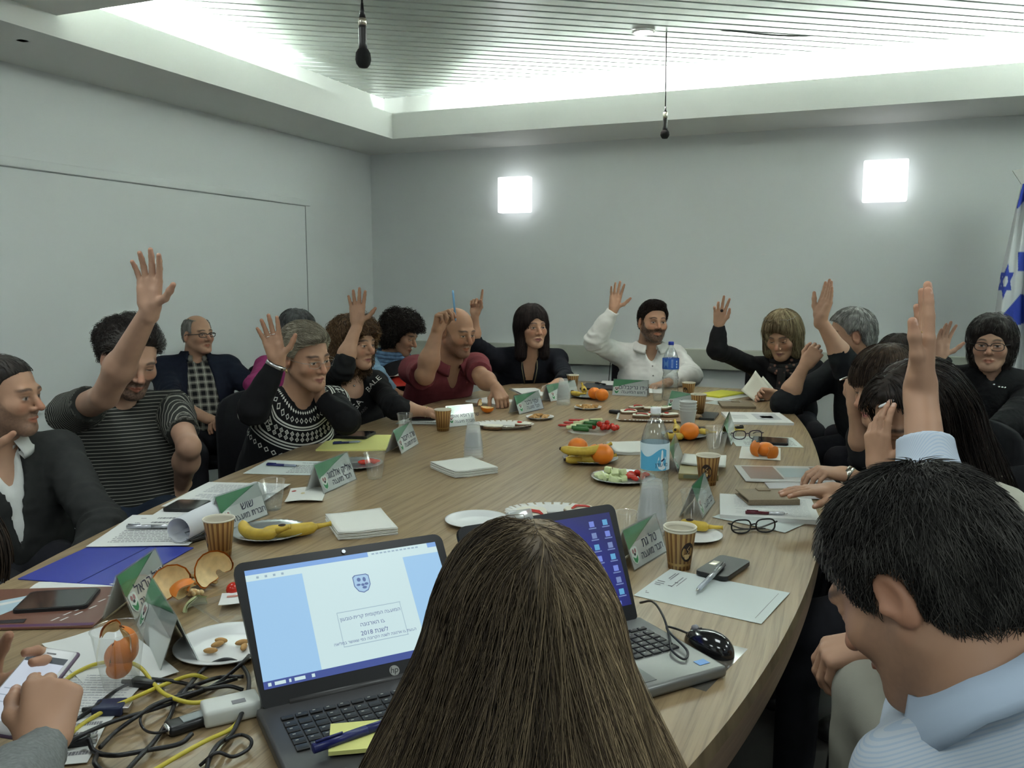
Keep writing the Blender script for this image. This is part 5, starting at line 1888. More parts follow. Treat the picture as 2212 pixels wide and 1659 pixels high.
for i, (k, lab) in enumerate(CH):
    q = PEOPLE[k]
    c = proto if i == 0 else copy_thing(proto)
    c.location = (q.P[0] + q.f[0] * .02, q.P[1] + q.f[1] * .02, 0)
    c.rotation_euler = (0, 0, math.atan2(-q.f[0], q.f[1]))
    c['label'] = lab
    c['group'] = 'meeting chairs round the table'
# ================================================================== things on the table
PAPER = mat('paper_white', (.66, .67, .645), .75)
PAPER2 = mat('paper_cool', (.58, .635, .61), .75)
INK = mat('ink_grey', (.22, .22, .23), .8)
INKD = mat('ink_dark', (.03, .03, .035), .7)
YEL = mat('yellow_paper', (.70, .70, .24), .8)
GREEN = mat('card_green', (.045, .25, .10), .5)


def clear_mat(name, tint=(.93, .95, .95), gloss=.10, rough=.08, haze=.0):
    m = bpy.data.materials.new(name)
    m.use_nodes = True
    nt = m.node_tree
    nt.nodes.remove(nt.nodes['Principled BSDF'])
    out = nt.nodes['Material Output']
    t = nt.nodes.new('ShaderNodeBsdfTransparent'); t.inputs[0].default_value = (*tint, 1)
    g = nt.nodes.new('ShaderNodeBsdfGlossy'); g.inputs['Roughness'].default_value = rough
    d = nt.nodes.new('ShaderNodeBsdfTranslucent'); d.inputs[0].default_value = (.85, .87, .86, 1)
    d2 = nt.nodes.new('ShaderNodeBsdfDiffuse'); d2.inputs[0].default_value = (.85, .87, .86, 1)
    lw = nt.nodes.new('ShaderNodeLayerWeight'); lw.inputs[0].default_value = .35
    mr = nt.nodes.new('ShaderNodeMapRange'); mr.inputs[3].default_value = gloss * .5; mr.inputs[4].default_value = min(.9, gloss * 5)
    nt.links.new(lw.outputs['Facing'], mr.inputs[0])
    m1 = nt.nodes.new('ShaderNodeMixShader'); nt.links.new(mr.outputs[0], m1.inputs[0])
    nt.links.new(t.outputs[0], m1.inputs[1]); nt.links.new(g.outputs[0], m1.inputs[2])
    md = nt.nodes.new('ShaderNodeMixShader'); md.inputs[0].default_value = .5
    nt.links.new(d.outputs[0], md.inputs[1]); nt.links.new(d2.outputs[0], md.inputs[2])
    m2 = nt.nodes.new('ShaderNodeMixShader'); m2.inputs[0].default_value = haze
    nt.links.new(m1.outputs[0], m2.inputs[1]); nt.links.new(md.outputs[0], m2.inputs[2])
    nt.links.new(m2.outputs[0], out.inputs[0])
    return m


CLEAR = clear_mat('clear_plastic', tint=(.98, .99, .99), gloss=.07, haze=.07)
PET = clear_mat('bottle_plastic', (.90, .94, .95), gloss=.13, rough=.04, haze=.03)
ACRYL = clear_mat('acrylic', (.92, .95, .94), gloss=.10, haze=.03)
FOGGY = clear_mat('frosted_plastic', tint=(.995, 1, 1), gloss=.03, rough=.25, haze=.20)
SLEEVE = clear_mat('plastic_sleeve', (.9, .92, .93), gloss=.12, haze=.10)
WATER = clear_mat('water', (.92, .95, .96), gloss=.06, rough=.02)


def rect(c):
    """best rectangle on the table through four pixel corners, in ring order: centre, yaw, half sizes"""
    P = [onz(*p) for p in c]
    m = sum(P) / 4
    u = (P[1] - P[0]) + (P[2] - P[3]); v = (P[3] - P[0]) + (P[2] - P[1])
    lu, lv = np.linalg.norm(u) / 2, np.linalg.norm(v) / 2
    if lu >= lv: a = math.atan2(u[1], u[0])
    else: a = math.atan2(v[1], v[0]) - math.copysign(math.pi / 2, u[0] * v[1] - u[1] * v[0])
    if u[0] * v[1] - u[1] * v[0] < 0: pass
    return m, a, lu / 2, lv / 2, np.sign(u[0] * v[1] - u[1] * v[0])


def lines(mb, hu, hv, z, rows, rng, mi=1, x0=-.85, x1=.85, y0=.8, y1=-.8, fill=.9, hgt=.35, right=True):
    """rows of word-like dashes of print"""
    for r in range(rows):
        y = (y0 + (y1 - y0) * (r + .5) / rows) * hv
        h = abs(y0 - y1) * hv / rows * hgt / 2
        x = x1 * hu
        end = (x1 - (x1 - x0) * (fill if rng.rand() > .25 else fill * rng.uniform(.3, .9))) * hu
        while x > end:
            w = min(rng.uniform(.03, .11) * hu * 2 * .6, x - end + .002)
            mb.add([(x - w, y - h, z), (x, y - h, z), (x, y + h, z), (x - w, y + h, z)], [(0, 1, 2, 3)], mi)
            x -= w + .018 * hu


def sheet(corners, label, z=0.0, m=PAPER, rows=0, thick=.0008, warp=.0012, name='paper_sheet', cat='paper', ink=INK, seed=0, group=None, extra=None, n=10, curl=None, rowkw=None):
    c, a, hu, hv, sg = rect(corners)
    rng = np.random.RandomState(seed + 11)
    mb = MB()
    vs = []
    ph = rng.uniform(0, 6, 4)
    fz = lambda x, y: (warp * (1 + .5 * math.sin(ph[0] + 2.2 * x / hu + ph[1]) + .5 * math.sin(ph[2] + 2.6 * y / hv)) if warp else 0) + (curl(x / hu, y / hv) if curl else 0)
    for sgn in (1, 0):
        for i in range(n + 1):
            for j in range(n + 1):
                x, y = (i / n * 2 - 1) * hu, (j / n * 2 - 1) * hv
                vs.append((x, y, fz(x, y) + thick * sgn))
    st = (n + 1) ** 2
    fs = []
    for i in range(n):
        for j in range(n):
            q = (i * (n + 1) + j, (i + 1) * (n + 1) + j, (i + 1) * (n + 1) + j + 1, i * (n + 1) + j + 1)
            fs.append(q); fs.append(tuple(st + k for k in q[::-1]))
    for i in range(n):
        for e in ((i * (n + 1), (i + 1) * (n + 1)), ((i + 1) * (n + 1) + n, i * (n + 1) + n), (i + 1, i), (n * (n + 1) + i, n * (n + 1) + i + 1)):
            fs.append((e[0], st + e[0], st + e[1], e[1]))
    mb.add(vs, fs, 0, False)
    if rows:
        mb2 = MB(); lines(mb2, hu, hv, 0, rows, rng, 1, **(rowkw or {}))
        mb.add([(v[0], v[1], fz(v[0], v[1]) + thick + .0004) for v in mb2.v], mb2.f, 1)
    if extra:
        for poly, mi in extra:
            mb.add([(x * hu, y * hv, fz(x * hu, y * hv) + thick + .0005 + .0001 * mi) for x, y in poly], [tuple(range(len(poly)))], mi)
    mats = [m, ink] if not isinstance(m, list) else m
    return mb.build(name, mats, None, (c[0], c[1], TZ + z), label, cat, group, rz=a)


def disc_poly(cx, cy, rx, ry, n=20, a0=0, a1=2 * math.pi):
    return [(cx + rx * math.cos(a0 + (a1 - a0) * k / n), cy + ry * math.sin(a0 + (a1 - a0) * k / n)) for k in range(n)]


R_ = lambda x0, y0, x1, y1: [(x0, y0), (x1, y0), (x1, y1), (x0, y1)]

# ------------------------------------------------------------------ left side papers, folder, brochure
MAG = [mat('brochure_brown', (.17, .075, .05), .3, coat=.4), mat('photo_blue', (.42, .55, .62), .3), mat('photo_white', (.70, .70, .68), .3), mat('photo_dark', (.02, .02, .025), .3), mat('spine_purple', (.09, .025, .09), .4)]
o = sheet([(-160, 1368), (236, 1356), (262, 1272), (22, 1276)], 'glossy brown brochure with white text bars under a black phone in the near left corner', 0, MAG, thick=.004, name='brochure', cat='brochure',
          extra=[(R_(-.95, -.97, .98, -.86), 4), ([(-.9, .2), (-.1, .85), (-.05, .75), (-.5, -.6), (-.95, -.6)], 1), ([(-.8, .1), (-.2, .6), (-.2, .5), (-.8, -.1)], 2)] +
          [([(x, y), (x + .055, y + .16), (x + .085, y + .16), (x + .03, y)], 2) for x, y in ((.35, -.75), (.43, -.5), (.52, -.3), (.47, -.75), (.58, -.5), (.68, -.2), (.7, .15), (.75, .45), (.85, .2))] + [([(-.6, -.7), (.0, -.62), (.02, -.8), (-.5, -.82)], 3)])
o = sheet([(60, 1275), (255, 1272), (262, 1256), (85, 1258)], 'white sheet edge showing behind the brown brochure', -.0, PAPER, name='paper_sheet', seed=1)
o['label'] = 'white sheet peeking out between the brown brochure and blue folder'
BLUE = mat('folder_blue', (.030, .045, .30), .45, noise=(300, .06))
c, a, hu, hv, sg = rect([(42, 1254), (262, 1268), (440, 1174), (190, 1182)])
fe = empty('folder', (c[0], c[1], TZ), 'open royal blue plastic folder under white pages by the man in charcoal', 'folder', rz=a)
MB().box((0, 0, .0015), (2 * hu, 2 * hv, .003), bev=.001).build('cover', BLUE, fe)
MB().box((.15 * hu, 0, .0033), (.003, 2 * hv, .0012)).build('crease', mat('folder_blue_dark', (.015, .022, .16), .5), fe)
e = empty('binder_clip', onz(430, 1168) + A_(0, 0, .004), 'black lever clip at the edge of the blue folder beside the striped cup', 'clip')
aa = a
MB().box((0, 0, .004), (.065, .02, .008), bev=.002).build('clip_base', BLK, e).rotation_euler = (0, 0, aa + 1.2)
MB().tube([(.02, .01, .01), (.02, .028, .018), (-.02, .028, .018), (-.02, .01, .01)], .0018, 6).build('lever', mat('steel'), e).rotation_euler = (0, 0, aa + 1.2)
sheet([(190, 1180), (405, 1189), (470, 1120), (300, 1112)], 'white printed page lying on the blue folder', .004, PAPER, rows=16, seed=2)
sheet([(290, 1142), (440, 1152), (520, 1085), (400, 1075)], 'white sheet under the phone and silver pen on the left', .0055, PAPER, seed=3, rows=6)
sheet([(355, 1095), (540, 1110), (625, 1052), (455, 1046)], 'white printed table of figures below the clear water cup', .007, PAPER, rows=14, seed=4, ink=mat('ink_pale', (.42, .43, .45), .8), rowkw=dict(hgt=.6))
# rolled sheet
r0, r1 = onz(388, 1180), onz(556, 1092)
ax = nrm(r1 - r0); pr = np.cross([0, 0, 1.0], ax); RR = .033
mb = MB()
ln = np.linalg.norm(r1 - r0) * 1.0
vs, fs = [], []
for i in range(33):
    t = i / 32 * 1.25 * 2 * math.pi - .6
    rr = RR * (1 - .10 * i / 32)
    for k in (0, 1): vs.append(A_(0, 0, RR + .006) + pr * rr * math.sin(t) - A_(0, 0, 1) * rr * math.cos(t) + ax * ln * k)
for i in range(32): fs.append((2 * i, 2 * i + 1, 2 * i + 3, 2 * i + 2))
o = mb.add(vs, fs, 0, True).build('rolled_sheet', mat('paper_roll', (.66, .68, .70), .75), None, (r0[0], r0[1], TZ + .002), 'white sheet curled into a tube beside the phone on the left', 'paper')
o.modifiers.new('t', 'SOLIDIFY').thickness = .0006


def phone(corners, label, m=None, z=0.0, th=.008, group=None, screen=True, name='phone', home=False, case=(.012, .012, .013)):
    c, a, hu, hv, sg = rect(corners)
    e = empty(name, (c[0], c[1], TZ + z), label, 'phone', group, rz=a)
    pts = []
    rc_ = .012
    for (sx, sy, a0) in ((1, -1, -90), (1, 1, 0), (-1, 1, 90), (-1, -1, 180)):
        for k in range(6):
            t = R(a0 + 90 * k / 5)
            pts.append((sx * (hu - rc_) + rc_ * math.cos(t), sy * (hv - rc_) + rc_ * math.sin(t)))
    mb = MB().prism(pts, .001, th - .001).prism([(x * .985, y * .985) for x, y in pts], 0, .001).prism([(x * .985, y * .985) for x, y in pts], th - .001, th)
    mb.build('body', mat('phone_case_%d%d%d' % tuple(int(v * 999) for v in case), case, .35), e)
    if screen: MB().prism([(x * .93, y * .90) for x, y in pts], th, th + .0005).build('screen', mat('phone_screen', (.012, .013, .015), .08, coat=.5), e)
    return e, a, hu, hv


phone([(22, 1333), (196, 1322), (212, 1281), (70, 1290)], 'black phone lying on the brown brochure in the near left corner', z=.005)
phone([(353, 1110), (420, 1114), (458, 1093), (388, 1089)], 'dark phone on white sheets near the rolled paper', z=.009)
phone([(722, 950), (800, 953), (805, 940), (740, 938)], 'black phone on the yellow pad before the woman in the patterned sweater', z=.007, th=.011)
phone([(880, 911), (943, 909), (940, 900), (890, 901)], 'dark phone under the wrist of the lettered sweater woman', z=.003, th=.009)
phone([(1110, 869), (1134, 868), (1130, 863), (1110, 863)], 'small dark phone behind the name card at the maroon polo man', z=.0, th=.01)
phone([(1513, 906), (1538, 910), (1554, 896), (1522, 893)], 'dark grey phone beside the bundle of white cups', case=(.03, .035, .035), screen=False, th=.011)
phone([(1622, 960), (1704, 966), (1702, 952), (1628, 949)], 'phone with silver front edge behind the peeled mandarin', z=.004, th=.009)
e, a, hu, hv = phone([(1504, 1243), (1565, 1263), (1619, 1225), (1560, 1208)], 'black phone lying face down under a silver pen on the right', z=.004, th=.010, screen=False)
MB().box((-hu * .62, hv * .05, .0102), (.016, .030, .0016), bev=.0007).build('camera_plate', mat('satin_nickel'), e)

# wallets / cases
TAN = mat('tan_leatherette', (.215, .165, .105), .65, noise=(260, .12), bump=(500, .3, .0006))


def case(corners, label, z, th, flap=True, m=TAN):
    c, a, hu, hv, sg = rect(corners)
    e = empty('phone_case', (c[0], c[1], TZ + z), label, 'case', rz=a)
    mb = MB()
    mb.box((0, 0, th - .002), (2 * hu, 2 * hv, .004), bev=.0018)
    mb.box((0, 0, .002), (2 * hu, 2 * hv, .004), bev=.0018)
    mb.box((0, -hv + .0025, th / 2), (2 * hu, .005, th - .004), bev=.002)
    mb.build('cover', m, e)
    MB().box((.004, .003, th / 2), (2 * hu - .012, 2 * hv - .012, th - .008)).build('inner_body', mat('case_inner', (.03, .028, .026), .6), e)
    if flap: MB().box((.05 * hu, hv * .75, th + .0015), (hu * .5, hv * .5, .003), bev=.0012).build('strap', m, e)
    return e


case([(1612, 1102), (1714, 1101), (1706, 1076), (1592, 1077)], 'tan folding phone case on the spiral notebook', .014, .017)
case([(1567, 885), (1625, 881), (1612, 869), (1558, 874)], 'tan folding phone case near the yellow pad at the far right', 0, .013)


# pens
def pen(p0, p1, label, m, z=.0, r=.0048, tip=None, clip_m=None, z1=None):
    a, b = onz(*p0, TZ + z), onz(*p1, TZ + (z if z1 is None else z1))
    a = a + A_(0, 0, r); b = b + A_(0, 0, r)
    d = b - a
    L = np.linalg.norm(d)
    e = empty('pen', a, label, 'pen')
    n = nrm(d)
    P = lambda t: n * L * t
    MB().tube([P(.0), P(.004), P(.55)], [r * .8, r, r], 10).build('barrel', m, e)
    MB().tube([P(.55), P(.86), P(.92)], [r * .97, r * .95, r * .7], 10).build('grip', tip or m, e)
    MB().tube([P(.92), P(.985), P(1.0)], [r * .65, r * .25, r * .1], 10).build('nib', SILV, e)
    MB().tube([P(.03) + A_(0, 0, r * 1.25), P(.30) + A_(0, 0, r * 1.25)], r * .28, 6).build('clip', clip_m or m, e)
    return e


BLUEP = mat('pen_blue', (.015, .02, .12), .3)
CLRP = mat('pen_smoke', (.30, .34, .42), .25)
pen((274, 1142), (372, 1141), 'silver pen on the white sheet at the left', mat('pen_silver', (.55, .56, .60), .25, metal=.8), .008, .0055)
pen((576, 1006), (646, 1009), 'blue ballpoint pen on a printed sheet left of the grey plate', BLUEP, .003, tip=CLRP)
pen((719, 960), (782, 956), 'blue ballpoint pen on the yellow pad below the black phone', BLUEP, .007, tip=CLRP)
pen((1610, 1110), (1702, 1113), 'dark red and silver pen on the spiral notebook', mat('pen_red', (.10, .01, .02), .3), .014, tip=mat('pen_silver'))
pen((1563, 1224), (1503, 1284), 'silver pen resting across the face-down black phone', mat('pen_grey', (.40, .42, .42), .25, metal=.6), .016, .0058, tip=mat('pen_clear', (.45, .50, .55), .2), z1=.004)
pen((1605, 925), (1580, 927), 'short black pen behind the spectacles on the right', BLK, .001, .006)

# more paper, pads and notebooks
sheet([(527, 1024), (680, 1028), (730, 998), (577, 995)], 'pale green sheet of notes under a blue pen, left of the grey plate', 0, PAPER2, rows=9, seed=5, rowkw=dict(x0=-.1, fill=.8))
c, a, hu, hv, sg = rect([(685, 972), (832, 977), (858, 943), (722, 941)])
o = sheet([(685, 972), (832, 977), (858, 943), (722, 941)], 'yellow legal pad with curled corner under a phone and pen', 0, [YEL, INK, mat('pad_back', (.45, .46, .44), .8)], thick=.006, warp=.0, seed=6, name='legal_pad', cat='pad', curl=lambda u, v: .012 * max(0, u - .6) ** 1.5 * max(0, -v) if True else 0)
sheet([(852, 915), (948, 919), (962, 900), (880, 899)], 'pale sheet under the dark phone of the woman in the lettered sweater', 0, PAPER2, seed=7, rows=3)
sheet([(1019, 868), (1082, 878), (1112, 866), (1040, 860)], 'white writing pad under the hand of the man in maroon', 0, PAPER, thick=.007, warp=0, seed=8, name='writing_pad', cat='pad')
sheet([(1105, 843), (1142, 860), (1185, 854), (1150, 838)], 'white notepad with dark binding before the woman with the necklace', .0, [PAPER, INK, BLK], thick=.006, warp=0, seed=9, name='notepad', cat='pad', extra=[(R_(-.98, -.98, .98, -.86), 2)])
sheet([(1270, 838), (1330, 849), (1345, 836), (1280, 828)], 'dark closed notebook stacked beside the white-shirted man\'s name card', 0, [mat('cover_dark', (.03, .032, .036), .5), PAPER], thick=.012, warp=0, seed=10, name='notebook', cat='notebook')
sheet([(1295, 835), (1345, 838), (1348, 828), (1302, 827)], 'white papers on top of the dark notebook by the far name card', .0125, PAPER, seed=11)
sheet([(1398, 848), (1425, 852), (1432, 838), (1400, 836)], 'white sheet behind the far end of the name card of the man in white', 0, PAPER, seed=12)
pen((1286, 829), (1310, 832), 'black pen on the papers beside the far name card', BLK, .0145, .005)
sheet([(1508, 855), (1548, 862), (1606, 852), (1560, 846)], 'bright yellow pad at the far right end of the table', .004, [mat('yellow_bright', (.66, .64, .06), .7), INK], thick=.008, warp=0, seed=13, name='yellow_pad', cat='pad')
sheet([(1503, 862), (1550, 866), (1625, 857), (1575, 848)], 'white sheet directly under the bright yellow pad', 0, PAPER, seed=14)
sheet([(1518, 872), (1560, 875), (1604, 868), (1560, 862)], 'white printed sheet between the yellow pad and the tan case', 0, PAPER2, rows=5, seed=15)
PIC = [PAPER, INK, mat('picture_grey', (.16, .17, .18), .7), mat('picture_pale', (.45, .46, .47), .7)]
sheet([(1580, 917), (1714, 919), (1684, 896), (1557, 895)], 'thick white booklet with a printed grey picture on the right side', 0, PIC, rows=0, thick=.012, warp=0, seed=16, name='booklet', cat='booklet',
      extra=[(R_(-.05, -.5, .75, .65), 3), (disc_poly(.33, .1, .33, .42), 2), (R_(.15, -.2, .55, .25), 3)] + [(R_(-.8, y, -.3, y + .05), 1) for y in (-.3, -.1, .1, .3)])
sheet([(1585, 963), (1742, 968), (1706, 945), (1580, 944)], 'pale printed sheet under the spectacles and the phone', 0, PAPER2, rows=7, seed=17)
sheet([(1594, 990), (1688, 996), (1684, 968), (1604, 966)], 'square white napkin under the peeled mandarin', .0, mat('napkin_white', (.68, .685, .63), .9), seed=18, name='napkin', cat='napkin', warp=.002)
BRO = [mat('sleeve_paper', (.60, .60, .58), .3, coat=.6), mat('photo_brown', (.22, .12, .085), .3, coat=.6), mat('photo_teal', (.35, .44, .46), .3, coat=.6), mat('photo_white')]
sheet([(1606, 1042), (1800, 1046), (1772, 1012), (1590, 1008)], 'glossy brochure in a clear sleeve at the hand with the watch', .002, BRO, thick=.003, warp=.001, seed=19, name='brochure', cat='brochure',
      extra=[([(-.85, .85), (-.1, .85), (-.1, -.75), (-.85, -.75)], 1), ([(-.05, .7), (.7, .7), (.7, -.5), (-.05, -.5)], 2), (R_(.75, -.8, .95, .85), 1), (R_(-.6, -.2, -.3, .5), 3)])
sheet([(1685, 1078), (1792, 1082), (1770, 1048), (1645, 1046)], 'stack of clear plastic sleeves beside the flat hand on the right', .0, [mat('sleeve_sheet', (.58, .56, .56), .2, coat=.8), INK], thick=.004, warp=.002, seed=20, name='plastic_sleeve', cat='sleeve')
sheet([(1540, 1116), (1660, 1145), (1790, 1132), (1600, 1096)], 'pale sheet sticking out below the spiral notebook', 0, PAPER2, seed=21)
NB = sheet([(1560, 1122), (1784, 1135), (1742, 1086), (1550, 1074)], 'white spiral notebook with a tan case and red pen on it', .001, [PAPER, mat('ink_pencil', (.40, .41, .43), .8)], rows=14, thick=.012, warp=0, seed=22, name='spiral_notebook', cat='notebook', rowkw=dict(hgt=.2))
mb = MB()
_, _, hu, hv, _ = rect([(1560, 1122), (1784, 1135), (1742, 1086), (1550, 1074)])
for k in range(16):
    y0 = -hu + .012 + k * .0068
    mb.tube([(-hu * .98 + k * .0075, hv * .99 + .004 * math.cos(t), .006 + .008 * math.sin(t)) for t in np.linspace(0, 2 * math.pi, 11)[:-1]], .0007, 5, closed=True)
mb.build('spiral_binding', mat('steel'), NB)
sheet([(1379, 1286), (1648, 1354), (1703, 1279), (1439, 1232)], 'printed letter sheet under the striped cup and black phone at the right', 0, PAPER2, rows=0, seed=23, extra=[(R_(x0, y - .02, x1, y + .02), 1) for x0, x1, y in ((-.95, -.82, .1), (-.95, -.80, -.02), (-.93, -.83, -.12), (-.72, -.66, -.05), (-.68, -.62, .2), (-.9, -.84, -.7), (-.92, -.9, -.62))] +
      [([(-.84 + k * .0, .35), (-.82, .35), (-.82, .75), (-.84, .75)], 1) for k in (0,)] + [([(-.80, .3), (-.785, .3), (-.785, .8), (-.80, .8)], 1), ([(-.66, -.1), (-.645, -.1), (-.645, .6), (-.66, .6)], 1), ([(-.6, .0), (-.588, .0), (-.588, .6), (-.6, .6)], 1)] + [([(.86, -.8), (.868, -.8), (.868, .8), (.86, .8)], 1)])
sheet([(1400, 1488), (1545, 1470), (1590, 1385), (1545, 1395)], 'strip of clear tape stuck on the oak top by the laptop corner', 0, SLEEVE, seed=24, thick=.0003, warp=0, name='tape', cat='tape')
# near left papers
sheet([(78, 1398), (240, 1520), (360, 1452), (262, 1348)], 'white crumpled sheet between the name cards and the tangle of cables', .0, PAPER, rows=0, seed=25, warp=.004)
sheet([(0, 1560), (190, 1600), (330, 1462), (120, 1440)], 'white printed sheet under the hands and cables at the near left', .002, PAPER, rows=18, seed=26, ink=mat('ink_pale'))
sheet([(60, 1659), (170, 1659), (240, 1560), (110, 1545)], 'white sheet corner under the cables at the bottom left', .001, PAPER, rows=4, seed=27)
sheet([(690, 1659), (905, 1665), (925, 1580), (735, 1620)], 'yellow legal pad lying on the keyboard edge at the bottom', .026, [YEL, INK], thick=.006, warp=0, seed=28, name='legal_pad', cat='pad')
pen((676, 1628), (880, 1556), 'thick dark blue pen across the laptop keyboard', BLUEP, .030, .007)


# ------------------------------------------------------------------ name cards
def card(bl, br, label, l1='', l2='', hgt=.095, back=None, depth=.07, green=True, group=None):
    a, b = onz(*bl), onz(*br)
    d = b - a; W = np.linalg.norm(d); yaw = math.atan2(d[1], d[0])
    e = empty('name_card', ((a + b) / 2)[:2].tolist() + [TZ], label, 'name card', rz=yaw)
    hw = W / 2
    s = math.hypot(hgt, depth / 2)
    face = lambda u, v: (u, depth / 2 * (v / s), hgt * v / s)           # u along, v up the sloping face
    nv = A_(0, -hgt, depth / 2) / s
    def quad(pts, off, mi, mb):
        mb.add([A_(*face(u, v)) + nv * off for u, v in pts], [tuple(range(len(pts)))], mi)
    mb = MB()
    for o0, flip in ((0, 1), (1, -1)):
        vs = [face(-hw, 0), face(hw, 0), face(hw, s), face(-hw, s)]
        if o0: vs = [(x, depth - y, z) for x, y, z in vs][::-1]
        mb.add(vs, [(0, 1, 2, 3)], 0)
    h1 = mb.build('acrylic_holder', ACRYL, e)
    h1.modifiers.new('t', 'SOLIDIFY').thickness = .002
    mb = MB()
    m_ = .004
    quad([(-hw + m_, m_), (hw - m_, m_), (hw - m_, s - m_), (-hw + m_, s - m_)], -.0012, 0, mb)
    ins = [(-hw + m_, m_), (hw - m_, m_), (hw - m_, s - m_), (-hw + m_, s - m_)]
    vs = [A_(*face(u, v)) for u, v in ins]
    mb.add([(x, depth - y - .002, z - .001) for x, y, z in vs][::-1], [(0, 1, 2, 3)], 0)
    if green:
        quad([(-hw + m_, s * .55), (-hw + m_ + .002, s * .50), (-hw + W * .22, s * .60), (hw - W * .16, s - m_), (-hw + m_, s - m_)], -.0006, 1, mb)
        quad([(-hw + W * .22, s * .60), (-hw + W * .30, s * .66), (hw - W * .10, s - m_), (hw - W * .16, s - m_)], -.0003, 2, mb)
    mb.build('paper_insert', [mat('card_paper', (.64, .65, .635), .6), GREEN, mat('card_green_dark', (.02, .10, .05), .5)], e)
    # shield emblem
    mb = MB()
    ex, ey, er = -hw + W * .13, s * .34, min(W * .085, .017)
    shield = [(ex - er, ey + er), (ex - er * .6, ey + er * 1.25), (ex + er * .6, ey + er * 1.25), (ex + er, ey + er), (ex + er, ey - er * .5), (ex + er * .55, ey - er * 1.15), (ex, ey - er * 1.4), (ex - er * .55, ey - er * 1.15), (ex - er, ey - er * .5)]
    quad(shield, .0004, 0, mb)
    for k, (x, y, rx, ry) in enumerate(((-.35, .6, .28, .38), (.35, .6, .28, .38), (0, .1, .3, .22))):
        quad(disc_poly(ex + x * er, ey + y * er, rx * er, ry * er, 10), .0008, 2 if k < 2 else 3, mb)
    quad([(ex - er * .8, ey - er * .1), (ex, ey - er * .55), (ex + er * .8, ey - er * .1), (ex + er * .5, ey - er * .95), (ex, ey - er * 1.25), (ex - er * .5, ey - er * .95)], .0008, 1, mb)
    mb.build('emblem', [mat('emblem_pale', (.60, .66, .60), .6), GREEN, mat('emblem_pink', (.32, .16, .16), .6), INKD], e)
    if l1 or l2:
        k = .033 * min(1.0, W / .19)
        vs, fs = text_mesh(l1 or ' ', k, hebrew=True)
        v2, f2 = text_mesh(l2 or ' ', k * .78, hebrew=True)
        mb = MB()
        mb.add([A_(*face(x + W * .10, y + s * .50)) + nv * .0006 for x, y, z in vs], fs)
        mb.add([A_(*face(x + W * .10, y + s * .24)) + nv * .0006 for x, y, z in v2], f2)
        mb.build('lettering', mat('letter_navy', (.02, .02, .05), .6), e)
    return e


card((293, 1344), (376, 1273), 'name card before the blue folder, nearest of the cards on the left', 'יגאל הראל', 'חבר המועצה')
card((292, 1352), (343, 1457), 'name card turned sideways in the near left corner behind the cup of orange peel', '', '')
card((488, 1150), (582, 1113), 'name card with a bright reflection behind the banana plate', 'שוש', 'חברת מועצה')
card((700, 1069), (772, 1036), 'name card beside the torn napkin and an empty clear cup', 'אליק אלמוג', 'חבר מועצה')
card((868, 982), (906, 959), 'name card at the corner of the yellow legal pad', 'שרה ריכטר', 'חברת מועצה')
card((970, 924), (1029, 918), 'name card half behind a striped cup on the left', 'שרון רופא אופיר', 'חברת מועצה')
card((1122, 896), (1176, 883), 'name card before the man in maroon', 'יוסף גלבר', 'חבר מועצה')
card((1190, 869), (1253, 856), 'name card behind the upside-down clear cups at the far left')
card((1321, 854), (1398, 858), 'name card facing the room before the man in the white shirt', 'עידו גרינבלום', 'ראש המועצה')
card((1438, 882), (1492, 893), 'name card with a wide green corner behind the sandwich tray', 'מת', '')
card((1519, 1123), (1546, 1086), 'name card seen from its end beside the empty cup and spiral notebook', '', 'חבר מועצה')
card((1371, 1236), (1443, 1192), 'name card beside the double striped cup and the second laptop', 'טל גת', 'חבר מועצה')
card((1466, 1024), (1478, 988), 'name card seen edge-on left of the folded napkin and striped cup')
card((1581, 964), (1592, 934), 'name card seen edge-on between the clear cups and spectacles')


# ------------------------------------------------------------------ cups
def stripe_cup_mat():
    m = mat('cup_stripes', (.5, .3, .12), .5)
    nt = m.node_tree
    M = node_math(nt)
    tc = nt.nodes.new('ShaderNodeTexCoord'); sp_ = nt.nodes.new('ShaderNodeSeparateXYZ')
    nt.links.new(tc.outputs['Object'], sp_.inputs[0])
    an = M('ARCTAN2', sp_.outputs[1], sp_.outputs[0])
    f1 = M('FRACT', M('MULTIPLY', an, 18 / 6.2832))
    wide = M('LESS_THAN', f1, .52)
    thin = M('LESS_THAN', M('ABSOLUTE', M('SUBTRACT', f1, .80)), .07)
    up = M('GREATER_THAN', sp_.outputs[2], .017)
    lo = M('LESS_THAN', sp_.outputs[2], .011)
    msk = M('MAXIMUM', up, lo)
    fac = M('MULTIPLY', M('MAXIMUM', wide, M('MULTIPLY', thin, .5)), msk)
    mx = nt.nodes.new('ShaderNodeMix'); mx.data_type = 'RGBA'
    mx.inputs['A'].default_value = (.60, .38, .14, 1); mx.inputs['B'].default_value = (.26, .125, .045, 1)
    nt.links.new(fac, mx.inputs['Factor']); nt.links.new(mx.outputs['Result'], nt.nodes['Principled BSDF'].inputs['Base Color'])
    return m


CUPM = stripe_cup_mat()
RIM = mat('cup_cream', (.66, .62, .50), .5)
EMB = mat('cup_emblem', (.030, .018, .014), .5)
EMB2 = mat('cup_motif_tan', (.62, .42, .20), .5)
COFFEE = mat('coffee', (.09, .05, .03), .2)


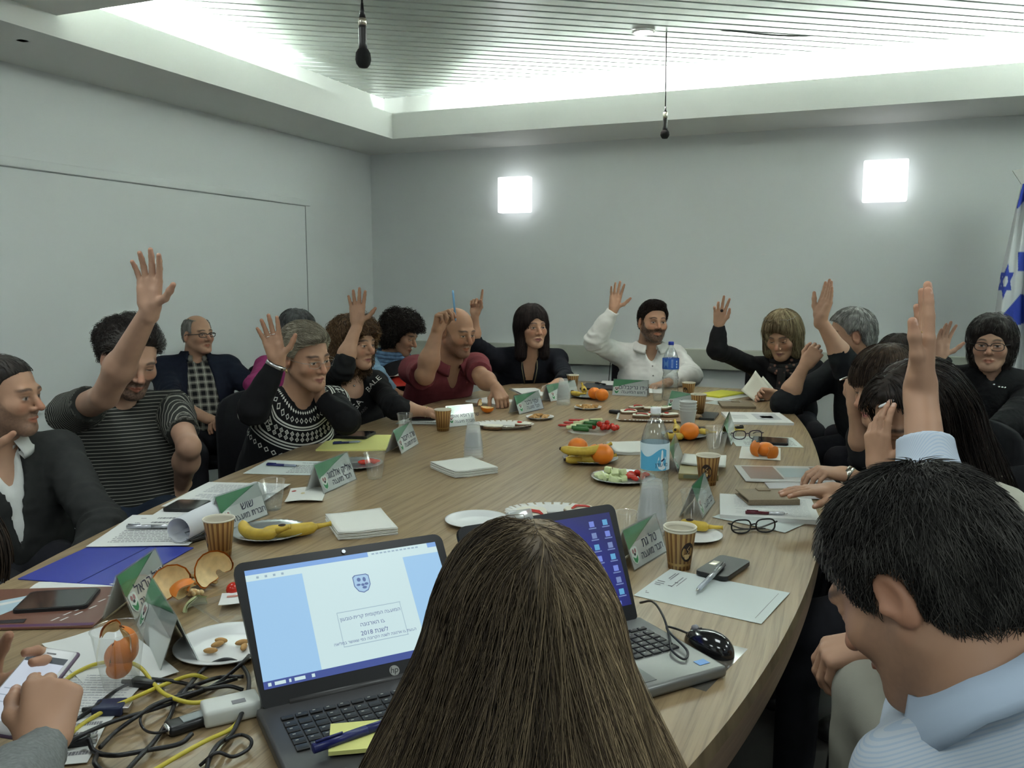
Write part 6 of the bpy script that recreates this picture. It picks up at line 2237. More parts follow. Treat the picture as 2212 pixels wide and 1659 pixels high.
def cone_patch(mb, poly, phi, r_at, mi=0, off=.0004):
    vs = []
    for u, z in poly:
        r = r_at(z) + off
        a = phi + u / r
        vs.append((r * math.cos(a), r * math.sin(a), z))
    c = np.mean(vs, 0)
    cu, cz = np.mean([p[0] for p in poly]), np.mean([p[1] for p in poly])
    r = r_at(cz) + off + .0002
    vs.append((r * math.cos(phi + cu / r), r * math.sin(phi + cu / r), cz))
    n = len(poly)
    mb.add(vs, [(i, (i + 1) % n, n) for i in range(n)], mi, True)


def coffee_cup(px, py, label, phi=-1.2, sc=1.0, coffee=False, z=0.0, double=False, loc=None):
    b = onz(px, py, TZ + z) if loc is None else loc
    e = empty('coffee_cup', b, label, 'cup')
    H, rb, rt = .092 * sc, .0255 * sc, .0365 * sc
    ra = lambda z: rb + (rt - rb) * z / H
    MB().lathe([(rb - .002, 0.003), (rb, .0), (rt, H)], 40, cap=False).build('sleeve', CUPM, e)
    MB().lathe([(rb - .001, .004), (0.0, .004)], 40, cap=False).build('base', RIM, e)
    mb = MB().lathe([(rt, H - .002), (rt + .0018, H - .001), (rt + .0022, H + .001), (rt + .001, H + .0028), (rt - .001, H + .0022), (rt - .0012, H - .004), (rb - .001, .006), (0.0, .006)], 40, cap=False)
    if double:
        mb.lathe([(rt + .0005, H + .002), (rt + .0022, H + .0055), (rt + .0024, H + .0075), (rt + .001, H + .009), (rt - .001, H + .008), (rt - .0016, H)], 40, cap=False)
    mb.build('rim', RIM, e)
    if coffee: MB().lathe([(ra(H * .78) - .0012, H * .78), (0, H * .78)], 32, cap=False).build('coffee', COFFEE, e)
    mb = MB()
    cone_patch(mb, disc_poly(0, H * .50, .0165 * sc, .0235 * sc, 28), phi, ra)
    o = mb.build('emblem', EMB, e)
    mb = MB()
    k = sc
    cone_patch(mb, [(-.009 * k, H * .42), (.005 * k, H * .42), (.004 * k, H * .34), (-.001 * k, H * .31), (-.005 * k, H * .31), (-.008 * k, H * .35)], phi, ra, off=.0009)
    cone_patch(mb, disc_poly(-.002 * k, H * .425, .0085 * k, .0022 * k, 14), phi, ra, off=.0011)
    st = spline([(-.003, .46), (.002, .52), (-.003, .58), (.003, .66)], 4)
    for i in range(len(st) - 1):
        p, q = st[i], st[i + 1]
        cone_patch(mb, [(p[0] * k, p[1] * H), ((p[0] + .0018) * k, p[1] * H), ((q[0] + .0018) * k, q[1] * H), (q[0] * k, q[1] * H)], phi, ra, off=.0009)
    mb.build('cup_motif', EMB2, o)
    return e


coffee_cup(476, 1200, 'striped coffee cup at the end of the blue folder', -2.4, 1.0, True)
coffee_cup(957, 930, 'striped coffee cup in front of a name card at the lettered sweater', -3.0, 1.02)
coffee_cup(1237, 843, 'striped coffee cup behind the upside-down cups at the far end', -1.8, 1.0)
coffee_cup(1487, 862, 'farther of two striped cups right of the blue-label bottle', -2.0, 1.0)
coffee_cup(1508, 893, 'nearer of two striped cups behind the bundle of white cups', -2.6, 1.05)
coffee_cup(1528, 1046, 'striped coffee cup with dark emblem facing front, by the folded napkin', -1.55, 1.05)
coffee_cup(1467, 1226, 'double striped coffee cup standing on the printed letter', -.75, 1.0, double=True)


def clear_cup(base, label, water=0, m=None, sc=1.0, flip=False, group=None, name='plastic_cup'):
    m = m or CLEAR
    e = empty(name, base, label, 'cup', group)
    H, rb, rt = .088 * sc, .0235 * sc, .036 * sc
    prof = [(0.0, .001), (rb - .002, .001), (rb, .004), (rt, H - .002), (rt + .0018, H), (rt + .0005, H + .0012), (rt - .0012, H)]
    if flip: prof = [(r, H - z) for r, z in prof][::-1]
    MB().lathe(prof, 32, cap=False).build('cup_body', m, e)
    if water:
        MB().lathe([(0, .003), (rb - .001, .003), (rb + (rt - rb) * water - .001, H * water), (0, H * water)], 28, cap=False).build('water', WATER, e)
    return e


clear_cup(onz(590, 1101), 'clear plastic cup half full of water beside the reflecting name card', .5)
clear_cup(onz(810, 1034), 'empty clear plastic cup standing by the grey plate on the left')
clear_cup(onz(875, 934), 'clear plastic cup behind the name card at the legal pad', sc=.95)
clear_cup(onz(1183, 866), 'clear plastic cup left of the upside-down stack at the far end', sc=.95)
clear_cup(onz(1421, 866), 'clear plastic cup left of the blue-label bottle', .4)
clear_cup(onz(1547, 989), 'empty clear plastic cup behind the front-facing striped cup', sc=1.08)
clear_cup(onz(1541, 968), 'clear plastic cup just behind another one near the spectacles', sc=1.0)
clear_cup(onz(1497, 1128), 'empty clear plastic cup before the end-on name card')
clear_cup(onz(1352, 1163), 'clear plastic cup mostly behind the second laptop lid', sc=.8)


def stack(px, py, n, flip, m, step, sc, g, words):
    b = onz(px, py)
    order = ['bottom cup', 'second cup from the bottom', 'third cup from the bottom', 'fourth cup from the bottom', 'fifth cup from the bottom', 'sixth cup from the bottom', 'seventh cup from the bottom', 'topmost cup']
    for k in range(n):
        w = 'topmost cup' if k == n - 1 else order[k]
        clear_cup(b + A_(0, 0, k * step), '%s of the %s' % (w, words), 0, m, sc, flip, g)


stack(1023, 992, 6, True, FOGGY, .0105, 1.0, 'clear cups stacked at the left centre', 'tall clear stack beside the thick napkin pile')
stack(1217, 874, 6, True, FOGGY, .0105, 1.0, 'clear cups stacked at the far end', 'tall clear stack before the far striped cup')
stack(1407, 1150, 6, True, FOGGY, .0095, 1.1, 'clear cups stacked before the near bottle', 'clear stack in front of the pale-label bottle')
stack(1485, 930, 4, False, mat('cup_white', (.62, .64, .62), .35), .013, 1.05, 'white cups stacked by the fruit plate', 'white plastic stack behind the orange plate')

# lid and small clear dishes
MB().lathe([(0, .001), (.034, .001), (.036, .004), (.037, .006), (.0355, .006)], 32, cap=False).build('cup_lid', CLEAR, None, onz(1018, 878), 'small clear lid lying flat by the squeezed orange half', 'lid')


# ------------------------------------------------------------------ bottles
def bottle(px, py, label, H, r, label_m, cap_m, z0, z1, water=.0, name='water_bottle', extra=None, waist=None):
    e = empty(name, onz(px, py), label, 'bottle')
    def prof(k=1.0):
        p = [(.0, .004), (r * .55, .002), (r * .85, .0), (r * .97, .012)]
        zs = np.linspace(.02, H * .64, 40)
        for z in zs:
            rr = r * (1 - .018 * (1 + math.sin(z / H * 95)) * (0 if z0 < z < z1 else 1))
            if waist and abs(z - waist) < .02: rr *= 1 - .10 * math.cos((z - waist) / .02 * math.pi / 2)
            p.append((rr, z))
        for t in np.linspace(0, 1, 12)[1:]:
            p.append((.0125 + (r - .0125) * (1 - t ** 1.6) ** .8, H * (.64 + .27 * t)))
        p += [(.0125, H * .93), (.0135, H * .935), (.0135, H * .945)]
        return p
    MB().lathe(prof(), 40, cap=False).build('bottle_body', PET, e)
    if water: MB().lathe([(rr * .97, z) for rr, z in prof() if z < H * water] + [(0, H * water)], 32, cap=False).build('water', WATER, e)
    n = 40
    MB().lathe([(r * 1.008, z0), (r * 1.012, z0 + .001), (r * 1.012, z1 - .001), (r * 1.008, z1)], n, cap=False).build('label_band', label_m, e)
    MB().lathe([(.0148, H * .945), (.0152, H * .95), (.0152, H * .99), (.014, H), (0, H)], 28, cap=False).build('cap', cap_m, e)
    return e


LB1 = mat('label_blue', (.03, .12, .52), .35)
b1 = bottle(1447, 864, 'tall water bottle with dark blue label and cap before the man in white', .325, .0455, LB1, mat('cap_blue', (.02, .05, .40), .4), .175, .235, waist=.15)
mb = MB()
ph = math.atan2(-b1.location[1], -b1.location[0])
for k, (u, z, w, h) in enumerate([(-.028, .205, .030, .052)]):
    cone_patch(mb, [(u - w / 2, z - h / 2), (u + w / 2, z - h / 2), (u + w / 2, z + h / 2), (u - w / 2, z + h / 2)], ph, lambda z: .0462)
mb.build('label_panel', mat('label_blue_pale', (.13, .28, .62), .35), b1)
mb = MB()
for k in range(6): cone_patch(mb, R_(.003, .185 + k * .008, .014, .188 + k * .008), ph, lambda z: .0464)
for k in range(3): cone_patch(mb, disc_poly(.036, .188 + k * .015, .005, .006, 10), ph, lambda z: .0464)
mb.build('label_print', mat('label_print_white', (.55, .65, .8), .4), b1)

LB2 = mat('label_pale', (.62, .76, .82), .35)
b2 = bottle(1412, 1104, 'water bottle with pale blue label and white cap standing mid table', .305, .0415, LB2, mat('cap_white', (.72, .74, .74), .4), .128, .205, water=.0)
ph = math.atan2(-b2.location[1], -b2.location[0])
mb = MB()
r2 = lambda z: .0421
for j in range(14):
    u0, u1 = -.05 + j * .0062, -.05 + (j + 1) * .0062
    h0 = .128 + .052 + .012 * math.sin(u0 * 70); h1 = .128 + .052 + .012 * math.sin(u1 * 70)
    cone_patch(mb, [(u0, .1285), (u1, .1285), (u1, h1), (u0, h0)], ph, r2)
mb.build('label_wave', mat('label_cyan', (.10, .42, .65), .35), b2)
mb = MB()
cone_patch(mb, [(.0 + .022, .190), (.012 + .022, .165), (.016 + .022, .148), (.010 + .022, .134), (.022, .130), (-.010 + .022, .134), (-.016 + .022, .148), (-.012 + .022, .165)], ph, lambda z: .0424)
dp = mb.build('label_drop', mat('label_drop_white', (.75, .80, .82), .4), b2)
vs, fs = text_mesh('מי עדן', .016, hebrew=True)
mb = MB()
mb.add([(.0430 * math.cos(ph + (x + .022) / .043), .0430 * math.sin(ph + (x + .022) / .043), .145 + y) for x, y, z in vs], fs)
for p in ([(-.005, .157), (.006, .165), (.008, .161), (-.001, .154)],):
    cone_patch(mb, [(u + .022, z) for u, z in p], ph, lambda z: .0428)
mb.build('label_lettering', mat('label_navy', (.01, .02, .08), .5), dp)

# ------------------------------------------------------------------ napkin piles
NAP = mat('napkin_white')


def napkin_pile(corners, label, th, group=None):
    c, a, hu, hv, sg = rect(corners)
    mb = MB()
    n = 10
    for s_ in range(8):
        z = th * s_ / 8
        j = .0012 * math.sin(s_ * 2.3)
        def zz(u, v): return z + .004 * max(0, u * v - .3) + .0006 * math.sin(5 * u + s_)
        vs, fs = [], []
        for k in (0, 1):
            for i in range(n + 1):
                for q in range(n + 1):
                    u, v = i / n * 2 - 1, q / n * 2 - 1
                    vs.append((u * hu + j, v * hv - j, zz(u, v) + k * th / 8 * .9 * (1 - .25 * max(abs(u), abs(v)) ** 8)))
        st = (n + 1) ** 2
        for i in range(n):
            for q in range(n):
                f = (i * (n + 1) + q, (i + 1) * (n + 1) + q, (i + 1) * (n + 1) + q + 1, i * (n + 1) + q + 1)
                fs.append(tuple(st + w for w in f)); fs.append(f[::-1])
        for i in range(n):
            for e_ in ((i * (n + 1), (i + 1) * (n + 1)), ((i + 1) * (n + 1) + n, i * (n + 1) + n), (i + 1, i), (n * (n + 1) + i, n * (n + 1) + i + 1)):
                fs.append((e_[0], e_[1], st + e_[1], st + e_[0]))
        mb.add(vs, fs, 0, True)
    return mb.build('napkin_pile', NAP, None, (c[0], c[1], TZ), label, 'napkins', group, rz=a)


napkin_pile([(735, 1172), (855, 1152), (822, 1112), (704, 1128)], 'thick pile of white napkins behind the open laptop', .022)
napkin_pile([(990, 1036), (1068, 1020), (1010, 997), (938, 1014)], 'thick pile of white napkins below the clear cup stack', .024)
napkin_pile([(1346, 982), (1400, 984), (1398, 955), (1300, 964)], 'thin pile of white napkins left of the pale-label bottle', .012)
napkin_pile([(1470, 1018), (1566, 1022), (1568, 1002), (1478, 994)], 'folded white napkin on the low box behind the striped cup', .006).location.z += .022
c, a, hu, hv, sg = rect([(1465, 1034), (1552, 1040), (1550, 1018), (1470, 1012)])
e = empty('sugar_box', (c[0], c[1], TZ), 'low gold and green box under the folded napkin', 'box', rz=a)
MB().box((0, 0, .010), (2 * hu, 2 * hv, .02), bev=.002).build('box_body', mat('box_gold', (.28, .24, .10), .4), e)
MB().box((-.1 * hu, -hv - .0004, .010), (1.3 * hu, .001, .012)).build('side_panel', mat('box_green', (.16, .18, .11), .5), e)
sheet([(620, 1095), (690, 1080), (700, 1052), (632, 1064)], 'used white napkin with food bits beside a name card', 0, [NAP, mat('crumb_cream', (.6, .52, .30), .8), mat('pepper_red', (.45, .03, .02), .3)], warp=.005, seed=31, name='napkin', cat='napkin', extra=[(disc_poly(-.2, .2, .12, .12, 8), 1), (disc_poly(-.75, .6, .14, .08, 8), 2)])


# ------------------------------------------------------------------ plates
FOIL = mat('silver_plate', (.36, .38, .38), .28, metal=.75)
WPL = mat('white_plastic', (.66, .67, .66), .3)
DOILY = mat('lace_paper', (.70, .70, .66), .85)


def plate(px, py, r, label, m, depth=.016, ribs=True, name='plate', ry=None):
    e = empty(name, onz(px, py), label, 'plate')
    n = 72
    prof = [(0, .002), (r * .62, .002), (r * .70, .004), (r * .80, depth * .7), (r * .94, depth * .92), (r, depth), (r * 1.0, depth - .002), (r * .93, depth * .8), (r * .78, depth * .5), (r * .66, .0), (0, .0)]
    vs, fs = [], []
    for rr, z in prof:
        for k in range(n):
            a = 2 * math.pi * k / n
            w = 1 + (.012 * math.cos(36 * a) if ribs and rr > r * .78 else 0)
            vs.append((rr * w * math.cos(a), (ry / r if ry else 1) * rr * w * math.sin(a), z + (.0008 * math.cos(36 * a) if ribs and rr > r * .75 else 0)))
    for i in range(len(prof) - 1):
        for k in range(n): fs.append((i * n + k, i * n + (k + 1) % n, (i + 1) * n + (k + 1) % n, (i + 1) * n + k))
    MB().add(vs, [f[::-1] for f in fs], 0, True).build('plate_body', m, e)
    return e


plate(584, 1156, .098, 'grey foil plate with two bananas behind the laptop', FOIL)
plate(768, 1008, .098, 'grey foil plate with tomato and cucumber bits beside an empty cup', FOIL)
plate(1275, 858, .105, 'grey foil plate of fruit at the far end of the table', FOIL, .014)
plate(1478, 944, .098, 'grey foil plate under the orange and white cups', FOIL)
plate(1275, 996, .102, 'grey foil plate piled with bananas and oranges mid table', FOIL)
plate(1345, 1036, .108, 'grey foil plate of kohlrabi cubes and tomatoes', FOIL, .014)
plate(490, 1402, .092, 'white plastic plate with a few nuts in front of the laptop', WPL, .014, False)
plate(1030, 1130, .088, 'empty white plastic plate just behind the blonde head', WPL, .014, False)
plate(1500, 1162, .072, 'white plastic plate with a banana end behind the double cup', WPL, .012, False)
plate(1166, 905, .068, 'small white plate of salty biscuits in front of the maroon man\'s card', WPL, .014, False)
plate(1270, 883, .072, 'small white plate of biscuits in front of the far fruit plate', WPL, .012, False)


def doily_tray(px, py, rx, ry, label, rz=0.0):
    e = empty('doily_tray', onz(px, py), label, 'tray', rz=rz)
    n = 120
    mb = MB()
    rings = [0, .55, .70, .82, .9, 1.0]
    hz = [.001, .001, .004, .012, .016, .020]
    vs = [(0, 0, .001)]
    for q, z in zip(rings[1:], hz[1:]):
        for k in range(n):
            a = 2 * math.pi * k / n
            w = q * (1 + (.035 * abs(math.sin(10 * a)) if q > .85 else 0))
            vs.append((rx * w * math.cos(a), ry * w * math.sin(a), z))
    fs = [(0, 1 + k, 1 + (k + 1) % n) for k in range(n)]
    for i in range(len(rings) - 2):
        for k in range(n):
            if i == 3 and k % 4 == 1: continue                     # lace holes
            a, b = 1 + i * n + k, 1 + i * n + (k + 1) % n
            fs.append((a, b, b + n, a + n))
    mb.add(vs, fs, 0, True)
    o = mb.build('lace_paper', DOILY, e)
    o.modifiers.new('t', 'SOLIDIFY').thickness = .0008
    return e


doily_tray(1088, 924, .135, .085, 'white lace-edged tray with leftover sandwiches on the left half', R(15))
doily_tray(1192, 1118, .13, .09, 'white lace-edged tray with sandwiches behind the second laptop', R(20))
# clear square platter for the vegetables
e = empty('square_platter', onz(1282, 934), 'clear square platter of cut vegetables in the middle of the table', 'platter', rz=R(42))
mb = MB()
mb.lathe([(0, .002), (.095, .002), (.125, .014), (.127, .013), (.097, 0.0)], 4, cap=False, smooth=False)
mb.build('platter_body', FOGGY, e)
e = empty('square_platter', onz(520, 1312), 'clear platter with tomato and peels behind the laptop\'s left edge', 'platter', rz=R(20))
MB().lathe([(0, .001), (.085, .001), (.105, .008), (.107, .007), (.087, 0.0)], 4, cap=False, smooth=False).build('platter_body', CLEAR, e)
# cardboard sandwich tray with lace edge
e = empty('sandwich_tray', onz(1405, 905), 'brown-edged paper tray of open sandwiches beside the white cups', 'tray', rz=R(12))
MB().box((0, 0, .006), (.30, .20, .006), bev=.002).build('tray_base', mat('kraft_board', (.24, .15, .085), .7), e)
mb = MB()
for k in range(60):
    a = 2 * math.pi * k / 60
    ca_, sa_ = math.cos(a), math.sin(a)
    s_ = 1 / max(abs(ca_) / .155, abs(sa_) / .105)
    mb.sphere((ca_ * s_, sa_ * s_, .010), (.006, .006, .002), 8)
mb.build('lace_edge', DOILY, e)

# ------------------------------------------------------------------ food
YB_ = mat('banana_yellow', (.52, .36, .045), .5, noise=(40, .18))
BRN = mat('banana_brown', (.035, .02, .012), .7)
ORG = mat('orange_skin', (.75, .20, .012), .38, bump=(900, .35, .001))
PITH = mat('orange_pith', (.82, .64, .34), .7, noise=(60, .15))
PEEL = mat('peel_orange', (.62, .17, .012), .45, bump=(800, .35, .001))
RED = mat('tomato_red', (.50, .025, .012), .2)
PEP = mat('pepper_red')
GRN = mat('cucumber_green', (.03, .13, .025), .35)
PALE = mat('kohlrabi_pale', (.60, .66, .36), .4)
CREAMF = mat('cheese_cream', (.72, .70, .58), .55)
BISC = mat('biscuit', (.45, .25, .085), .7, noise=(90, .25))
BREAD = mat('dark_bread', (.16, .085, .04), .8, noise=(120, .3))


def banana(p, ang, label, L=.17, r=.0165, stem=True, tilt=0.0, bend=1.1, z=.0, group=None, brown=False):
    b = onz(*p, TZ + z)
    e = empty('banana', b, label, 'banana', group, rz=ang)
    n = 18
    pts, rs = [], []
    Rb = L / bend
    for i in range(n + 1):
        t = i / n
        a = (t - .5) * bend
        x, y = Rb * math.sin(a), Rb * (1 - math.cos(a))
        pts.append((x, y * math.cos(tilt), r + y * math.sin(tilt)))
        rs.append(r * (1 - (2 * t - 1) ** 6 * .55) * (1 if t < .93 else .75))
    MB().tube(pts, rs, 10).build('fruit', YB_, e)
    p1, p0 = A_(*pts[-1]), A_(*pts[-3]); d = nrm(p1 - p0)
    if stem: MB().tube([p1 - d * .004, p1 + d * .012, p1 + d * .030, p1 + d * .034], [r * .5, r * .36, r * .34, r * .45], 8).build('stem', YB_, e)
    q1, q0 = A_(*pts[0]), A_(*pts[2]); d = nrm(q1 - q0)
    MB().tube([q1 - d * .003, q1 + d * .006], [r * .5, r * .25], 8).build('tip', BRN, e)
    if brown:
        MB().sphere(A_(*pts[6]) + A_(0, 0, r * .85), (.012, .009, .004), 10).build('bruise', BRN, e)
    return e


def orange(p, label, r=.036, z=0.0, m=ORG, sq=.92, group=None, off=(0, 0)):
    b = onz(*p, TZ + z)
    e = empty('orange', (b[0] + off[0], b[1] + off[1], b[2]), label, 'orange', group)
    MB().sphere((0, 0, r * sq), (r, r, r * sq), 28).build('fruit', m, e)
    MB().sphere((.003, .002, 2 * r * sq - .001), (.004, .004, .0015), 8).build('stem_scar', mat('stem_green', (.10, .14, .03), .6), e)
    return e


banana((548, 1168), R(-12), 'banana lying at the left of the grey plate behind the laptop', .15, .0165, True, .6, 1.5, .004)
banana((630, 1160), R(40), 'bruised banana with cut stem at the right of the grey plate behind the laptop', .14, .0175, True, .3, .5, .004, brown=True)
banana((1262, 850), R(110), 'upright banana on the far fruit plate', .15, .0165, True, 1.3, .9, .02)
banana((1240, 855), R(-40), 'half-peeled banana hanging over the edge of the far fruit plate', .11, .014, True, .3, .9, .012, brown=True)
orange((1284, 862), 'left orange on the far fruit plate', .036, .004)
orange((1300, 866), 'right orange on the far fruit plate', .037, .004)
banana((1262, 985), R(35), 'large banana lying across the top of the mid-table fruit plate', .17, .017, True, .5, 1.0, .040)
banana((1270, 1002), R(10), 'lower banana at the front rim of the mid-table fruit plate', .15, .0165, True, .3, 1.3, .004)
banana((1255, 1000), R(60), 'short banana half under the others on the mid-table fruit plate', .13, .0155, True, .2, .9, .006, brown=True)
orange((1248, 985), 'orange at the back left of the mid-table fruit plate', .038, .004)
orange((1301, 1003), 'large orange at the right of the mid-table fruit plate', .041, .004)
orange((1286, 992), 'mandarin between the bananas on the mid-table fruit plate', .030, .018)
orange((1489, 950), 'orange on the grey plate beside the white cups', .040, .004)
banana((1462, 938), R(100), 'banana standing behind the orange next to the white cups', .14, .015, True, 1.2, 1.0, .012)
banana((1456, 950), R(0), 'banana piece at the left rim of the orange plate', .08, .015, False, .2, .5, .006, brown=True)
banana((1515, 938), R(-20), 'banana stub at the right rim of the orange plate', .07, .013, True, .2, .5, .012, brown=True)
banana((1575, 935), R(-10), 'small banana stub behind the edge-on name card', .06, .014, True, .1, .5, .0, brown=True)
banana((1500, 1146), R(-10), 'blackened banana end on the white plate behind the double cup', .08, .014, True, .1, .6, .006, brown=True)


def peel_piece(mb, c, r, a0, a1, th0, th1, rot, mi=(0, 1), th=.0035, n=10):
    """a curved piece of rind: outer skin mi[0], inner pith mi[1]"""
    M = Matrix.Rotation(rot[2], 3, 'Z') @ Matrix.Rotation(rot[1], 3, 'Y') @ Matrix.Rotation(rot[0], 3, 'X')
    for rr, m_, fl in ((r, mi[0], 1), (r - th, mi[1], -1)):
        vs, fs = [], []
        for i in range(n + 1):
            for j in range(n + 1):
                u, v = i / n, j / n
                a = a0 + (a1 - a0) * u + .09 * math.sin(7 * v)
                t = th0 + (th1 - th0) * v + .08 * math.sin(9 * u)
                vs.append(M @ Vector((rr * math.sin(t) * math.cos(a), rr * math.sin(t) * math.sin(a), rr * math.cos(t))) + Vector([float(q) for q in c]))
        for i in range(n):
            for j in range(n):
                f = (i * (n + 1) + j, i * (n + 1) + j + 1, (i + 1) * (n + 1) + j + 1, (i + 1) * (n + 1) + j)
                fs.append(f if fl > 0 else f[::-1])
        mb.add(vs, fs, m_, True)


def peel(p, label, r, rot, lift, rng=(0, 2.6, .5, 2.2), z=0.0, name='orange_peel'):
    mb = MB()
    peel_piece(mb, (0, 0, lift), r, rng[0], rng[1], rng[2], rng[3], rot)
    return mb.build(name, [PEEL, PITH], None, onz(*p, TZ + z), label, 'peel', weld=False)


peel((368, 1302), 'large curl of orange peel, pale side up, left of the banana skin', .044, (.65, .25, .0), .045, (0, 4.8, 1.65, 3.0))
peel((405, 1312), 'orange peel, skin side showing, in front of the banana skin', .040, (.9, .2, 2.5), .020, (0, 2.4, .6, 1.9))
peel((462, 1276), 'curl of orange peel propped up beside the cherry tomato', .044, (.95, -.35, .5), .047, (0, 3.8, 1.6, 2.9))
mb = MB()
mb.tube(spline([(-.05, -.01, .006), (-.02, .012, .012), (.03, .018, .012), (.06, .008, .008)], 5), [.004] + [.008] * 14 + [.003], 8, flat=.5)
mb.tube(spline([(-.02, .0, .006), (.0, -.01, .01), (.04, -.004, .008)], 5), [.004] + [.008] * 9 + [.003], 8, flat=.5)
mb.build('banana_skin', mat('banana_skin', (.30, .19, .06), .6, noise=(30, .5)), None, onz(415, 1262), 'browned empty banana skin among the orange peels', 'peel')
mb = MB()
rs = np.random.RandomState(5)
for k in range(14): mb.sphere((rs.uniform(-.015, .015), rs.uniform(-.01, .01), rs.uniform(.006, .014)), (.007, .004, .006), 7)
mb.build('pith_crumbs', PITH, None, onz(418, 1288), 'small heap of pale pith crumbs among the orange peels', 'food scraps', kind='stuff')
mb = MB()
peel_piece(mb, (0, 0, .0), .04, 0, 2.2, .5, 1.5, (.2, .3, 2.2), (0, 1))
mb.build('fennel_slice', [PALE, mat('fennel_white', (.66, .68, .50), .5)], None, onz(438, 1318) + A_(0, 0, -.008), 'pale green slice of fennel in front of the orange peels', 'vegetable', weld=False)
MB().sphere((0, 0, .015), .0155, 20).build('cherry_tomato', RED, None, onz(505, 1288), 'single red cherry tomato at the left edge of the laptop', 'tomato')

# squeezed orange half by the maroon man
mb = MB()
peel_piece(mb, (0, 0, .036), .036, 0, 2 * math.pi, 1.75, 3.14, (0, 0, 0))
peel_piece(mb, (-.018, 0, .045), .034, 2.4, 3.6, .9, 1.9, (0, 0, 0))
mb.build('orange_half', [ORG, PITH], None, onz(1053, 892), 'hollow orange half on the table by the woman\'s forearm', 'orange', weld=False)
# peeled mandarin on its napkin
e = empty('peeled_mandarin', onz(1650, 985, TZ + .002), 'part-peeled bright mandarin on the square napkin', 'mandarin')
MB().sphere((.004, 0, .027), (.036, .032, .027), 28).build('fruit', ORG, e)
mb = MB(); peel_piece(mb, (-.012, -.004, .028), .040, 2.3, 4.6, .7, 2.2, (0, 0, 0)); peel_piece(mb, (.012, -.012, .022), .042, 4.9, 6.4, 1.0, 2.2, (0, 0, 0))
mb.build('peel', [PEEL, PITH], e, weld=False)

# cup of orange peel at the near left
e = clear_cup(onz(262, 1484), 'clear plastic cup stuffed with orange peel at the near left', sc=1.15)
mb = MB()
for k, (c_, rr, a0, a1, t0, t1) in enumerate((((0, 0, .07), .030, 0, 2.2, .3, 2.3), ((.004, .0, .05), .026, 2.0, 4.4, .5, 2.5), ((0, .003, .06), .028, 4.2, 6.2, .6, 2.6), ((-.003, 0, .085), .026, 1.0, 2.6, .2, 1.6), ((.0, -.004, .036), .022, 3.0, 6.0, .4, 2.6))):
    peel_piece(mb, c_, rr, a0, a1, t0, t1, (0, 0, .4 * k))
mb.build('orange_peel', [PEEL, PITH], None, onz(262, 1484) + A_(0, 0, .004), 'orange peel pushed into the near left clear cup', 'peel', weld=False)

# nuts
for k, (p, r) in enumerate((((455, 1412), .5), ((470, 1398), 1.2), ((478, 1390), .2), ((523, 1394), .9), ((527, 1404), 2.0))):
    lab = ['nut at the front left of the white plate by the laptop', 'nut above another at the left of the white plate by the laptop', 'sliver of biscuit at the left of the white plate by the laptop', 'nut nearest the laptop on the white plate', 'reddish nut at the laptop side of the white plate'][k]
    MB().sphere((0, 0, .006), (.013, .006, .005), 12).build('nut', BISC, None, onz(*p, TZ + .003), lab, 'nut', 'nuts on the white plate', rz=r)


# salty biscuits as individual sticks
def biscuits(px, py, n, R0, g, where, seed, long=.045, z=.006):
    rs = np.random.RandomState(seed)
    b = onz(px, py)
    first = None
    for k in range(n):
        a, q = rs.uniform(0, 6.28), R0 * math.sqrt(rs.rand())
        lv = .007 * int(rs.uniform(0, 3) * (1 - q / R0) + .3)
        o = MB().tube([(-long / 2, 0, .005), (-long / 4, .003, .006), (long / 4, -.003, .006), (long / 2, 0, .005)], [.004, .0065, .0065, .004], 8).build('biscuit', BISC, None, (b[0] + q * math.cos(a), b[1] + q * math.sin(a), TZ + z + lv), 'golden stick biscuit heaped on the %s' % where, 'biscuit', g, rz=rs.uniform(0, 3.14)) if first is None else None
        if first is None: first = o
        else:
            c = first.copy(); COL.objects.link(c)
            c.location = (b[0] + q * math.cos(a), b[1] + q * math.sin(a), TZ + z + lv)
            c.rotation_euler = (rs.uniform(-.2, .2), rs.uniform(-.2, .2), rs.uniform(0, 3.14))


biscuits(1166, 905, 18, .042, 'biscuits on the small plate at the maroon man', 'small white plate beside the lace tray', 3)
biscuits(1270, 883, 16, .048, 'biscuits on the small plate before the far fruit', 'small white plate before the far fruit plate', 4)


# vegetables on the square platter
def slice_arc(p, label, m, L, r, rz, z=0.004, bend=1.2, cat='vegetable', name='pepper_strip', group=None, tilt=0.0):
    pts = []
    for i in range(10):
        a = (i / 9 - .5) * bend
        pts.append((L / bend * math.sin(a), L / bend * (1 - math.cos(a)) * math.cos(tilt), r * .6 + L / bend * (1 - math.cos(a)) * math.sin(tilt)))
    return MB().tube(pts, [r * .6] + [r] * 8 + [r * .6], 8, flat=.5).build(name, m, None, onz(*p, TZ + z), label, cat, group, rz=rz)


for k, (p, rz) in enumerate((((1224, 922), .5), ((1235, 916), .7), ((1246, 911), .4))):
    slice_arc(p, ['red pepper strip at the outer left of the vegetable platter', 'middle red pepper strip at the left of the vegetable platter', 'red pepper strip highest at the back left of the vegetable platter'][k], PEP, .075, .012, rz, .010, group='pepper strips on the platter')
for k, (p, rz) in enumerate((((1238, 926), .6), ((1246, 922), .9), ((1253, 917), .5), ((1262, 914), 1.2), ((1288, 911), .8))):
    MB().tube([(-.03, 0, .007), (.03, .002, .008)], [.009, .008], 6).build('kohlrabi_stick', PALE, None, onz(*p, TZ + .012 + .002 * k), ['pale kohlrabi stick nearest the peppers on the vegetable platter', 'second pale stick from the peppers on the vegetable platter', 'third pale stick from the peppers on the vegetable platter', 'fourth pale stick from the peppers on the vegetable platter', 'pale stick behind the green cucumber on the vegetable platter'][k], 'vegetable', 'pale sticks on the platter', rz=rz)
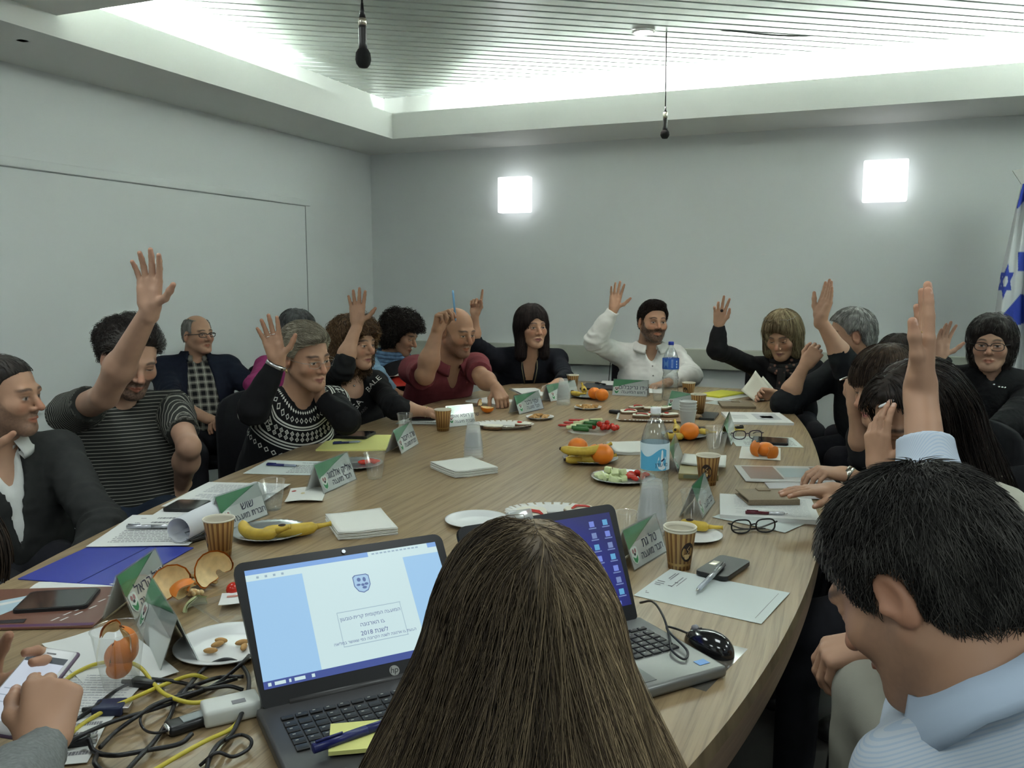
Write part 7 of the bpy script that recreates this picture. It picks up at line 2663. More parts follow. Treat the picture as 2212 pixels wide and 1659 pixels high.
for k, (p, rz, zz, tl) in enumerate((((1252, 928), .1, .010, 0), ((1262, 925), .2, .016, 0), ((1275, 920), -.5, .022, .3), ((1285, 917), -.7, .028, .4), ((1255, 931), .0, .007, 0))):
    e = MB().tube([(-.035, 0, .008), (.035, .0, .008 + .02 * tl)], [.009, .009], 8).build('cucumber_stick', GRN, None, onz(*p, TZ + zz), ['lower cucumber stick at the left of the vegetable platter', 'second cucumber stick on the vegetable platter', 'tilted cucumber stick in the middle of the vegetable platter', 'topmost tilted cucumber stick on the vegetable platter', 'cucumber stick at the front rim of the vegetable platter'][k], 'cucumber', 'cucumber sticks on the platter', rz=rz)
rs = np.random.RandomState(12)
tom = None
for k in range(16):
    b = onz(1303, 932)
    a, q = rs.uniform(0, 6.28), .052 * math.sqrt(rs.rand())
    zz = .010 + .016 * (1 if k > 10 else 0) * (q < .04)
    loc = (b[0] + q * math.cos(a) * 1.2, b[1] + q * math.sin(a), TZ + zz)
    if tom is None:
        tom = MB().sphere((0, 0, .011), .0125, 16).build('cherry_tomato', RED, None, loc, 'glossy red cherry tomato heaped at the right of the vegetable platter', 'tomato', 'cherry tomatoes on the platter')
    else:
        c = tom.copy(); COL.objects.link(c); c.location = loc
# kohlrabi cubes and tomato wedges on their plate
rs = np.random.RandomState(21)
kc = None
for k in range(22):
    b = onz(1322, 1036)
    a, q = rs.uniform(0, 6.28), .048 * math.sqrt(rs.rand())
    loc = (b[0] + q * math.cos(a), b[1] + q * math.sin(a), TZ + .010 + .018 * (1 if k > 13 else 0) * (q < .035))
    if kc is None:
        kc = MB().box((0, 0, 0), (.024, .022, .019), bev=.003).build('kohlrabi_cube', PALE, None, loc, 'pale kohlrabi cube heaped on the left of its grey plate', 'vegetable', 'kohlrabi cubes on the grey plate')
    else:
        c = kc.copy(); COL.objects.link(c); c.location = loc; c.rotation_euler = (rs.uniform(-.5, .5), rs.uniform(-.5, .5), rs.uniform(0, 3))
tw = None
for k in range(16):
    b = onz(1372, 1036)
    a, q = rs.uniform(0, 6.28), .042 * math.sqrt(rs.rand())
    loc = (b[0] + q * math.cos(a), b[1] + q * math.sin(a), TZ + .008 + .012 * (1 if k > 10 else 0) * (q < .03))
    if tw is None:
        tw = MB().sphere((0, 0, .006), (.015, .010, .008), 14).build('tomato_wedge', RED, None, loc, 'red tomato half at the right of the kohlrabi plate', 'tomato', 'tomato halves beside the kohlrabi')
    else:
        c = tw.copy(); COL.objects.link(c); c.location = loc; c.rotation_euler = (rs.uniform(-.4, .4), rs.uniform(-.4, .4), rs.uniform(0, 3))
for k, (p, rz) in enumerate((((785, 1003), .4), ((800, 1000), 1.0), ((812, 1002), .2))):
    MB().sphere((0, 0, .008), (.020, .011, .009), 14).build('tomato_wedge', RED, None, onz(*p, TZ + .003), ['left tomato wedge on the grey plate behind the empty cup', 'middle tomato wedge on the grey plate behind the empty cup', 'right tomato wedge on the grey plate behind the empty cup'][k], 'tomato', 'tomato wedges by the empty cup', rz=rz)
MB().sphere((0, 0, .006), (.022, .012, .006), 14).build('cucumber_chunk', PALE, None, onz(725, 1005, TZ + .004), 'pale cucumber chunk at the left rim of the grey plate', 'cucumber', rz=.5)


# open sandwiches
def sandwich(p, label, rz, tops, z=.010, L=.085, W=.05, tilt=0.0, group=None):
    e = empty('sandwich', onz(*p, TZ + z), label, 'sandwich', group, rz=rz)
    e.rotation_euler = (tilt, 0, rz)
    poly = [(L / 2 * math.copysign(abs(math.cos(t)) ** .6, math.cos(t)), W / 2 * math.copysign(abs(math.sin(t)) ** .6, math.sin(t))) for t in np.linspace(0, 2 * math.pi, 25)[:-1]]
    MB().prism(poly, 0, .011, 0, True).build('bread', BREAD, e)
    MB().prism([(x * .96, y * .94) for x, y in poly], .011, .016, 0, True).build('spread', CREAMF, e)
    for t in tops:
        if t == 'pepper': MB().tube([(-.025, -.012, .019), (-.005, .006, .021), (.02, .002, .019), (.03, -.01, .018)], [.004, .007, .007, .004], 8, flat=.4).build('pepper_strip', PEP, e)
        if t == 'cucumber':
            q = MB().lathe([(0, .0165), (.014, .0165), (.015, .018), (.0, .0185)], 20, c=(.012, .006, 0), cap=False).build('cucumber_slice', PALE, e)
            MB().lathe([(.0135, .0170), (.0152, .0168), (.0155, .0182), (.0138, .0188)], 20, c=(.012, .006, 0), cap=False).build('cucumber_rind', GRN, q)
        if t == 'tomato': MB().sphere((-.016, .004, .019), (.012, .010, .004), 12).build('tomato_slice', RED, e)
    return e


sandwich((1358, 893), 'open sandwich with pepper at the left corner of the sandwich tray', .5, ['pepper'], tilt=.15)
sandwich((1375, 884), 'open sandwich at the back left of the sandwich tray', .9, ['pepper', 'cucumber'])
sandwich((1385, 902), 'open sandwich with red topping at the front of the sandwich tray', .2, ['pepper'])
sandwich((1408, 886), 'open sandwich with cucumber at the back of the sandwich tray', .6, ['cucumber'])
sandwich((1412, 900), 'open sandwich with cheese in the middle of the sandwich tray', .1, ['cucumber', 'tomato'])
sandwich((1436, 885), 'open sandwich with cucumber near the green-cornered name card', 1.2, ['cucumber'])
sandwich((1447, 900), 'open sandwich with tomato at the right end of the sandwich tray', .7, ['tomato'])
sandwich((1130, 921), 'half-eaten sandwich with a red bit on the left lace tray', .3, ['tomato'], .008, .075)
sandwich((1065, 926), 'flat white sandwich at the left end of the left lace tray', .1, [], .004, .09, .06)
sandwich((1148, 1118), 'white-topped sandwich with a red strip on the lace tray by the laptop', .4, ['pepper'], .012, .09, .065, tilt=.35)
sandwich((1250, 1108), 'sandwich with yellow cheese and pepper behind the laptop lid', .7, ['pepper'], .012)


# ------------------------------------------------------------------ spectacles lying on the table
def spectacles(p, rz, label, m, wlen=.0265, z=0.0, folded=False):
    e = empty('spectacles', onz(*p, TZ + z), label, 'glasses', rz=rz)
    mb = MB()
    for x in (-1, 1):
        mb.tube([(x * .034 + wlen * math.copysign(abs(math.cos(t)) ** .75, math.cos(t)), .004 * abs(math.cos(t)), .021 + .018 * math.copysign(abs(math.sin(t)) ** .8, math.sin(t))) for t in np.linspace(0, 2 * math.pi, 25)[:-1]], .0022, 8, closed=True)
    mb.tube([(-.008, 0, .025), (0, -.003, .028), (.008, 0, .025)], .002, 6)
    mb.build('frame', m, e)
    for x in (-1, 1):
        if folded: pts = [(x * .062, .004, .028), (x * .065, .010, .027), (x * .02, .022, .008), (-x * .045, .028, .004)]
        else: pts = [(x * .062, .004, .028), (x * .068, .010, .028), (x * .070, .09, .016), (x * .066, .125, .004)]
        MB().tube(spline(pts, 5), .0022, 6).build('temple', m, e)
        n = 20
        poly = [(x * .034 + wlen * .95 * math.cos(t), .002, .021 + .017 * math.sin(t)) for t in np.linspace(0, 2 * math.pi, n + 1)[:-1]]
        MB().add(poly, [tuple(range(n))]).build('lens', CLEAR, e)
    return e


spectacles((1615, 950), R(25), 'dark purple-rimmed spectacles standing on a sheet behind the mandarin', mat('rim_purple', (.03, .012, .035), .3), z=.002)
spectacles((1628, 1153), R(30), 'black spectacles with folded temples below the spiral notebook', SPEC, folded=True)

# small dark remote by the sandwiches
e = empty('car_remote', onz(1328, 893), 'small black remote left of the sandwich tray', 'remote', rz=R(-20))
MB().box((0, 0, .009), (.055, .034, .018), bev=.007).build('body', BLK, e)
MB().box((.006, 0, .0183), (.022, .018, .0015), bev=.0006).build('button', mat('grey_plastic'), e)
# crumpled brown wrapper and dark tin near the white cups
MB().sphere((0, 0, .012), (.028, .018, .012), 12).build('wrapper', mat('wrapper_tan', (.32, .22, .12), .6, bump=(90, 1.0, .008)), None, onz(1505, 905), 'crumpled tan wrapper at the foot of the nearer striped cup', 'wrapper')
MB().box((0, 0, .010), (.06, .035, .02), bev=.003).build('tin_box', mat('tin_dark', (.05, .045, .04), .35), None, onz(1508, 932), 'small dark box behind the orange plate', 'box', rz=.4)
# ================================================================== laptops, cables, things in hands, flag
def laptop(p, w, lid_h, dp, label, body, screen_fn, silver=False):
    x, y, th, al = p
    e = empty('laptop', (x, y, TZ), label, 'laptop', rz=th)
    LX = lambda u, v, o=0.0: (u, v * math.sin(al) - o * math.cos(al), .022 + v * math.cos(al) + o * math.sin(al))
    bb = MB().box((w / 2, -dp / 2 + .004, .012), (w, dp + .008, .020), bev=.006).build('base', body, e)
    # lid: rounded slab
    rc_ = .016
    ol = []
    for cx_, cy_, a0 in ((w - rc_, rc_ * .4, -90), (w - rc_, lid_h - rc_, 0), (rc_, lid_h - rc_, 90), (rc_, rc_ * .4, 180)):
        rr = rc_ if cy_ > .1 else rc_ * .4
        for k in range(6): ol.append((cx_ + rr * math.cos(R(a0 + 18 * k)), cy_ + rr * math.sin(R(a0 + 18 * k))))
    n = len(ol)
    mb = MB()
    vs = [LX(u, v, 0) for u, v in ol] + [LX(u, v, -.010) for u, v in ol]
    mb.add(vs, [tuple(range(n)), tuple(range(n, 2 * n))[::-1]] + [(i, i + n, (i + 1) % n + n, (i + 1) % n) for i in range(n)])
    ld = mb.build('lid', mat('bezel_black', (.008, .008, .009), .35), e)
    MB().tube([(.05, .004, .020), (w - .05, .004, .020)], .007, 10).build('hinge', body, e)
    bx, by0, by1 = .016, .028, .016
    SW, SH = w - 2 * bx, lid_h - by0 - by1
    P = lambda s, t, o: LX(bx + SW * s, by0 + SH * t, .0006 + .00025 * o)
    screen_fn(ld, P, SW, SH, LX, w)
    # keyboard
    mb = MB(); mk = MB()
    rows = 6
    kw, x0, y0 = (w - .05) / 15, .025, -.045
    for r in range(rows):
        for c in range(15):
            if r == 5 and 4 < c < 9: continue
            cx_, cy_ = x0 + (c + .5) * kw, y0 - r * .0175 - (.003 if r else 0)
            mb.box((cx_, cy_, .0235), (kw * .86, .0150 if r else .010, .003), bev=.0012)
            if (c * 7 + r * 3) % 5: mk.add([(cx_ - kw * .22, cy_ + .001, .02525), (cx_ - kw * .02, cy_ + .001, .02525), (cx_ - kw * .02, cy_ + .0032, .02525), (cx_ - kw * .22, cy_ + .0032, .02525)], [(0, 1, 2, 3)])
    mb.box((x0 + 7 * kw, y0 - 5 * .0175 - .003, .0235), (kw * 3.8, .015, .003), bev=.0012)
    ko = mb.build('keyboard', mat('key_black', (.012, .012, .013), .4), e)
    mk.build('key_legends', mat('legend_pale', (.40, .40, .36), .6), ko)
    MB().box((w * .47, -dp * .78, .0222), (w * .27, dp * .30, .0012), bev=.0005).build('touchpad', mat('touchpad', (.05, .05, .052) if not silver else (.22, .22, .21), .35), e)
    return e


def glow(name, c, s=1.0): return mat(name, (.02, .02, .02), .3, emit=c, estr=s)


def poly(mb, P, pts, o, mi=0): mb.add([P(s, t, o) for s, t in pts], [tuple(range(len(pts)))], mi)


SCR = SCREEN_E


def word_screen(ld, P, SW, SH, LX, w):
    mb = MB()
    poly(mb, P, R_(0, 0, 1, 1), 0, 0)
    poly(mb, P, R_(0, .06, 1, 1), 1, 1)
    poly(mb, P, R_(.27, .06, .80, .90), 2, 2)
    poly(mb, P, R_(0, .90, 1, .96), 2, 2)
    poly(mb, P, R_(0, .955, .62, 1), 3, 3); poly(mb, P, R_(.95, .955, 1, 1), 3, 3); poly(mb, P, R_(.62, .955, .95, 1), 3, 2)
    for k in range(4): poly(mb, P, R_(.05 + .04 * k, .915, .062 + .04 * k, .935), 4, 4)
    for a, b in ((.02, .035), (.05, .10), (.115, .125), (.14, .19), (.22, .235)): poly(mb, P, R_(a, .018, b, .045), 1, 2)
    for k in range(12): poly(mb, P, R_(.64 + k * .022, .968, .655 + k * .022, .982), 4, 4)
    for a, b, c, d in ((.395, .20, .405, .50), (.395, .495, .725, .50), (.72, .20, .725, .50), (.395, .20, .725, .205)): poly(mb, P, R_(a, b, max(c, a + .002) if c - a > .02 else a + .0025, d), 3, 4)
    o = mb.build('screen', [glow('scr_taskbar', (.05, .08, .30), SCR), glow('scr_margin', (.34, .58, .84), SCR), glow('scr_page', (.60, .78, .80), SCR), glow('scr_title', (.20, .38, .74), SCR), glow('scr_grey', (.30, .42, .52), SCR)], ld)
    mb = MB()
    ex, ey, rx, ry = .555, .72, .043, .085
    sh = [(-1, .8), (-.7, 1), (.7, 1), (1, .8), (1, -.2), (.6, -.8), (0, -1), (-.6, -.8), (-1, -.2)]
    poly(mb, P, [(ex + u * rx, ey + v * ry) for u, v in sh][::-1], 3, 0)
    poly(mb, P, [(ex + u * rx * .9, ey + v * ry * .9) for u, v in sh][::-1], 4, 1)
    for u, v, a, b in ((-.3, .45, .24, .22), (.35, .4, .2, .26), (-.45, -.1, .26, .12), (.05, -.15, .2, .15), (.5, -.1, .25, .14), (.2, -.45, .28, .15)): poly(mb, P, disc_poly(ex + u * rx, ey + v * ry, a * rx, b * ry, 10), 5, 0)
    mb.build('document_emblem', [glow('scr_navy', (.10, .16, .36), SCR), glow('scr_emblem', (.38, .58, .78), SCR)], o)
    mb = MB()
    for txt, y, k in (('המועצה המקומית קרית-טבעון', .435, .0085), ('צו הארנונה', .36, .0095), ('לשנת 2018', .285, .0105), ('הצעת צו ארנונה לשנה הקרובה כפי שאושר במליאה', .235, .0068)):
        vs, fs = text_mesh(txt, k, hebrew=True) if '2018' not in txt else text_mesh('2018 ' + 'לשנת'[::-1], k)
        mb.add([P(.56 + x / SW, y + yy / SH, 4) for x, yy, z in vs], fs)
    mb.build('document_print', glow('scr_ink', (.08, .09, .28), SCR), o)
    MB().lathe([(0, .0012), (.0035, .0012)], 16, cap=False).build('webcam', mat('pen_silver'), ld, LX(w / 2, .243 - .008, .001)).rotation_euler = (R(90) - p_l1[3], 0, 0)
    mb = MB()
    r = .0085
    mb.add([LX(w * .60 + r * math.cos(t), .014 + r * math.sin(t), .0008) for t in np.linspace(0, 2 * math.pi, 25)[:-1]], [tuple(range(24))], 0)
    vs, fs = text_mesh('hp', .014)
    mb.add([LX(w * .60 + x + y * .25, .0145 + y, .0012) for x, y, z in vs], fs, 1)
    mb.build('logo', [mat('logo_silver', (.42, .42, .40), .3, metal=.7), mat('bezel_black')], ld)


def desktop_screen(ld, P, SW, SH, LX, w):
    IC = [glow('ico_a', (.10, .35, .60), SCR), glow('ico_b', (.16, .22, .65), SCR), glow('ico_c', (.16, .22, .45), SCR)]
    m = mat('scr_desktop', (.01, .01, .02), .3, emit=(.02, .02, .2), estr=SCR)
    nt = m.node_tree
    tc = nt.nodes.new('ShaderNodeTexCoord'); gr = nt.nodes.new('ShaderNodeTexGradient'); gr.gradient_type = 'SPHERICAL'
    mp = nt.nodes.new('ShaderNodeMapping'); mp.inputs['Location'].default_value = (-.17 * 6, -.03 * 6, -.08 * 6); mp.inputs['Scale'].default_value = (6, 6, 6)
    cr = nt.nodes.new('ShaderNodeValToRGB'); cr.color_ramp.elements[0].color = (.012, .014, .11, 1); cr.color_ramp.elements[1].color = (.02, .03, .42, 1)
    nt.links.new(tc.outputs['Object'], mp.inputs[0]); nt.links.new(mp.outputs[0], gr.inputs[0]); nt.links.new(gr.outputs[0], cr.inputs[0]); nt.links.new(cr.outputs[0], nt.nodes['Principled BSDF'].inputs['Emission Color'])
    mb = MB(); poly(mb, P, R_(0, 0, 1, 1), 0)
    o = mb.build('screen', m, ld)
    mb = MB()
    for c, x in ((0, .95), (1, .85)):
        for r in range(7):
            if c and r in (5,): continue
            y = .90 - r * .125
            mb = MB()
            poly(mb, P, R_(x - .018, y - .03, x + .018, y + .03), 1, (r + c) % 3)
            poly(mb, P, R_(x - .028, y - .052, x + .028, y - .040), 1, 2)
            mb.build('desktop_icon', IC, o)
    mb = MB()
    for k in range(5): poly(mb, P, R_(.62 + k * .07, .02, .65 + k * .07, .06), 1, 1)
    mb.build('taskbar_icons', IC, o)


p_l1 = (-.8089, .9872, .862, .74)
p_l2 = (-.5699, 1.2891, .8804, .454)
GREY = mat('laptop_grey', (.045, .043, .042), .4)
SILVL = mat('laptop_silver', (.22, .225, .215), .32, metal=.35)
laptop(p_l1, .3715, .243, .25, 'black laptop showing a document page, left of the ash-blonde woman', GREY, word_screen)
l2 = laptop(p_l2, .345, .225, .235, 'silver laptop with blue desktop, right of the ash-blonde woman', SILVL, desktop_screen, True)
MB().box((.315, -.205, .0226), (.022, .017, .0006)).build('sticker', mat('sticker_blue', (.10, .25, .55), .4), l2)
al = p_l2[3]
MB().box((.13, .222 * math.sin(al), .022 + .222 * math.cos(al)), (.05, .018, .034), rot=Matrix.Rotation(-al, 3, 'X'), bev=.004).build('tape_wrap', clear_mat('tape_grey', gloss=.15, haze=.35), l2)

# mouse and its cord
c = onz(1530, 1402)
e = empty('computer_mouse', c, 'glossy black mouse beside the silver laptop', 'mouse', rz=R(-35) + .0)
e.rotation_euler = (0, 0, math.atan2(*(onz(1490, 1375) - onz(1580, 1420))[[1, 0]]))
vs, fs = [], []
for i in range(17):
    for j in range(24):
        t, a = i / 16, j / 24 * 2 * math.pi
        rr = math.sin(t * math.pi / 2)
        x = .056 * rr * math.cos(a)
        vs.append((x, .030 * rr * math.sin(a) * (1 - .12 * math.cos(a)), max(.001, (.036 - .006 * math.cos(a) * rr) * math.cos(t * math.pi / 2) ** .8)))
for i in range(16):
    for j in range(24): fs.append((i * 24 + j, (i + 1) * 24 + j, (i + 1) * 24 + (j + 1) % 24, i * 24 + (j + 1) % 24))
MB().add(vs, fs, 0, True).build('shell', mat('gloss_black', (.006, .006, .007), .12, coat=.6), e)
MB().tube([(.046, 0, .021), (.018, 0, .0335)], .0012, 6).build('button_gap', mat('case_inner'), e)
MB().lathe([(0, -.003), (.008, -.003), (.008, .003), (0, .003)], 16, c=(.034, 0, .026), rot=Matrix.Rotation(R(90), 3, 'X'), cap=False).build('wheel', mat('grey_plastic'), e)
CAB = mat('cable_black', (.010, .010, .011), .4)
pts = [onz(x, y, TZ + z) for x, y, z in ((1383, 1302, .02), (1410, 1300, .04), (1432, 1330, .045), (1446, 1375, .028), (1452, 1405, .028), (1478, 1424, .026), (1484, 1405, .028), (1450, 1370, .030), (1440, 1354, .012), (1460, 1358, .008), (1486, 1368, .016))]
MB().tube(spline(pts, 8), .0022, 6).build('cord', CAB, None, None, 'thin black mouse cord looping over the silver laptop', 'cord')


# ------------------------------------------------------------------ the tangle of cables
def crop_cable(pts, r, m, label, zs=None, name='cable', seed=0):
    rs = np.random.RandomState(seed + 40)
    q = []
    for i, p in enumerate(pts):
        z = p[2] if len(p) > 2 else r + .001 + .016 * rs.rand()
        q.append(onz(p[0] / 3.614, 1200 + p[1] / 3.614, TZ + z))
    c0 = A_(q[0][0], q[0][1], TZ)
    MB().tube([v - c0 for v in spline(q, 8)], r, 8).build(name, m, None, c0, label, 'cable')


crop_cable([(430, 1410), (600, 1280), (760, 1170), (900, 1060), (1060, 990), (1250, 970), (1450, 1000), (1600, 1040), (1780, 1020), (1900, 1050)], .0034, CAB, 'black cable arching highest over the left of the tangle, by the orange-peel cup', seed=1)
crop_cable([(470, 1510), (640, 1400), (900, 1290), (1200, 1200), (1400, 1130), (1600, 1050), (1750, 960), (1900, 830), (1945, 780)], .0034, CAB, 'black cable running from bottom left up behind the laptop corner', seed=2)
crop_cable([(1400, 1130), (1480, 1010), (1600, 880), (1750, 812), (1870, 845), (1940, 950), (1930, 1100), (1880, 1250), (1800, 1400), (1700, 1480), (1630, 1600), (1610, 1720)], .0036, CAB, 'black cable in a big loop beside the laptop\'s left edge', seed=3)
crop_cable([(690, 1430), (740, 1530), (900, 1560), (1150, 1520), (1400, 1470), (1500, 1390)], .0036, CAB, 'black cable lying flat below the car key', seed=4)
crop_cable([(980, 1690), (1100, 1560), (1220, 1430), (1330, 1250), (1400, 1080), (1560, 1000), (1720, 950), (1900, 945)], .0034, CAB, 'black cable rising from the bottom edge through the middle of the tangle', seed=5)
crop_cable([(1500, 1060), (1300, 1120), (1150, 1190), (1095, 1280), (1130, 1360), (1220, 1385), (1350, 1350), (1450, 1270)], .0020, CAB, 'thin dark cord in a small loop left of the car key', seed=6)
crop_cable([(760, 1550), (740, 1620), (800, 1690)], .0036, CAB, 'short black cable end at the bottom left of the tangle', seed=7)
crop_cable([(1560, 1640), (1690, 1540), (1820, 1570), (1940, 1510), (1960, 1440), (1880, 1400), (1760, 1440)], .0026, CAB, 'black cable in a small loop below the laptop\'s left corner', seed=8)
crop_cable([(780, 1500), (900, 1380), (1050, 1270), (1250, 1150), (1450, 1090), (1640, 1030), (1850, 960)], .0032, CAB, 'black cable crossing diagonally in front of the blue plug', seed=9)
YC = mat('cable_yellow', (.55, .46, .05), .45)
crop_cable([(400, 1160), (500, 985), (650, 885), (790, 838), (960, 830), (1090, 870), (1200, 1000), (1300, 1090), (1500, 1150), (1700, 1118), (1840, 1118), (1890, 1200), (1820, 1340), (1600, 1450), (1400, 1560), (1180, 1690)], .0034, YC, 'yellow network cable winding behind the orange-peel cup and past the car key', seed=10)
crop_cable([(440, 1510), (600, 1350), (800, 1220), (1000, 1130), (1300, 1000), (1500, 935), (1620, 965)], .0034, YC, 'yellow network cable running straight up across the white sheets', seed=11)
crop_cable([(425, 1250), (480, 1300), (560, 1345)], .0034, YC, 'short piece of yellow cable under the tapping hand', seed=12)


def plug(cx, cy, ang, label, m, size, cat='plug'):
    e = empty('cable_plug', onz(cx / 3.614, 1200 + cy / 3.614), label, cat, rz=ang)
    MB().box((0, 0, size[2] / 2 + .001), size, bev=.004).build('shell', m, e)
    MB().box((size[0] / 2 + .004, 0, size[2] / 2 + .001), (.010, size[1] * .7, size[2] * .55), bev=.001).build('connector', mat('steel'), e)
    MB().tube([(-size[0] / 2, 0, size[2] / 2), (-size[0] / 2 - .018, 0, size[2] / 2)], [.005, .0036], 8).build('strain_relief', CAB, e)


plug(860, 1230, .5, 'dark blue monitor plug on the white sheets by the cables', mat('plug_blue', (.012, .02, .06), .45), (.045, .034, .016))
plug(1130, 1030, .2, 'black plug lying behind the orange-peel cup', CAB, (.045, .022, .014))
plug(590, 1490, .7, 'black plug at the bottom of the white sheets by the grey sleeve', CAB, (.040, .020, .013))
e = empty('car_key', onz(410, 1572), 'black car key with grey buttons among the cables', 'key', rz=R(62))
MB().box((0, 0, .009), (.068, .034, .014), bev=.006).build('fob', BLK, e)
MB().box((.006, 0, .0165), (.036, .020, .002), bev=.001).build('buttons', mat('key_grey', (.22, .25, .25), .4), e)
MB().box((-.032, 0, .010), (.008, .024, .010), bev=.003).build('chrome_end', SILV, e)
MB().tube([(.045 + .012 * math.cos(t), .012 * math.sin(t), .008) for t in np.linspace(0, 2 * math.pi, 17)[:-1]], .0016, 6, closed=True).build('key_ring', SILV, e)
MB().box((.050, .016, .009), (.03, .016, .006), rz=.6, bev=.002).build('red_tag', mat('tag_red', (.25, .03, .03), .5), e)
e = empty('power_adapter', onz(500, 1548), 'white adapter box half under the cables at the laptop corner', 'adapter', rz=R(50))
MB().box((0, 0, .014), (.085, .05, .026), bev=.006).build('body', mat('adapter_white', (.60, .62, .58), .4), e)
MB().box((.01, -.01, .0274), (.02, .012, .0006)).build('printed_label', INK, e)
sheet([(478, 1312), (520, 1325), (522, 1295), (490, 1290)], 'white paper scrap with pink print beside the cherry tomato', .011, [PAPER, mat('print_pink', (.4, .16, .12), .6)], seed=33, extra=[(R_(-.5, .2, .5, .5), 1)], name='paper_scrap')

# ------------------------------------------------------------------ things in hands
def held_tube(p0, p1, r, m, label, name='pen', cat='pen'):
    e = empty(name, p0, label, cat)
    d = np.asarray(p1) - np.asarray(p0)
    MB().tube([d * 0, d * .1, d * .8], [r * .8, r, r], 10).build('barrel', m, e)
    MB().tube([d * .8, d * .93, d], [r, r * .8, r * .25], 10).build('nib', m, e)
    return e


q = PEOPLE['p9'].arms['R']['hand']
tp = (q.tips[0] + q.tips[4]) / 2
held_tube(tp + cv(-.08, 1, .05) * .13, tp - cv(-.08, 1, .05) * .03, .0055, mat('pen_sky', (.22, .45, .72), .3), 'pale blue pen held upright by the man in maroon')
q = PEOPLE['p15'].arms['R']['hand']
held_tube((q.tips[0] + q.tips[4]) / 2 + cv(-.8, -.25, .1) * .05, (q.tips[0] + q.tips[4]) / 2 + cv(.8, .25, -.1) * .06, .004, SILV, 'silver pen held at the temple of the woman with brown fringe')
q = PEOPLE['p16'].arms['L']['hand']
held_tube(q.tips[1] + cv(-.9, -.4, .1) * .03, q.tips[1] + cv(.9, .4, -.1) * .03, .0032, mat('pen_white', (.6, .6, .6), .3), 'white pen at the fingers of the woman in cream')
# phone held by the person at the left edge
A0, A1, A2 = at(42, 1410, 1.20), at(137, 1424, 1.19), at(-38, 1560, 1.10)
ux = nrm(A1 - A0); uy = nrm((A0 - A2) - ux * ((A0 - A2) @ ux)); uz = np.cross(ux, uy)
e = empty('phone', (A1 + A2) / 2, 'white smartphone showing messages held in the bottom left hands', 'phone')
pw, ph_ = .067, .138
e.matrix_world = Matrix([[*[float(v[i]) for v in (ux, uy, uz)], float(((A1 + A2) / 2)[i])] for i in range(3)] + [[0, 0, 0, 1]])
mb = MB().box((0, 0, 0), (pw, ph_, .008), bev=.0035)
mb.build('body', mat('phone_white', (.62, .62, .62), .3), e)
MB().box((0, 0, -.002), (pw + .004, ph_ + .004, .007), bev=.0034).build('case', mat('phone_purple', (.12, .08, .13), .4), e)
P = lambda s, t, o: ((s - .5) * pw * .90, (t - .5) * ph_ * .77, .0043 + .0002 * o)
mb = MB()
poly(mb, P, R_(0, 0, 1, 1), 0, 0); poly(mb, P, R_(0, .90, 1, 1), 1, 1); poly(mb, P, R_(.60, .60, .92, .70), 1, 2)
for k in range(3): poly(mb, P, R_(.08, .45 - k * .1, .5 - .1 * (k % 2), .465 - k * .1), 1, 3)
mb.build('screen', [glow('msg_white', (.52, .58, .66), SCR), glow('msg_dark', (.03, .04, .05), SCR), glow('msg_green', (.45, .66, .52), SCR), glow('msg_grey', (.3, .36, .42), SCR)], e)
MB().box((0, ph_ * .43, .0042), (.014, .0016, .0008)).build('earpiece', mat('grey_plastic'), e)
# dark phone in the lap hand of the man in the tee
q = PEOPLE['p3'].arms['L']['hand']
c = q.W + q.F * .085 + q.N * .022
e = empty('phone', c, 'black phone held low at the table edge by the man in the striped tee', 'phone')
e.matrix_world = Matrix([[float(q.F[i]), float(q.T[i]), float(q.N[i]), float(c[i])] for i in range(3)] + [[0, 0, 0, 1]])
MB().box((0, 0, 0), (.14, .068, .009), bev=.004).build('body', BLK, e)
MB().box((0, 0, .0048), (.12, .062, .0006)).build('screen', mat('phone_screen'), e)
# papers held by the woman with the blonde bob
def held_paper(px, d, label, bend=.03):
    C = [at(x, y, dd) for (x, y), dd in zip(px, d)]
    n = 8
    c0 = sum(C) / 4
    vs, fs = [], []
    nn = nrm(np.cross(C[1] - C[0], C[3] - C[0]))
    for i in range(n + 1):
        for j in range(n + 1):
            s, t = i / n, j / n
            vs.append(C[0] * (1 - s) * (1 - t) + C[1] * s * (1 - t) + C[2] * s * t + C[3] * (1 - s) * t + nn * bend * math.sin(s * math.pi) - c0)
    for i in range(n):
        for j in range(n): fs.append((i * (n + 1) + j, (i + 1) * (n + 1) + j, (i + 1) * (n + 1) + j + 1, i * (n + 1) + j + 1))
    o = MB().add(vs, fs, 0, True).build('paper_sheet', mat('paper_cream', (.60, .59, .50), .75), None, c0, label, 'paper')
    o.modifiers.new('t', 'SOLIDIFY').thickness = .0012
    return o


held_paper([(1600, 843), (1632, 800), (1664, 842), (1652, 884)], [4.75, 4.80, 4.75, 4.66], 'front page of the papers held up by the woman with the blonde bob', .015)
held_paper([(1618, 850), (1648, 812), (1680, 850), (1666, 886)], [4.79, 4.84, 4.79, 4.70], 'back page of the papers held up by the woman with the blonde bob', .012)
# red folder and white papers on the lap by the wall
e = held_paper([(815, 838), (822, 818), (900, 806), (905, 832)], [5.0, 5.12, 5.12, 5.0], 'red folder on the lap of the woman in denim', .01)
e.name = 'folder'; e['category'] = 'folder'; e.data.materials[0] = mat('folder_red', (.45, .03, .02), .4)
held_paper([(822, 815), (828, 806), (905, 795), (908, 808)], [5.08, 5.15, 5.15, 5.08], 'white papers lying on the red folder of the woman in denim', .012)

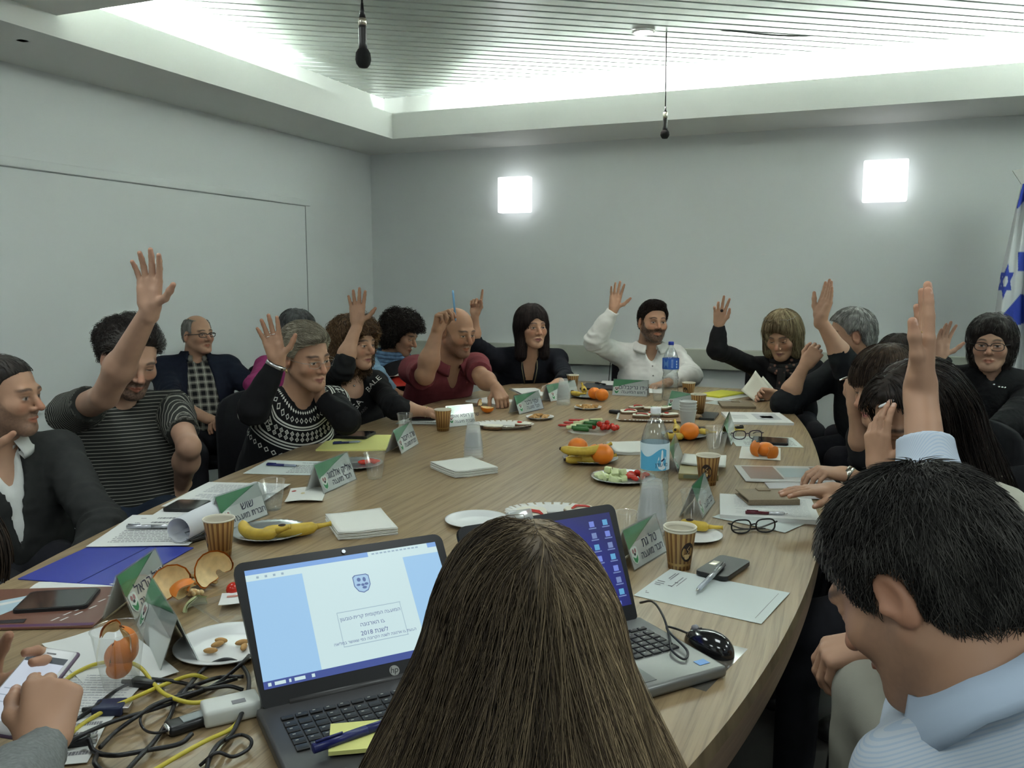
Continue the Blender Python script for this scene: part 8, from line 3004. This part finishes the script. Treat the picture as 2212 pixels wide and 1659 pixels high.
# ------------------------------------------------------------------ flag by the back wall
FD = 5.0
e = empty('flag', (at(2240, 700, FD)[0], at(2240, 700, FD)[1], 0), 'white flag with blue stripes and star hanging on its pole at the right edge', 'flag')
og = np.array(e.location)
base = A_(og[0], og[1], 0)
ptop = at(2236, 372, FD)
MB().tube([(0, 0, .03), (0, 0, ptop[2])], .014, 12).build('pole', mat('pole_wood', (.35, .24, .12), .4), e)
MB().lathe([(.16, 0), (.16, .02), (.05, .05), (.02, .10), (0, .10)], 28).build('stand', mat('steel'), e)
MB().sphere((0, 0, ptop[2] + .02), .03, 14).build('finial', GOLD, e)
ny, nx = 150, 110
ys = np.linspace(388, 800, ny)
vs, cols = [], []


def in_tri(x, y, T):
    s = [(T[(i + 1) % 3][0] - T[i][0]) * (y - T[i][1]) - (T[(i + 1) % 3][1] - T[i][1]) * (x - T[i][0]) for i in range(3)]
    return all(v >= 0 for v in s) or all(v <= 0 for v in s)


def in_poly(x, y, P):
    c = False
    for i in range(len(P)):
        (x0, y0), (x1, y1) = P[i], P[i - 1]
        if (y0 > y) != (y1 > y) and x < (x1 - x0) * (y - y0) / (y1 - y0) + x0: c = not c
    return c


def star(x, y):
    u, v = (x - 2172) / 15 + (y - 608) * .010, (y - 608) / 34
    o = False
    for s in (1, -1):
        T = lambda k: [(0, -s * 1.0 * k), (.9 * k, s * .5 * k), (-.9 * k, s * .5 * k)]
        if in_tri(u, v, T(1.15)) and not in_tri(u, v, T(.62)): o = True
    return o


BLP = [[(2212, 387), (2195, 452), (2200, 449), (2240, 400)], [(2199, 545), (2260, 540), (2260, 590), (2199, 586)], [(2204, 636), (2149, 700), (2172, 715), (2230, 690), (2240, 640)]]
for i, y in enumerate(ys):
    xl = np.interp(y, [388, 450, 600, 700, 800], [2209, 2194, 2160, 2146, 2140])
    for j in range(nx):
        s = j / (nx - 1)
        x = xl + (2268 - xl) * s
        d = FD - .10 + .035 * math.sin(s * 11 + y * .004) * min(1, (y - 388) / 80) + .02 * math.sin(s * 23 - y * .006)
        vs.append(at(x, y, d) - og)
        b = star(x, y) or any(in_poly(x, y, q) for q in BLP)
        cols.append((.025, .05, .36) if b else (.62, .63, .64))
idx = np.arange(ny * nx).reshape(ny, nx)
Q = np.stack([idx[:-1, :-1], idx[1:, :-1], idx[1:, 1:], idx[:-1, 1:]], -1).reshape(-1, 4)
o = link_mesh('cloth', np_mesh('cloth', [(np.array(vs), Q, 0, np.array(cols))]), mat('flag_cloth', (.6, .6, .6), .8, attr='Col'), e)
o.modifiers.new('t', 'SOLIDIFY').thickness = .002
# pale pennant at the pole head
C = [at(x, y, FD - .12) - og for x, y in ((2186, 369), (2240, 358), (2240, 392), (2205, 398))]
o = MB().add(C, [(0, 1, 2, 3)]).build('pole_cover', mat('pennant_grey', (.42, .42, .40), .7), e)
o.modifiers.new('t', 'SOLIDIFY').thickness = .006
